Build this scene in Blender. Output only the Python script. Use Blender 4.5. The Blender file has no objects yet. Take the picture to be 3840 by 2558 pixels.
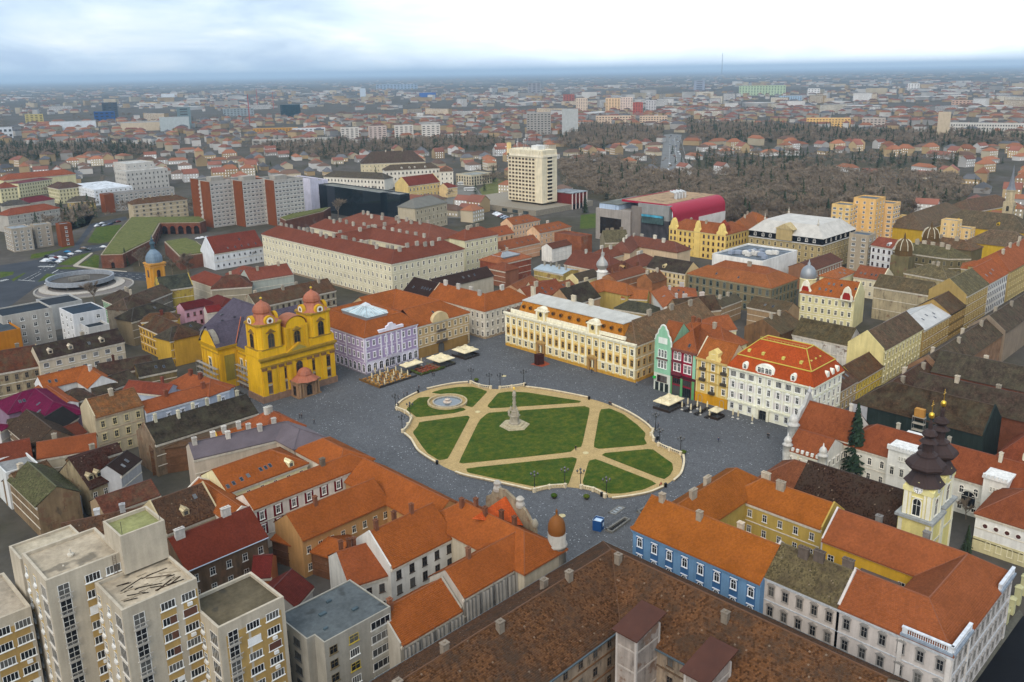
import bpy,math,random
import numpy as np
from mathutils import Matrix,Vector
R_ = math.radians
random.seed(7)
SC = bpy.context.scene
COL = SC.collection

# ------------------------------------------------------------------ camera, sky, sun, exposure
# metres; x and y follow the street grid of the old town, z up, the camera hovers 110 m above the pavement
cam = bpy.data.cameras.new('camera')
camo = bpy.data.objects.new('camera',cam)
COL.objects.link(camo)
cam.lens = 30.328
cam.sensor_width = 36.0
cam.shift_y = -0.04193
camo.matrix_world = Matrix(((0.704248,0.190474,-0.683925,0.000),(-0.709782,0.167715,-0.684165,0.000),(-0.015612,0.967260,0.253308,110.000),(0,0,0,1)))

cam.clip_start,cam.clip_end = 1.0,120000.0
SC.camera = camo
SC.view_settings.view_transform = 'Standard'
SC.view_settings.look = 'None'
SC.view_settings.gamma = 1.0
SC.view_settings.exposure = 0.98
SC.cycles.use_denoising = True
SC.cycles.max_bounces = 4
SC.cycles.diffuse_bounces = 2
SC.cycles.glossy_bounces = 2
SC.cycles.transparent_max_bounces = 8
SC.cycles.volume_bounces = 0
SC.cycles.use_fast_gi = False

SUN_AZ,SUN_EL = R_(205),R_(42)        # azimuth measured from +x towards +y: behind cloud, to the left of and behind the camera
sd = Vector((math.cos(SUN_AZ)*math.cos(SUN_EL),math.sin(SUN_AZ)*math.cos(SUN_EL),math.sin(SUN_EL)))
sun = bpy.data.lights.new('sun','SUN')
sun.energy = 1.5
sun.angle = R_(55)
sun.color = (1.0,0.9,0.77)
suno = bpy.data.objects.new('sun',sun)
COL.objects.link(suno)
suno.rotation_euler = (-sd).to_track_quat('-Z','Y').to_euler()

def world():
    w = bpy.data.worlds.new('World')
    SC.world = w
    w.use_nodes = True
    nt = w.node_tree
    N = nt.nodes
    L = nt.links
    N.clear()
    out = N.new('ShaderNodeOutputWorld')
    bg = N.new('ShaderNodeBackground')
    sky = N.new('ShaderNodeTexSky')
    sky.sky_type = 'NISHITA'
    sky.sun_disc = False
    sky.sun_elevation = SUN_EL
    sky.sun_rotation = math.pi/2 - SUN_AZ
    sky.air_density = 1.2
    sky.dust_density = 1.5
    bg.inputs['Strength'].default_value = 0.1
    tc = N.new('ShaderNodeTexCoord')
    # cloud deck: the view direction laid on a flat layer overhead
    sep = N.new('ShaderNodeSeparateXYZ')
    L.new(tc.outputs['Generated'],sep.inputs[0])
    zz = N.new('ShaderNodeMath');zz.operation = 'ADD';zz.inputs[1].default_value = 0.22
    L.new(sep.outputs['Z'],zz.inputs[0])
    zm = N.new('ShaderNodeMath');zm.operation = 'MAXIMUM';zm.inputs[1].default_value = 0.1
    L.new(zz.outputs[0],zm.inputs[0])
    dv = N.new('ShaderNodeVectorMath');dv.operation = 'DIVIDE'
    cb = N.new('ShaderNodeCombineXYZ')
    for k in range(3):
        L.new(zm.outputs[0],cb.inputs[k])
    L.new(tc.outputs['Generated'],dv.inputs[0])
    L.new(cb.outputs[0],dv.inputs[1])
    no = N.new('ShaderNodeTexNoise');no.inputs['Scale'].default_value = 1.5;no.inputs['Detail'].default_value = 7
    no.inputs['Roughness'].default_value = 0.55;no.inputs['Distortion'].default_value = 0.5
    L.new(dv.outputs[0],no.inputs['Vector'])
    cr = N.new('ShaderNodeValToRGB')
    e = cr.color_ramp.elements
    e[0].position,e[0].color = 0.36,(2.7,3.6,4.9,1)
    e[1].position,e[1].color = 0.66,(5.4,5.9,6.4,1)
    m = cr.color_ramp.elements.new(0.5);m.color = (3.8,4.7,5.7,1)
    L.new(no.outputs['Fac'],cr.inputs[0])
    # the deck is thin and bright over the right of the city
    dt = N.new('ShaderNodeVectorMath');dt.operation = 'DOT_PRODUCT'
    nrm = N.new('ShaderNodeVectorMath');nrm.operation = 'NORMALIZE'
    L.new(tc.outputs['Generated'],nrm.inputs[0])
    L.new(nrm.outputs[0],dt.inputs[0])
    dt.inputs[1].default_value = Vector((0.87,0.36,0.34)).normalized()
    gm = N.new('ShaderNodeMapRange');gm.inputs['From Min'].default_value = 0.72;gm.inputs['From Max'].default_value = 1.0
    gm.inputs['To Min'].default_value = 0.0;gm.inputs['To Max'].default_value = 1.0;gm.interpolation_type = 'SMOOTHERSTEP'
    L.new(dt.outputs['Value'],gm.inputs['Value'])
    gl = N.new('ShaderNodeMix');gl.data_type = 'RGBA';gl.blend_type = 'ADD'
    L.new(gm.outputs[0],gl.inputs['Factor'])
    L.new(cr.outputs[0],gl.inputs['A'])
    gl.inputs['B'].default_value = (4.6,4.4,4.0,1)
    mx = N.new('ShaderNodeMix');mx.data_type = 'RGBA'
    mx.inputs['Factor'].default_value = 0.9
    L.new(sky.outputs[0],mx.inputs['A'])
    L.new(gl.outputs['Result'],mx.inputs['B'])
    L.new(mx.outputs['Result'],bg.inputs['Color'])
    L.new(bg.outputs[0],out.inputs[0])
world()

# ------------------------------------------------------------------ materials
def clayc(c):      # fired clay leans to brown
    r,g,b = toc(c)[:3]
    return (r*.58,g*.93,b*1.0) if r > 2*g else (r,g,b)
def hexc(h,k=1.0):
    h = h.lstrip('#')
    c = [int(h[i:i+2],16)/255 for i in (0,2,4)]
    return tuple(min(1,k*(x/12.92 if x <= 0.04045 else ((x+0.055)/1.055)**2.4)) for x in c) + (1,)
def toc(c):
    return hexc(c) if isinstance(c,str) else (tuple(c) + (1,))[:4]

MATS = {}
class NT:
    def __init__(s,name):
        s.m = bpy.data.materials.new(name)
        s.m.use_nodes = True
        s.t = s.m.node_tree
        s.t.nodes.clear()
        s.out = s.n('OutputMaterial')
        s.b = s.n('BsdfPrincipled')
        s.l(s.b.outputs[0],s.out.inputs[0])
    def n(s,ty,**kw):
        x = s.t.nodes.new('ShaderNode'+ty)
        for k,v in kw.items():
            if k in x.inputs: x.inputs[k].default_value = v
            else: setattr(x,k,v)
        return x
    def l(s,a,b): s.t.links.new(a,b)
    def objcol(s): return s.n('ObjectInfo').outputs['Color']
    def pos(s,scale=(1,1,1)):
        g = s.n('NewGeometry');mp = s.n('Mapping');mp.inputs['Scale'].default_value = scale
        s.l(g.outputs['Position'],mp.inputs['Vector']);return mp.outputs[0]
    def uv(s,scale=(1,1,1)):
        g = s.n('UVMap');mp = s.n('Mapping');mp.inputs['Scale'].default_value = scale
        s.l(g.outputs[0],mp.inputs['Vector']);return mp.outputs[0]
    def noise(s,vec,scale,detail=3,rough=0.55,dist=0.0):
        x = s.n('TexNoise',Scale=scale,Detail=detail,Roughness=rough,Distortion=dist);s.l(vec,x.inputs['Vector']);return x.outputs['Fac']
    def rng(s,v,a,b,c,d):
        x = s.n('MapRange'); 
        for k,q in zip(('From Min','From Max','To Min','To Max'),(a,b,c,d)): x.inputs[k].default_value = q
        s.l(v,x.inputs['Value']);return x.outputs[0]
    def mix(s,f,a,b,blend='MIX'):
        x = s.n('Mix',data_type='RGBA',blend_type=blend)
        for sock,v in (('Factor',f),('A',a),('B',b)):
            if hasattr(v,'links'): s.l(v,x.inputs[sock])
            else: x.inputs[sock].default_value = v if sock == 'Factor' else toc(v)
        return x.outputs['Result']
    def mul(s,col,v):     # colour times a value
        x = s.n('VectorMath',operation='SCALE');s.l(col,x.inputs[0]);s.l(v,x.inputs['Scale']);return x.outputs[0]
    def math(s,op,a,b):
        x = s.n('Math',operation=op)
        for k,v in enumerate((a,b)):
            if hasattr(v,'links'): s.l(v,x.inputs[k])
            else: x.inputs[k].default_value = v
        return x.outputs[0]
    def bump(s,h,strength=0.3,dist=0.05):
        x = s.n('Bump',Strength=strength,Distance=dist);s.l(h,x.inputs['Height']);s.l(x.outputs[0],s.b.inputs['Normal'])
    def done(s,col,rough=0.85,spec=0.25,metal=0.0):
        if hasattr(col,'links'): s.l(col,s.b.inputs['Base Color'])
        else: s.b.inputs['Base Color'].default_value = toc(col)
        if hasattr(rough,'links'): s.l(rough,s.b.inputs['Roughness'])
        else: s.b.inputs['Roughness'].default_value = rough
        s.b.inputs['Specular IOR Level'].default_value = spec
        s.b.inputs['Metallic'].default_value = metal
        return s.m

def make_materials():
    # plaster in the object's own colour, rain streaks, stains and patches of bare render
    def plaster(name,dirt,patch):
        t = NT(name);p = t.pos()
        a = t.noise(p,0.22,4,0.6)
        st = t.noise(t.pos((0.9,0.9,0.09)),1.1,3,0.6)
        fine = t.noise(p,3.0,3,0.7)
        v = t.math('MULTIPLY',t.rng(a,0.3,0.7,1-dirt,1.05),t.rng(st,0.35,0.7,1-dirt*0.8,1.06))
        v = t.math('MULTIPLY',v,t.rng(fine,0.3,0.7,0.94,1.05))
        c = t.mul(t.objcol(),v)
        if patch:
            pf = t.noise(p,0.35,6,0.65)
            c = t.mix(t.rng(pf,0.56,0.62,0,0.75),c,(0.16,0.085,0.05))
            pg = t.noise(t.pos((1.3,1.3,0.5)),0.5,5,0.65)
            c = t.mix(t.rng(pg,0.55,0.68,0,0.6),c,(0.055,0.045,0.035))
        t.bump(fine,0.15,0.02)
        MATS[name] = t.done(c,0.9,0.1)
    plaster('plaster',0.16,False)
    plaster('old_plaster',0.34,True)
    plaster('far_wall',0.12,False)
    # clay tiles: rows and joints from metre uv, weathering in patches
    def clay(name,var,moss,dark,rowh=0.36,tw=0.42):
        t = NT(name);uv = t.uv();p = t.pos()
        br = t.n('TexBrick',offset=0.5,Scale=1.0)
        br.inputs['Brick Width'].default_value = tw;br.inputs['Row Height'].default_value = rowh
        br.inputs['Mortar Size'].default_value = 0.022;br.inputs['Mortar Smooth'].default_value = 0.3
        br.inputs['Color1'].default_value = (1+var,1+var,1+var,1);br.inputs['Color2'].default_value = (1-var,1-var,1-var,1)
        br.inputs['Mortar'].default_value = (0.5,0.48,0.48,1)
        t.l(uv,br.inputs['Vector'])
        c = t.mix(1.0,t.objcol(),br.outputs['Color'],'MULTIPLY')
        big = t.noise(p,0.09,4,0.6);mid = t.noise(p,0.55,5,0.65)
        streak = t.noise(t.uv((1.4,0.12,1)),1.0,3,0.6)
        v = t.math('MULTIPLY',t.rng(big,0.3,0.7,0.84,1.1),t.rng(mid,0.3,0.7,1-dark,1+dark*0.45))
        v = t.math('MULTIPLY',v,t.rng(streak,0.35,0.7,1-dark*0.6,1.05))
        c = t.mul(c,v)
        if moss:
            mn = t.noise(p,0.28,6,0.68)
            c = t.mix(t.rng(mn,0.5-0.1*moss,0.68,0,0.6),c,(0.075,0.07,0.042))
            ln = t.noise(p,1.6,4,0.7)
            c = t.mix(t.rng(ln,0.58,0.7,0,0.55),c,(0.035,0.03,0.024))
        h = t.math('ADD',br.outputs['Fac'],t.math('MULTIPLY',mid,0.3))
        t.bump(h,0.5,-0.05)
        MATS[name] = t.done(c,0.9,0.08)
    clay('clay_tiles',0.12,0,0.2)
    clay('worn_tiles',0.25,0.5,0.42)
    clay('mossy_tiles',0.32,0.9,0.55)
    # single laid tiles, one tone per tile
    def laid(name,lo,hi,moss):
        t = NT(name);g = t.n('NewGeometry');p = t.pos()
        rnd = g.outputs['Random Per Island']
        a = t.noise(p,0.16,5,0.65);m = t.noise(p,0.8,5,0.7)
        v = t.math('MULTIPLY',t.rng(rnd,0,1,lo,hi),t.rng(a,0.3,0.7,0.8,1.12))
        c = t.mul(t.objcol(),v)
        if moss:
            k = t.math('ADD',t.math('MULTIPLY',a,0.6),t.math('MULTIPLY',m,0.4))
            k = t.math('ADD',k,t.math('MULTIPLY',rnd,0.12))
            c = t.mix(t.rng(k,0.5,0.68,0,moss),c,(0.05,0.036,0.026))
            odd = t.math('GREATER_THAN',rnd,0.994)
            c = t.mix(t.math('MULTIPLY',odd,0.5),c,(0.26,0.2,0.15))
        MATS[name] = t.done(c,0.9,0.08)
    laid('laid_tiles',0.86,1.1,0)
    laid('laid_old_tiles',0.4,1.55,0.85)
    # painted sheet metal with seams
    t = NT('sheet_metal');uv = t.uv();p = t.pos()
    wv = t.n('TexWave',wave_type='BANDS',bands_direction='X',Scale=0.9,Distortion=0.0);t.l(uv,wv.inputs['Vector'])
    seam = t.rng(wv.outputs['Fac'],0.0,0.08,0.75,1.0)
    n = t.noise(p,0.25,5,0.65)
    c = t.mul(t.objcol(),t.math('MULTIPLY',seam,t.rng(n,0.3,0.7,0.78,1.1)))
    rust = t.noise(p,0.6,6,0.7)
    c = t.mix(t.rng(rust,0.62,0.72,0,0.25),c,(0.12,0.07,0.045))
    MATS['sheet_metal'] = t.done(c,0.65,0.2)
    # bitumen and gravel flat roofs
    t = NT('bitumen');p = t.pos()
    n1 = t.noise(p,0.15,6,0.65);n2 = t.noise(p,1.2,5,0.7)
    c = t.mul(t.objcol(),t.math('MULTIPLY',t.rng(n1,0.3,0.7,0.6,1.15),t.rng(n2,0.3,0.7,0.85,1.1)))
    pud = t.noise(p,0.22,2,0.5)
    c = t.mix(t.rng(pud,0.6,0.66,0,0.55),c,(0.03,0.03,0.028))
    MATS['bitumen'] = t.done(c,0.9,0.08)
    # brick
    t = NT('brick');g = t.n('NewGeometry');p = t.pos()
    n1 = t.noise(p,0.3,6,0.7);n2 = t.noise(p,4.0,3,0.7);n3 = t.noise(t.pos((1,1,6)),1.6,2,0.5)
    c = t.mul(t.objcol(),t.math('MULTIPLY',t.rng(n1,0.3,0.7,0.6,1.25),t.math('MULTIPLY',t.rng(n2,0.3,0.7,0.8,1.15),t.rng(n3,0.3,0.7,0.85,1.1))))
    pl = t.noise(p,0.2,6,0.7)
    c = t.mix(t.rng(pl,0.58,0.66,0,0.5),c,(0.22,0.18,0.14))
    t.bump(n2,0.4,0.03)
    MATS['brick'] = t.done(c,0.95,0.15)
    # plain paint / metal / stone in object colour
    t = NT('paint');n = t.noise(t.pos(),1.2,4,0.65);MATS['paint'] = t.done(t.mul(t.objcol(),t.rng(n,0.3,0.7,0.88,1.06)),0.6,0.35)
    t = NT('stone');n = t.noise(t.pos(),0.9,6,0.7);n2 = t.noise(t.pos((1,1,0.2)),1.5,4,0.7)
    MATS['stone'] = t.done(t.mul(t.objcol(),t.math('MULTIPLY',t.rng(n,0.3,0.7,0.72,1.12),t.rng(n2,0.3,0.7,0.8,1.08))),0.9,0.2)
    t = NT('metal');MATS['metal'] = t.done(t.objcol(),0.42,0.5,0.3)
    t = NT('gilding');MATS['gilding'] = t.done((0.75,0.48,0.06),0.28,0.5,0.85)
    # window glass: sky reflection over dark rooms, some curtains
    t = NT('glass');r = t.n('ObjectInfo').outputs['Random']
    c = t.mix(t.rng(r,0.62,0.9,0,0.55),(0.012,0.014,0.017),(0.17,0.165,0.15))
    MATS['glass'] = t.done(c,0.12,0.5)
    t = NT('dark_glass');n = t.noise(t.pos((1,1,0.5)),0.4,2);MATS['dark_glass'] = t.done(t.mul(t.objcol(),t.rng(n,0.3,0.7,0.6,1.3)),0.08,0.6)
    # paving: small dark stone setts with scattered pale ones and old patches
    t = NT('setts');p = t.pos()
    vo = t.n('TexVoronoi',feature='F1',Scale=4.5);t.l(p,vo.inputs['Vector'])
    vs = t.n('SeparateColor');t.l(vo.outputs['Color'],vs.inputs[0])
    big = t.noise(p,0.045,5,0.6);mid = t.noise(p,0.5,5,0.7)
    v = t.math('MULTIPLY',t.rng(vs.outputs[0],0,1,0.72,1.3),t.math('MULTIPLY',t.rng(big,0.3,0.7,0.85,1.15),t.rng(mid,0.3,0.7,0.86,1.14)))
    base = t.mul(t.mix(0.0,(0.083,0.085,0.089),(0,0,0)),v)
    v2 = t.n('TexVoronoi',feature='F1',Scale=1.5);t.l(p,v2.inputs['Vector'])
    s2 = t.n('SeparateColor');t.l(v2.outputs['Color'],s2.inputs[0])
    spark = t.math('MULTIPLY',t.math('GREATER_THAN',s2.outputs[1],0.8),t.math('LESS_THAN',v2.outputs['Distance'],0.27))
    patch = t.rng(t.noise(p,0.1,4,0.6),0.4,0.6,0.15,0.9)
    c = t.mix(t.math('MULTIPLY',spark,patch),base,(0.36,0.37,0.38))
    t.bump(vo.outputs['Distance'],0.3,-0.03)
    MATS['setts'] = t.done(c,0.8,0.2)
    t = NT('gravel_path');p = t.pos();n1 = t.noise(p,0.3,5,0.6);n2 = t.noise(p,6,3,0.7)
    vo = t.n('TexVoronoi',feature='F1',Scale=3.2);t.l(p,vo.inputs['Vector']);vs = t.n('SeparateColor');t.l(vo.outputs['Color'],vs.inputs[0])
    v = t.math('MULTIPLY',t.rng(n1,0.3,0.7,0.86,1.1),t.math('MULTIPLY',t.rng(n2,0.3,0.7,0.85,1.12),t.rng(vs.outputs[0],0,1,0.82,1.14)))
    MATS['gravel_path'] = t.done(t.mul(t.mix(0.0,(0.40,0.28,0.12),(0,0,0)),v),0.9,0.2)
    # mown winter lawn
    def lawn(name,base,dry,amt):
        t = NT(name);p = t.pos();n1 = t.noise(p,0.11,6,0.65);n2 = t.noise(p,2.2,5,0.75);n3 = t.noise(p,0.45,6,0.7)
        c = t.mix(t.rng(n3,0.38,0.66,0,amt),base,dry)
        c = t.mix(t.rng(n1,0.5,0.72,0,0.6),c,tuple(0.62*x for x in base))
        c = t.mul(c,t.rng(n2,0.28,0.72,0.62,1.4))
        t.bump(n2,0.6,0.06)
        MATS[name] = t.done(c,0.95,0.1)
    lawn('lawn',(0.024,0.06,0.005),(0.115,0.11,0.012),0.75)
    lawn('wood_floor',(0.05,0.042,0.022),(0.085,0.07,0.04),0.7)
    lawn('bank_grass',(0.075,0.088,0.02),(0.16,0.15,0.055),0.75)
    # wide ground: asphalt and soil in town, fields far out
    t = NT('ground');p = t.pos();n1 = t.noise(p,0.012,6,0.65);n2 = t.noise(p,0.12,5,0.7);n3 = t.noise(p,0.0011,5,0.6)
    c = t.mix(t.rng(n1,0.42,0.6,0,1),(0.085,0.076,0.066),(0.06,0.055,0.038))
    vo = t.n('TexVoronoi',feature='F1',Scale=0.0021);t.l(p,vo.inputs['Vector']);vs = t.n('SeparateColor');t.l(vo.outputs['Color'],vs.inputs[0])
    far = t.mix(vs.outputs[0],(0.035,0.034,0.026),(0.12,0.1,0.07))
    ln = t.n('VectorMath',operation='LENGTH');g = t.n('NewGeometry');t.l(g.outputs['Position'],ln.inputs[0])
    c = t.mix(t.rng(ln.outputs['Value'],3000,6500,0,0.85),c,far)
    c = t.mul(c,t.rng(n2,0.3,0.7,0.75,1.25))
    MATS['ground'] = t.done(c,1.0,0.02)
    t = NT('asphalt');p = t.pos();n1 = t.noise(p,0.07,6,0.65);n2 = t.noise(p,2.0,4,0.7)
    MATS['asphalt'] = t.done(t.mul(t.objcol(),t.math('MULTIPLY',t.rng(n1,0.3,0.7,0.75,1.25),t.rng(n2,0.3,0.7,0.9,1.1))),0.9,0.08)
    # bark and twigs, leaves, needles
    t = NT('bark');n = t.noise(t.pos(),0.25,3);r = t.n('ObjectInfo').outputs['Random']
    c = t.mix(r,(0.13,0.1,0.074),(0.21,0.165,0.12));MATS['bark'] = t.done(t.mul(c,t.rng(n,0.3,0.7,0.7,1.3)),0.95,0.1)
    t = NT('needles');g = t.n('NewGeometry');r = t.n('ObjectInfo').outputs['Random']
    c = t.mix(r,(0.017,0.034,0.019),(0.036,0.05,0.024));MATS['needles'] = t.done(t.mul(c,t.rng(g.outputs['Random Per Island'],0,1,0.6,1.5)),0.9,0.15)
    # netting / sheeting
    t = NT('sheeting');n = t.noise(t.pos((0.9,0.9,0.12)),1.4,4,0.6);n2 = t.noise(t.pos(),0.3,4)
    MATS['sheeting'] = t.done(t.mul(t.objcol(),t.math('MULTIPLY',t.rng(n,0.3,0.7,0.84,1.12),t.rng(n2,0.3,0.7,0.8,1.15))),0.85,0.15)
    t.bump(n,0.8,0.25)
    t = NT('water');n = t.noise(t.pos(),3.0,3);t.bump(n,0.1,0.02);MATS['water'] = t.done((0.10,0.12,0.13),0.08,0.5)
    t = NT('car_paint');MATS['car_paint'] = t.done(t.objcol(),0.25,0.5)
make_materials()
M = MATS

# ------------------------------------------------------------------ mesh building
class MB:
    def __init__(s):
        s.v,s.f,s.mi,s.uv = [],[],[],[]
    def face(s,pts,mi=0,uv=None):
        i = len(s.v);s.v.extend(tuple(p) for p in pts);s.f.append(tuple(range(i,i+len(pts))));s.mi.append(mi)
        s.uv.append(uv if uv else [(p[0],p[2] if len(p) > 2 else p[1]) for p in pts])
    def box(s,x0,x1,y0,y1,z0,z1,mi=0,top=None,skip=''):
        a = [(x0,y0,z0),(x1,y0,z0),(x1,y1,z0),(x0,y1,z0),(x0,y0,z1),(x1,y0,z1),(x1,y1,z1),(x0,y1,z1)]
        i = len(s.v);s.v.extend(a)
        for k,q in (('b',(0,3,2,1)),('t',(4,5,6,7)),('f',(0,1,5,4)),('r',(1,2,6,5)),('k',(2,3,7,6)),('l',(3,0,4,7))):
            if k in skip: continue
            s.f.append(tuple(i+j for j in q));s.mi.append(top if (k == 't' and top is not None) else mi)
            s.uv.append([(a[j][0]+a[j][1] if k in 'frkl' else a[j][0],a[j][2] if k in 'frkl' else a[j][1]) for j in q])
    def prism(s,poly,z0,z1,mi=0,top=None,bottom=False):     # poly counter-clockwise
        n = len(poly);i = len(s.v)
        s.v.extend((p[0],p[1],z0) for p in poly);s.v.extend((p[0],p[1],z1) for p in poly)
        for k in range(n):
            j = (k+1) % n
            s.f.append((i+k,i+j,i+n+j,i+n+k));s.mi.append(mi);L = math.dist(poly[k],poly[j]);s.uv.append([(0,z0),(L,z0),(L,z1),(0,z1)])
        s.f.append(tuple(range(i+n,i+2*n)));s.mi.append(mi if top is None else top);s.uv.append([tuple(p[:2]) for p in poly])
        if bottom:
            s.f.append(tuple(range(i+n-1,i-1,-1)));s.mi.append(mi);s.uv.append([tuple(p[:2]) for p in reversed(poly)])
    def lathe(s,prof,cx=0,cy=0,n=12,mi=0,rot=0.0,sq=False):  # prof: (radius, z)
        i = len(s.v)
        for r,z in prof:
            for k in range(n):
                a = rot + 2*math.pi*k/n
                s.v.append((cx+r*math.cos(a),cy+r*math.sin(a),z))
        for j in range(len(prof)-1):
            for k in range(n):
                q = (k+1) % n
                s.f.append((i+j*n+k,i+j*n+q,i+(j+1)*n+q,i+(j+1)*n+k));s.mi.append(mi);s.uv.append([(k,j),(k+1,j),(k+1,j+1),(k,j+1)])
        s.f.append(tuple(i+(len(prof)-1)*n+k for k in range(n)));s.mi.append(mi);s.uv.append([(0,0)]*n)
    def bar(s,a,b,r,mi=0,n=4,r2=None):
        a,b = Vector(a),Vector(b);d = (b-a)
        if d.length < 1e-6: return
        d.normalize();o = d.orthogonal().normalized();o2 = d.cross(o);r2 = r if r2 is None else r2
        i = len(s.v)
        for p,rr in ((a,r),(b,r2)):
            for k in range(n):
                an = 2*math.pi*(k+0.5)/n
                s.v.append(tuple(p+(o*math.cos(an)+o2*math.sin(an))*rr))
        for k in range(n):
            q = (k+1) % n;s.f.append((i+k,i+q,i+n+q,i+n+k));s.mi.append(mi);s.uv.append([(0,0),(1,0),(1,1),(0,1)])
        s.f.append(tuple(i+n+k for k in range(n)));s.mi.append(mi);s.uv.append([(0,0)]*n)
    def mesh(s,name,mats,smooth=False):
        me = bpy.data.meshes.new(name)
        me.from_pydata(s.v,[],s.f)
        for m in mats: me.materials.append(m)
        if len(mats) > 1: me.polygons.foreach_set('material_index',s.mi)
        uvl = me.uv_layers.new(name='UVMap')
        uvl.data.foreach_set('uv',[c for face in s.uv for p in face for c in p[:2]])
        if smooth: me.polygons.foreach_set('use_smooth',[True]*len(s.f))
        me.update()
        return me
def mats_of(m):
    return [M[x] for x in (m if isinstance(m,(list,tuple)) else [m])]
def put(name,me,parent=None,loc=(0,0,0),rz=0.0,col=None,label=None,cat=None,group=None,kind=None,scale=None,mat=None):
    o = bpy.data.objects.new(name,me)
    COL.objects.link(o)
    if mat is not None: o.matrix_local = mat
    else:
        o.location = loc
        if rz: o.rotation_euler = (0,0,rz)
        if scale: o.scale = scale if hasattr(scale,'__len__') else (scale,)*3
    if parent is not None: o.parent = parent
    if col is not None: o.color = toc(col)
    if label: o['label'] = label
    if cat: o['category'] = cat
    if group: o['group'] = group
    if kind: o['kind'] = kind
    return o
def obj(name,mb,mats,parent=None,**kw):
    smooth = kw.pop('smooth',False)
    return put(name,mb.mesh(name,mats_of(mats),smooth),parent,**kw)
def thing(name,label,cat,loc=(0,0,0),rz=0.0,group=None):
    return put(name,None,None,loc,rz,None,label,cat,group)

# ------------------------------------------------------------------ windows and other repeated parts (shared meshes)
WC = {}
def window_meshes(st,w,h):
    k = (st,round(w,2),round(h,2))
    if k in WC: return WC[k]
    f,p = MB(),MB();a = w/2;t = 0.07
    arch = st in ('arch','archframe')
    def outline(e):     # the opening's outline grown by e, from lower left over the head to lower right
        if not arch: return [(-a-e,0-e*0.3),(-a-e,h+e),(a+e,h+e),(a+e,0-e*0.3)]
        r = a+e;zc = h-a;return [(-r,-e*0.3)] + [(r*math.cos(math.pi-math.pi*q/6),zc+r*math.sin(math.pi-math.pi*q/6)) for q in range(7)] + [(r,-e*0.3)]
    ins,outs = outline(0),outline(0.05 if st in ('bare','wide') else 0.16)
    pr = 0.06 if st in ('bare','wide') else 0.12
    for q in range(len(ins)-1):
        i0,i1,o0,o1 = ins[q],ins[q+1],outs[q],outs[q+1]
        f.face([(i0[0],-pr,i0[1]),(o0[0],-pr,o0[1]),(o1[0],-pr,o1[1]),(i1[0],-pr,i1[1])])
        f.face([(o0[0],-pr,o0[1]),(o0[0],0.02,o0[1]),(o1[0],0.02,o1[1]),(o1[0],-pr,o1[1])])
        f.face([(i1[0],-pr,i1[1]),(i1[0],0.02,i1[1]),(i0[0],0.02,i0[1]),(i0[0],-pr,i0[1])])
    f.box(-a-0.2,a+0.2,-pr-0.1,0.02,-0.14,0.0)
    f.box(-t/2,t/2,-0.055,0.02,0,h-(0.02 if not arch else 0.05))
    if st == 'wide':
        f.box(-a*0.5-t/2,-a*0.5+t/2,-0.054,0.02,0,h-0.01);f.box(a*0.5-t/2,a*0.5+t/2,-0.054,0.02,0,h-0.01)
    else: f.box(-a+0.01,a-0.01,-0.057,0.02,h*0.62,h*0.62+t)
    f.box(-a,-a+t,-0.05,0.02,0.0,h-(a if arch else 0));f.box(a-t,a,-0.05,0.02,0.0,h-(a if arch else 0));f.box(-a+t,a-t,-0.05,0.02,0,t)
    if st in ('frame','ped','archframe'):
        if st == 'ped':
            z = h+0.3;f.box(-a-0.3,a+0.3,-0.3,0.02,z,z+0.14)
            f.face([(-a-0.3,-0.3,z+0.15),(a+0.3,-0.3,z+0.15),(0,-0.3,z+0.6)])
            f.face([(-a-0.3,-0.3,z+0.15),(0,-0.3,z+0.6),(0,0.02,z+0.6),(-a-0.3,0.02,z+0.15)]);f.face([(0,-0.3,z+0.6),(a+0.3,-0.3,z+0.15),(a+0.3,0.02,z+0.15),(0,0.02,z+0.6)])
        else: f.box(-a-0.28,a+0.28,-0.24,0.02,h+0.22,h+0.36)
    p.face([(x,-0.035,z) for x,z in (ins if arch else [(-a,0),(-a,h),(a,h),(a,0)])][::-1])
    WC[k] = (f.mesh('window',[M['paint']]),p.mesh('pane',[M['glass']]))
    return WC[k]
def window(parent,mat,st,w,h,col,pane=True):
    f,p = window_meshes(st,w,h)
    o = put('window',f,parent,mat=mat,col=col)
    put('pane',p,o)
    return o
def cached(key,fn):
    if key not in WC: WC[key] = fn()
    return WC[key]
def chimney_mesh(kind):
    def mk():
        b = MB();w,d,h = {'wide': (1.0,0.45,1.9),'slim': (0.4,0.4,2.1),'block': (0.6,0.5,1.7)}[kind]
        b.box(-w,w,-d,d,-2.2,h,0);b.box(-w-0.1,w+0.1,-d-0.1,d+0.1,h,h+0.18,0)
        n = 3 if kind == 'wide' else 1
        for i in range(n):
            x = (i-(n-1)/2)*0.62;b.box(x-0.2,x+0.2,-0.2,0.2,h+0.18,h+0.42,1)
        b.box(-w-0.04,w+0.04,-d-0.04,d+0.04,h*0.66,h*0.66+0.1,0)
        return b.mesh('chimney',[M['stone'],M['brick']])
    return cached(('chim',kind),mk)
def skylight_mesh():
    def mk():
        b = MB();b.box(-0.42,0.42,-0.65,0.65,-0.05,0.1,0);b.box(-0.33,0.33,-0.55,0.55,0.1,0.115,1)
        return b.mesh('skylight',[M['metal'],M['glass']])
    return cached('skyl',mk)
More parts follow.
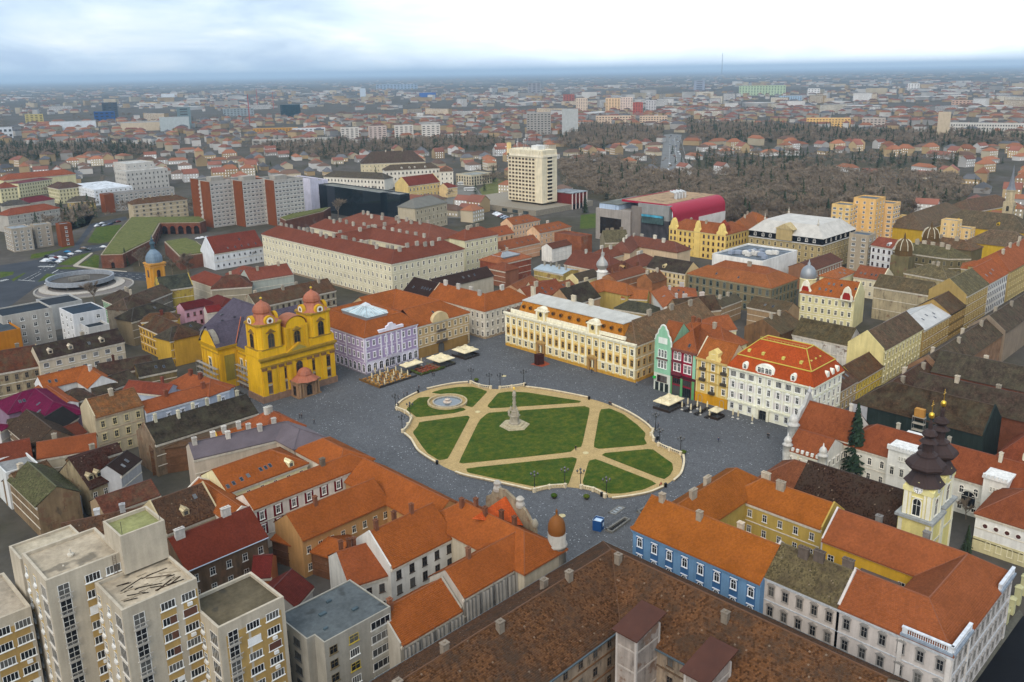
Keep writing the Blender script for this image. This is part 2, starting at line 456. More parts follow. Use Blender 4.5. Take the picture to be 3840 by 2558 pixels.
def dormer_mesh():
    def mk():
        b = MB();b.box(-0.8,0.8,-0.2,2.4,-0.6,1.1,0)
        b.face([(-0.95,-0.4,1.05),(0,-0.4,1.7),(0,2.6,1.7),(-0.95,2.6,1.05)],1);b.face([(0,-0.4,1.7),(0.95,-0.4,1.05),(0.95,2.6,1.05),(0,2.6,1.7)],1)
        b.face([(-0.8,-0.21,1.1),(0.8,-0.21,1.1),(0,-0.21,1.65)],0);b.box(-0.45,0.45,-0.24,0,0.05,0.95,2)
        return b.mesh('dormer',[M['plaster'],M['clay_tiles'],M['glass']])
    return cached('dorm',mk)

# ------------------------------------------------------------------ buildings swept along their eaves
def wallmat(p,d,n,along,z):      # frame on a wall: local x along it, local -y outwards
    x = Vector((d[0],d[1],0));y = Vector((-n[0],-n[1],0))
    m = Matrix(((x.x,y.x,0,p[0]+d[0]*along),(x.y,y.y,0,p[1]+d[1]*along),(0,0,1,z),(0,0,0,1)))
    return m
def path_offsets(pts,closed):
    n = len(pts);dirs = []
    for i in range(n if closed else n-1):
        a,b = pts[i],pts[(i+1) % n];L = math.dist(a,b);dirs.append(((b[0]-a[0])/L,(b[1]-a[1])/L))
    mit = []
    for i in range(n):
        if not closed and i == 0: d = dirs[0];mit.append((-d[1],d[0]));continue
        if not closed and i == n-1: d = dirs[-1];mit.append((-d[1],d[0]));continue
        d0,d1 = dirs[i-1],dirs[i % len(dirs)]
        n0,n1 = (-d0[1],d0[0]),(-d1[1],d1[0]);k = 1+n0[0]*n1[0]+n0[1]*n1[1]
        mit.append(((n0[0]+n1[0])/k,(n0[1]+n1[1])/k))
    return dirs,mit
def wing(root,pts,w,h,r,ends='gg',closed=False,col='c8b89a',roof='clay_tiles',rcol='b4572c',wall='plaster',z0=0.0,over=0.45,
         floors=3,win='frame',ww=1.05,wh=1.75,sp=3.0,wcol='e6e0d4',inner=False,sides='oo',chim=0,ckind='block',ccol='cdbfa8',sky=0,dorm=0,
         ridge=True,cornice='d8cfbe',string=True,gf=None,tiles=None,first=None,skipseg=(),wincap=400,asym=0.5,gutter=None,plinth=None,gab=False,seed=1):
    rnd = random.Random(seed*131+int(pts[0][0]*7))
    s = 1 if w > 0 else -1;W = abs(w);n = len(pts);nseg = n if closed else n-1
    dirs,mit = path_offsets(pts,closed)
    off = lambda i,t: (pts[i % n][0]+mit[i % n][0]*t*s,pts[i % n][1]+mit[i % n][1]*t*s)
    # walls
    mb = MB()
    def quad(a,b,zb,zt):
        L = math.dist(a,b);mb.face([(a[0],a[1],zb),(b[0],b[1],zb),(b[0],b[1],zt),(a[0],a[1],zt)],0,[(0,zb),(L,zb),(L,zt),(0,zt)])
    for i in range(nseg):
        a,b = off(i,0),off(i+1,0);c,d = off(i,W),off(i+1,W)
        if s > 0: quad(a,b,z0,h);quad(d,c,z0,h)
        else: quad(b,a,z0,h);quad(c,d,z0,h)
    if not closed:
        for e,i in ((0,0),(1,n-1)):
            a,b = off(i,0),off(i,W);q = [(a[0],a[1],z0),(b[0],b[1],z0),(b[0],b[1],h),(a[0],a[1],h)]
            if ends[e] in 'gp':
                m = off(i,W*asym);q = q[:3]+[(m[0],m[1],h+r)]+q[3:]
                if ends[e] == 'p':   # parapet gable standing proud of the tiles
                    dd = dirs[0] if e == 0 else dirs[-1];k = -0.35 if e == 0 else 0.35
                    g = MB();A = [(p[0],p[1],p[2]+(0.45 if p[2] > z0 else 0)) for p in q];Bq = [(p[0]+dd[0]*k,p[1]+dd[1]*k,p[2]) for p in A]
                    g.face(A);g.face(Bq[::-1])
                    for u in range(len(A)): v = (u+1) % len(A);g.face([A[v],A[u],Bq[u],Bq[v]])
                    obj('parapet_gable',g,wall,root,col=col)
            mb.face(q if (e == 1) == (s > 0) else q[::-1])
    obj('wall',mb,wall,root,col=col)
    # roof
    hin = [W*asym]*n;rp = []
    for i in range(n): rp.append(off(i,W*asym))
    lo,li = over,over
    eo = [off(i,-lo) for i in range(n)];ei = [off(i,W+li) for i in range(n)]
    if not closed:
        for e,i in ((0,0),(1,n-1)):
            d = dirs[0] if e == 0 else dirs[-1];k = -1 if e == 0 else 1
            if ends[e] == 'h':
                rp[i] = (rp[i][0]-d[0]*k*W*0.48,rp[i][1]-d[1]*k*W*0.48);q = over
            elif ends[e] == 'x': q = 0.0
            else: q = 0.12
            if ends[e] != 'h': rp[i] = (rp[i][0]+d[0]*k*q,rp[i][1]+d[1]*k*q)
            eo[i] = (eo[i][0]+d[0]*k*q,eo[i][1]+d[1]*k*q);ei[i] = (ei[i][0]+d[0]*k*q,ei[i][1]+d[1]*k*q)
    zr = h+r;rb = MB();slopes = []
    def slope(a,b,c,d):   # a,b on the eave, c,d on the ridge
        A,B = (a[0],a[1],h),(b[0],b[1],h);Cc,D = (c[0],c[1],zr),(d[0],d[1],zr)
        ux,uy = b[0]-a[0],b[1]-a[1];L = math.hypot(ux,uy) or 1;ux /= L;uy /= L
        def uvp(p):
            al = (p[0]-a[0])*ux+(p[1]-a[1])*uy;pe = abs(-(p[0]-a[0])*uy+(p[1]-a[1])*ux);return (al,math.hypot(pe,p[2]-h))
        P = [A,B,Cc,D] if math.dist(c,d) > 0.01 else [A,B,Cc]
        if s < 0: P = P[::-1]
        rb.face(P,0,[uvp(p) for p in P])
        t = 0.28;F = [A,(A[0],A[1],h-t),(B[0],B[1],h-t),B]
        rb.face(F if s > 0 else F[::-1],1)
        slopes.append((A,B,Cc,D))
    for i in range(nseg):
        j = (i+1) % n
        slope(eo[i],eo[j],rp[j],rp[i]);slope(ei[j],ei[i],rp[i],rp[j])
    if not closed:
        if ends[0] == 'h': slope(ei[0],eo[0],rp[0],rp[0])
        if ends[1] == 'h': slope(eo[-1],ei[-1],rp[-1],rp[-1])
    rcol = clayc(rcol);ro = obj('roof',rb,[roof,'paint'],root,col=rcol)
    rz = lambda t: None
    if ridge:
        g = MB();rs = 0.16
        for i in range(nseg):
            j = (i+1) % n;g.bar((rp[i][0],rp[i][1],zr+0.02),(rp[j][0],rp[j][1],zr+0.02),rs,n=6)
        if not closed:
            if ends[0] == 'h':
                for q in (eo[0],ei[0]): g.bar((rp[0][0],rp[0][1],zr),(q[0],q[1],h+0.05),rs*0.9,n=4)
            if ends[1] == 'h':
                for q in (eo[-1],ei[-1]): g.bar((rp[-1][0],rp[-1][1],zr),(q[0],q[1],h+0.05),rs*0.9,n=4)
        for i in (range(n) if closed else range(1,n-1)):
            for q in (eo[i],ei[i]): g.bar((rp[i][0],rp[i][1],zr),(q[0],q[1],h+0.05),rs*0.8,n=4)
        rc = toc(rcol);obj('ridge',g,'paint',ro,col=tuple(0.8*x for x in rc[:3]))
    if tiles:
        lay_tiles(ro,slopes,tiles,rcol,s)
    # chimneys stand along the ridge, skylights and dormers on the slopes
    def along_ridge(u):
        Ls = [math.dist(rp[i],rp[(i+1) % n]) for i in range(nseg)];x = u*sum(Ls)
        for i,L in enumerate(Ls):
            if x <= L or i == len(Ls)-1:
                d = ((rp[(i+1) % n][0]-rp[i][0])/max(L,.01),(rp[(i+1) % n][1]-rp[i][1])/max(L,.01));return (rp[i][0]+d[0]*x,rp[i][1]+d[1]*x),d
            x -= L
    us = chim if isinstance(chim,(list,tuple)) else [(k+0.5+rnd.uniform(-.25,.25))/chim for k in range(chim)]
    for u in us:
        p,d = along_ridge(u);o_ = rnd.uniform(-1,1)*W*0.13;nx = (-d[1],d[0])
        zc = zr - abs(o_)*r/(W/2)*0.9
        put('chimney',chimney_mesh(ckind),ro,(p[0]+nx[0]*o_,p[1]+nx[1]*o_,zc),math.atan2(d[1],d[0]),col=[rnd.uniform(.5,.85)]*3 if ccol is None else tuple(x*(.5+.35*((int(p[0]*9+p[1]*5) % 7)/6)) for x in toc(ccol)[:3]))
    def on_slope(k,al,up,me,name,flat=True,c='5a5f66'):
        A,B,Cc,D = [Vector(q) for q in slopes[k]]
        lo_ = A.lerp(B,al);hi = D.lerp(Cc,al);p = lo_.lerp(hi,up);x = (B-A).normalized();y = (hi-lo_);y = (y-x*y.dot(x)).normalized();z = x.cross(y)
        if z.z < 0: z = -z;x = -x
        if not flat: 
            y = Vector((y.x,y.y,0)).normalized();z = Vector((0,0,1));x = y.cross(z)
        m = Matrix(((x.x,y.x,z.x,p.x),(x.y,y.y,z.y,p.y),(x.z,y.z,z.z,p.z),(0,0,0,1)))
        put(name,me,ro,mat=m,col=c)
    if sky:
        specs = sky if isinstance(sky,list) else [(0,(k+0.5)/sky,rnd.uniform(0.3,0.6)) for k in range(sky)]
        for q in specs: on_slope(q[0],q[1],q[2],skylight_mesh(),'skylight')
    if dorm:
        specs = dorm if isinstance(dorm,list) else [(0,(k+0.5)/dorm,0.35) for k in range(dorm)]
        for q in specs: on_slope(q[0],q[1],q[2],dormer_mesh(),'dormer',False,col)
    # windows, cornice, string courses
    fh = (h-z0-0.7)/max(floors,1);nwin = 0
    for i in range(nseg):
        for side in ((0,1) if inner else (0,)):
            if (i,side) in skipseg or (side == 0 and i in skipseg): continue
            t = 0 if side == 0 else W
            a,b = off(i,t),off(i+1,t)
            if (s > 0) != (side == 0): a,b = b,a
            L = math.dist(a,b)
            if L < 1.5: continue
            d = ((b[0]-a[0])/L,(b[1]-a[1])/L);nn = (d[1],-d[0])
            if cornice and side == 0:
                c = MB();c.box(-0.25,L+0.25,-0.32,0.0,h-0.72,h-0.3);c.box(-0.1,L+0.1,-0.16,0,h-1.05,h-0.72);obj('cornice',c,'stone',root,mat=wallmat(a,d,nn,0,0),col=cornice)
            if string and side == 0 and floors > 1:
                c = MB()
                for fl in range(1,floors): c.box(0,L,-0.1,0,z0+fl*fh-0.1,z0+fl*fh+0.12)
                obj('string_course',c,'stone',root,mat=wallmat(a,d,nn,0,0),col=cornice or col)
            if plinth and side == 0:
                c = MB();c.box(-0.02,L+0.02,-0.12,0,z0,z0+1.1);obj('plinth',c,'stone',root,mat=wallmat(a,d,nn,0,0),col=plinth)
            if gutter and side == 0:
                c = MB();c.bar((0,-over-0.1,h-0.06),(L,-over-0.1,h-0.06),0.12,n=6);obj('gutter',c,'metal',root,mat=wallmat(a,d,nn,0,0),col=gutter)
            if win is None: continue
            nc = max(1,int(L/sp+0.3))
            for fl in range(floors):
                st,hh,w1 = win,wh,ww
                if fl == 0 and gf: st,hh,w1 = gf
                if fl == 0 and gf is None and floors > 2: hh = wh*0.9
                for k in range(nc):
                    if nwin >= wincap: break
                    nwin += 1
                    z = z0+fl*fh+(fh-hh)*0.5
                    if hh > fh-0.4: hh = fh-0.4;z = z0+fl*fh+0.2
                    window(root,wallmat(a,d,nn,(k+0.5)*L/nc,z),st,w1,hh,wcol)
    if gab and not closed:
        for e,i in ((0,0),(1,n-1)):
            if ends[e] in 'gph':
                a,b = off(i,0),off(i,W)
                if (e == 0) == (s > 0): a,b = b,a
                L = math.dist(a,b);d = ((b[0]-a[0])/L,(b[1]-a[1])/L);nn = (d[1],-d[0]);nc = max(1,int(L/sp))
                for fl in range(floors):
                    for k in range(nc): window(root,wallmat(a,d,nn,(k+0.5)*L/nc,z0+fl*fh+(fh-wh)*0.5),win or 'bare',ww,min(wh,fh-.4),wcol)
    return ro

def lay_tiles(parent,slopes,spec,rcol,s):
    # every tile a tilted slip with its own lower edge, joined into one sheet
    tw,th,mat = spec;V,F = [],[];rng = np.random.default_rng(3)
    for A,B,Cc,D in slopes:
        A,B,Cc,D = map(np.array,(A,B,Cc,D));u = B-A;L = np.linalg.norm(u);u = u/L
        up = (D+Cc)/2-(A+B)/2;up = up-u*(up@u);Hs = np.linalg.norm(up);up = up/Hs
        nrm = np.cross(u,up);nrm = nrm if nrm[2] > 0 else -nrm
        if Hs < 1 or L < 1: continue
        dl = (D-A)@u;cl = (Cc-A)@u;rows = int(Hs/th)
        for r in range(rows):
            f0 = (r+0.5)/rows;x0,x1 = dl*f0,L+(cl-L)*f0
            if x1-x0 < tw: continue
            nx = int((x1-x0)/tw);xs = x0+(np.arange(nx)+0.5*(r % 2))*tw;xs = xs[xs+tw <= x1+tw*0.4]
            y0 = r*Hs/rows;y1 = y0+Hs/rows*1.12
            j = rng.normal(0,0.012,len(xs));lift = 0.075+rng.normal(0,0.012,len(xs))
            g = tw*0.03
            base = A[None]+xs[:,None]*u
            a = base+u*g+up*(y0+j)[:,None]+nrm*lift[:,None];b = a+u*(tw-2*g)
            c = base+u*(tw-g)+up*y1+nrm*0.03;d = base+u*g+up*y1+nrm*0.03
            e = a-nrm*0.07;f = b-nrm*0.07
            i = len(V);k = len(xs)
            V.append(np.stack([a,b,c,d,e,f],1).reshape(-1,3))
    if not V: return
    V = np.concatenate(V);nt = len(V)//6;o = (np.arange(nt)*6)[:,None]
    q1 = o+np.array([0,1,2,3]);q2 = o+np.array([4,5,1,0]);Q = np.stack([q1,q2],1).reshape(-1)
    me = bpy.data.meshes.new('tiles');me.vertices.add(len(V));me.vertices.foreach_set('co',V.reshape(-1))
    me.loops.add(len(Q));me.loops.foreach_set('vertex_index',Q.astype(np.int32));me.polygons.add(nt*2)
    me.polygons.foreach_set('loop_start',np.arange(nt*2,dtype=np.int32)*4);me.update(calc_edges=True);me.materials.append(M[mat])
    put('tiles',me,parent,col=rcol,kind='stuff')

def block(root,poly,h,z0=0.0,col='c8c0b0',wall='plaster',rcol='7d7a74',par=0.7,floors=4,win='bare',ww=1.4,wh=1.5,sp=3.0,wcol='e8e8e4',segs=None,thick=0.35,name='wall',roofm='bitumen',gf=None,fz=0.6,top=0.6):
    # flat-roofed block with parapet; poly counter-clockwise
    mb = MB();n = len(poly)
    dirs,mit = path_offsets(poly,True)
    ins = [(poly[i][0]+mit[i][0]*thick,poly[i][1]+mit[i][1]*thick) for i in range(n)]
    for i in range(n):
        j = (i+1) % n;a,b,c,d = poly[i],poly[j],ins[j],ins[i];L = math.dist(a,b)
        mb.face([(a[0],a[1],z0),(b[0],b[1],z0),(b[0],b[1],h+par),(a[0],a[1],h+par)],0,[(0,z0),(L,z0),(L,h),(0,h)])
        mb.face([(a[0],a[1],h+par),(b[0],b[1],h+par),(c[0],c[1],h+par),(d[0],d[1],h+par)])
        mb.face([(d[0],d[1],h+par),(c[0],c[1],h+par),(c[0],c[1],h-0.1),(d[0],d[1],h-0.1)])
    obj(name,mb,wall,root,col=col)
    rb = MB();rb.face([(p[0],p[1],h) for p in ins]);ro = obj('roof',rb,roofm,root,col=rcol)
    if win:
        fh = (h-z0-fz-top)/floors
        for i in (range(n) if segs is None else segs):
            a,b = poly[i],poly[(i+1) % n];L = math.dist(a,b);d = ((b[0]-a[0])/L,(b[1]-a[1])/L);nn = (d[1],-d[0]);nc = max(1,int(L/sp+0.2))
            if L < 2: continue
            for fl in range(floors):
                st,hh,w1 = win,wh,ww
                if fl == 0 and gf: st,hh,w1 = gf
                for k in range(nc): window(root,wallmat(a,d,nn,(k+0.5)*L/nc,z0+fz+fl*fh+(fh-hh)*0.5),st,w1,hh,wcol)
    return ro
def rect(u0,v0,u1,v1): return [(u0,v0),(u1,v0),(u1,v1),(u0,v1)]

# ------------------------------------------------------------------ table of houses: metres, eave lines on the ground plan, h eave height, r roof rise, w depth
D = dict
BUILDINGS = [
 ('barracks','huge old brown-tiled barracks with crumbling walls, nearest building at the bottom edge','barracks',[
  D(pts=[(40.0,104.0),(130.5,104.0),(130.5,40.0)],w=-20.4,h=12.0,r=7.0,roof='worn_tiles',rcol='84482c',tiles=(0.36,0.34,'laid_old_tiles'),wall='old_plaster',col='a08e7a',win=None,inner=False,chim=[0.12,0.2,0.28,0.36,0.47,0.5,0.62,0.8],ccol='9b8d7c',cornice='8a6a50',string=False,gutter='5f6b70'),
 ]),
 ('corner_house','orange-roofed corner house on the square wrapped in grey scaffold sheeting','house',[
  D(col='b8ad98',rcol='bd5526',win=None,ends='hh',inner=False,chim=[0.05,0.2,0.42,0.6,0.8],ckind='slim',ccol='8c5a40',tiles=(0.38,0.36,'laid_tiles'),pts=[(122.9,139.5),(122.9,108.2)],w=-12.5,h=12,r=4.5),
  D(col='b0a89c',rcol='bd5526',win=None,ends='gh',chim=[0.3],ckind='slim',ccol='9a6a50',tiles=(0.38,0.36,'laid_tiles'),pts=[(96.3,111.0),(121.7,111.0)],w=10.0,h=12,r=3.9),
  D(col='aaa396',rcol='bd5526',win=None,ends='pp',tiles=(0.38,0.36,'laid_tiles'),chim=[0.12],ckind='slim',ccol='8c5a40',pts=[(81.2,111.1),(95.7,111.1)],w=11.2,h=9.5,r=4.4),
  D(pts=[(94.1,130.7),(111.5,130.7)],w=14.2,h=11.0,r=5.5,col='cfccc4',rcol='bd5526',win='bare',ww=1.2,wh=2.0,wcol='4a4038',sp=3.6,ends='px',chim=[0.1,0.4,0.65],ckind='slim',ccol='8c5a40',tiles=(0.38,0.36,'laid_tiles'),string=False),
  D(col='d2cec4',rcol='b4502c',floors=2,win='bare',ww=1.1,wh=1.9,wcol='5a4a40',chim=[0.15,0.35,0.5],ckind='slim',ccol='8c5a40',tiles=(0.38,0.36,'laid_tiles'),string=False,pts=[(85.8,134.2),(93.9,132.0)],w=13.2,h=9.0,r=4.5),
 ]),
 ('gallery_house','orange-roofed house with ochre courtyard galleries beside the panelled red and white one','house',[
  D(pts=[(88.5,156.1),(113.0,156.1)],w=11.8,h=9.5,r=4.3,col='b58a58',rcol='bd5526',floors=2,win='bare',wcol='ddd3c0',ends='gx',chim=[0.3],ckind='slim',ccol='8c5a40',tiles=(0.38,0.36,'laid_tiles'),string=False,cornice=None),
  D(pts=[(123.9,173.2),(123.9,139.7)],w=-12,h=9.5,r=4.4,col='b58a58',rcol='bd5526',win=None,inner=True,tiles=(0.38,0.36,'laid_tiles')),
  D(col='6d4a34',wall='brick',rcol='bd5526',win=None,cornice=None,tiles=(0.38,0.36,'laid_tiles'),pts=[(87.1,167.4),(92.6,149.1)],w=9,h=6.0,r=1.6),
 ]),
 ('panelled_house','house with dark red window panels between white bands under a long orange roof','house',[
  D(col='e3d8ca',rcol='bd5526',ww=1.0,wh=1.9,sp=4.3,wcol='f0ece4',ends='gh',chim=[0.72],ccol='8a7a68',tiles=(0.38,0.36,'laid_tiles'),pts=[(86.4,173.8),(120.9,173.8)],w=8.2,h=11.5,r=2.4),
  D(col='e2d6a8',rcol='bd5526',win='bare',sp=3.6,ends='gh',sky=[(0,0.05,0.22),(0,0.13,0.26),(0,0.24,0.3),(0,0.34,0.34),(0,0.53,0.4),(0,0.6,0.4),(0,0.67,0.42)],dorm=[(0,0.82,0.12)],tiles=(0.38,0.36,'laid_tiles'),pts=[(86.7,187.1),(109.4,187.1)],w=13.6,h=11.0,r=3.9),
  D(col='ddd2c0',rcol='bd5526',win=None,ends='hh',tiles=(0.38,0.36,'laid_tiles'),pts=[(122.2,195.5),(122.2,175.2)],w=-11,h=11.5,r=3.2),
  D(pts=[(80.5,174.5),(80.5,196)],w=-7,h=10.5,r=2.2,col='d8cfc0',rcol='bd5526',win=None,ends='pp'),
 ]),
 ('slate_roof_house','house with a smooth grey-violet metal roof behind the panelled one','house',[
  D(col='b9aa98',roof='sheet_metal',rcol='5d5458',win=None,ends='gh',chim=6,ccol='d8d0c4',pts=[(89.1,209.7),(119.1,202.7)],w=9.2,h=12,r=2.7),
  D(col='b9aa98',roof='sheet_metal',rcol='62585c',win=None,ends='hh',pts=[(120.7,211.9),(120.7,195.4)],w=-10,h=12,r=2.9),
 ]),
 ('square_corner_house','orange-roofed house at the square beside the cathedral yard with white chimneys','house',[
  D(col='c5a23c',rcol='bd5526',win=None,ends='pg',chim=2,ccol='d8d2c6',pts=[(99.1,215.3),(106.7,213.9)],w=4.6,h=12,r=1.8),
  D(col='c0b098',rcol='b4502c',win=None,ends='hh',chim=3,ccol='d8d2c6',pts=[(121.3,221.1),(121.3,207.1)],w=-13,h=12,r=4.7),
 ]),
 ('long_brown_house','long low house with a dark mottled brown roof and a row of cream chimneys','house',[
  D(col='8a7660',roof='mossy_tiles',rcol='4e352a',win=None,ends='pg',chim=[0.1,0.3,0.47,0.6,0.73,0.92],ckind='slim',ccol='e0d8bc',wall='old_plaster',pts=[(87.9,231.3),(119.7,231.3)],w=12.2,h=10,r=4.4),
  D(col='6b4c36',wall='brick',rcol='7a4a34',win=None,cornice=None,pts=[(86.7,233.0),(103.7,225.1)],w=3.5,h=8,r=0.6),
 ]),
 ('pale_blue_house','house with pale blue pilastered front and orange hipped roof left of the cathedral','house',[
  D(col='aab2c0',rcol='b4502c',floors=2,win='archframe',ww=1.1,wh=1.9,sp=4.4,wcol='dfe2e8',ends='gh',chim=2,ccol='9a5a40',cornice='dfe2e8',pts=[(95.5,255.5),(122.9,255.5)],w=7.4,h=10.5,r=2.5),
  D(col='aab2c0',rcol='b4502c',win=None,ends='hh',chim=2,ccol='9a5a40',pts=[(120.4,277.2),(125.3,256.9)],w=-10,h=10.5,r=3.4),
  D(col='aab2c0',rcol='9c3f2b',win=None,chim=[0.75],ckind='slim',ccol='8a4a38',pts=[(99.0,282.3),(107.3,267.2)],w=6.8,h=10,r=2.3),
 ]),
 ('cream_house','narrow cream house with yellow shuttered windows and a speckled orange roof','house',[
  D(col='b9aa8c',rcol='a2552f',roof='worn_tiles',ww=1.1,wh=1.9,wcol='c9b98c',ends='pg',chim=[0.5],cornice='b09a80',pts=[(81.2,256.5),(95.2,256.5)],w=11.4,h=13,r=4.1),
 ]),
 ('white_wall_house','house with bright orange roof, two skylights and a long white end wall','house',[
  D(col='d6d4d0',rcol='bd5526',win=None,sky=[(1,0.62,0.4),(1,0.78,0.45)],chim=[0.7],ccol='e0dcd4',pts=[(81.2,312.4),(100.9,312.4),(100.9,292.7)],w=-9,h=10,r=3.3),
  D(col='dcdad6',rcol='b4502c',win=None,pts=[(80.1,308.5),(80.1,283.1)],w=5,h=9.5,r=1.2),
 ]),
 ('magenta_roof_house','house under a bright magenta sheet roof with small roof windows at the left edge','house',[
  D(col='8a7484',rcol='7d1336',win=None,ends='hh',sky=[(1,0.3,0.5),(1,0.6,0.5),(3,0.3,0.4),(3,0.5,0.6)],pts=[(66.9,303.9),(83.7,303.9),(83.7,274.1)],w=-13,h=9,r=3.8),
  D(col='c8c4c0',rcol='8c1639',win=None,ends='gh',pts=[(60.8,277.6),(63.9,280.0)],w=9,h=9,r=2.6),
 ]),
 ('peeling_house','peeling grey-brown three-storey house with rust roof at the left edge','house',[
  D(col='a69678',rcol='7d3a26',roof='worn_tiles',ww=1.1,wh=1.9,wcol='8a7a62',ends='gp',wall='old_plaster',chim=2,ccol='a89a84',pts=[(68.3,326.1),(86.7,322.9)],w=16.0,h=12.5,r=5.4),
 ]),
 ('curved_corner_house','cream four-storey house with rounded corner and brown mansard roof','house',[
  D(col='bdb09a',rcol='4d2f28',roof='worn_tiles',floors=4,win='wide',ww=1.7,wh=1.6,sp=4.0,wcol='d8d6d2',dorm=[(0,0.15,0.3),(0,0.38,0.3),(0,0.75,0.3)],sky=[(0,0.6,0.4)],chim=1,pts=[(85.9,321.0),(115.4,321.0)],w=9.6,h=15,r=4.0),
 ]),
 ('dark_gable_houses','dark weathered roofs of low courtyard houses below the curved cream corner house','house',[
  D(col='6a5a48',roof='mossy_tiles',rcol='4a352c',win=None,chim=[0.3],ckind='slim',ccol='6a3a2a',wall='old_plaster',pts=[(100.6,306.1),(117.9,302.3)],w=9.0,h=9,r=3.0),
  D(col='6a5a48',roof='mossy_tiles',rcol='5a3a2e',win=None,wall='old_plaster',pts=[(99.3,291.0),(108.1,293.1)],w=8.8,h=8.5,r=3.0),
  D(col='7a6a48',roof='mossy_tiles',rcol='54392e',win=None,sky=[(0,0.5,0.5),(0,0.7,0.4)],wall='old_plaster',pts=[(110.6,298.0),(123.2,295.9)],w=9.0,h=8,r=3.0),
  D(col='6a5a48',roof='mossy_tiles',rcol='5a3a2e',win=None,wall='old_plaster',pts=[(92.5,290.1),(98.9,290.1)],w=8.0,h=8,r=2.7),
  D(col='6a5a48',roof='mossy_tiles',rcol='4a382e',win=None,ends='hh',wall='old_plaster',pts=[(82.8,289.4),(92.5,289.4)],w=8.4,h=8,r=2.8),
 ]),
 ('ochre_yellow_house','ochre yellow corner house with dark hipped roof behind the cathedral','house',[
  D(col='c09a3a',roof='mossy_tiles',rcol='463c32',win='bare',wcol='8a6a3a',ww=1.0,wh=1.6,ends='hh',sky=[(0,0.7,0.7)],pts=[(132.8,321.5),(151.3,324.9)],w=9.6,h=11,r=3.5),
  D(col='bf9638',roof='worn_tiles',rcol='6d3c28',win='bare',wcol='8a6a3a',ends='hh',pts=[(134.1,353.9),(134.1,321.5)],w=11,h=11,r=4.0),
  D(col='bf9638',roof='worn_tiles',rcol='80472c',win=None,ends='hh',chim=[0.6],ccol='7a4030',pts=[(133.8,350.3),(145.3,342.4)],w=6.2,h=13,r=2.3),
 ]),
 ('green_front_house','house with pale green front and dark brown roof near the ring road','house',[
  D(col='7d9a7c',roof='mossy_tiles',rcol='4a382e',wcol='a8c0a4',ww=1.0,wh=1.6,sp=2.6,ends='hh',chim=3,ckind='slim',pts=[(138.8,405.4),(138.8,378.9)],w=12.4,h=12,r=4.2),
  D(col='8a8070',roof='mossy_tiles',rcol='5a463a',win=None,ends='hg',wall='old_plaster',pts=[(138.9,377.6),(166.4,394.2)],w=10.4,h=12,r=3.5),
  D(col='8a7a60',roof='mossy_tiles',rcol='4c342b',win=None,ends='hh',sky=[(0,0.7,0.6)],pts=[(133.8,360.6),(154.6,365.4)],w=10.8,h=11,r=3.9),
 ]),
 ('firewall_house','house with pink and yellow blank end walls and dark roof below the yellow church tower','house',[
  D(col='b8a04a',roof='mossy_tiles',rcol='3c4038',win=None,ends='pp',wall='old_plaster',pts=[(162.6,396.8),(176.6,394.0)],w=13.4,h=13,r=4.9),
 ]),
 ('red_metal_house','low houses under dark red sheet roofs with pink courtyard walls behind the cathedral','house',[
  D(col='c79aa8',rcol='6d1c1c',win='bare',floors=2,wcol='7a3a34',ends='gh',cornice=None,string=False,pts=[(160.4,368.9),(175.6,368.9)],w=7.8,h=9,r=2.3),
  D(col='c79aa8',rcol='7a2a22',win=None,ends='hh',pts=[(183.5,377.9),(183.5,361.4)],w=-9,h=9,r=2.6),
  D(col='c8c0b8',rcol='8a2420',win=None,pts=[(166.9,360.3),(173.3,358.8)],w=7.2,h=8,r=2.1),
 ]),
 ('rust_roof_long_house','long house with rust-brown roof between cathedral and the white military building','house',[
  D(col='a39a84',roof='worn_tiles',rcol='7b4630',win='bare',wcol='5a4a3a',ends='pg',chim=4,wall='old_plaster',pts=[(181.0,341.6),(222.8,341.6)],w=12.8,h=11,r=4.6),
  D(col='8f8672',roof='worn_tiles',rcol='7b3a2a',win=None,ends='hh',chim=1,pts=[(183.8,389.1),(199.8,379.8)],w=14.0,h=11,r=4.7),
 ]),
 ('red_hip_house','red-roofed houses with grey gable beside the city gate, near the yellow church tower','house',[
  D(col='b8b0a0',rcol='9a3f2c',win=None,ends='hh',pts=[(186.7,419.2),(186.7,390.0)],w=12,h=11,r=3.7),
  D(col='a8b0b0',rcol='9c4634',win=None,ends='hh',sky=[(0,0.4,0.5),(0,0.7,0.5)],pts=[(202.2,409.5),(206.6,391.8)],w=12,h=12,r=3.7),
  D(col='a8aca2',rcol='9c4634',win=None,ends='gp',chim=2,pts=[(202.8,386.5),(225.0,383.1)],w=14.0,h=12,r=4.4),
 ]),
 ('white_corner_house','white corner house with plain orange roof across the street from the cream palace','house',[
  D(pts=[(240.4,293.5),(240.4,257.0),(268.0,257.0)],w=13.0,h=12.4,r=5.2,col='cfc6b4',rcol='bd5526',win='ped',ww=1.1,wh=2.0,sp=3.05,wcol='ddd6c8',ends='gh',chim=[0.1,0.3,0.45,0.62,0.9],ckind='wide',ccol='d8d2c6',cornice='d8d0c0',plinth='a08c70'),
  D(pts=[(240.4,312),(240.4,293.5)],w=13.0,h=12.0,r=5.5,col='b8ae9a',rcol='33241f',wcol='e0dccc',ends='gp',sky=[(0,0.25,0.4),(0,0.55,0.5),(0,0.65,0.5),(0,0.75,0.5),(0,0.85,0.5)]),
  D(pts=[(253.4,312),(290,312)],w=-9.0,h=12.0,r=4,col='b8ae9a',rcol='3a2a24',win=None,sky=[(1,0.3,0.5),(1,0.4,0.5),(1,0.5,0.5)]),
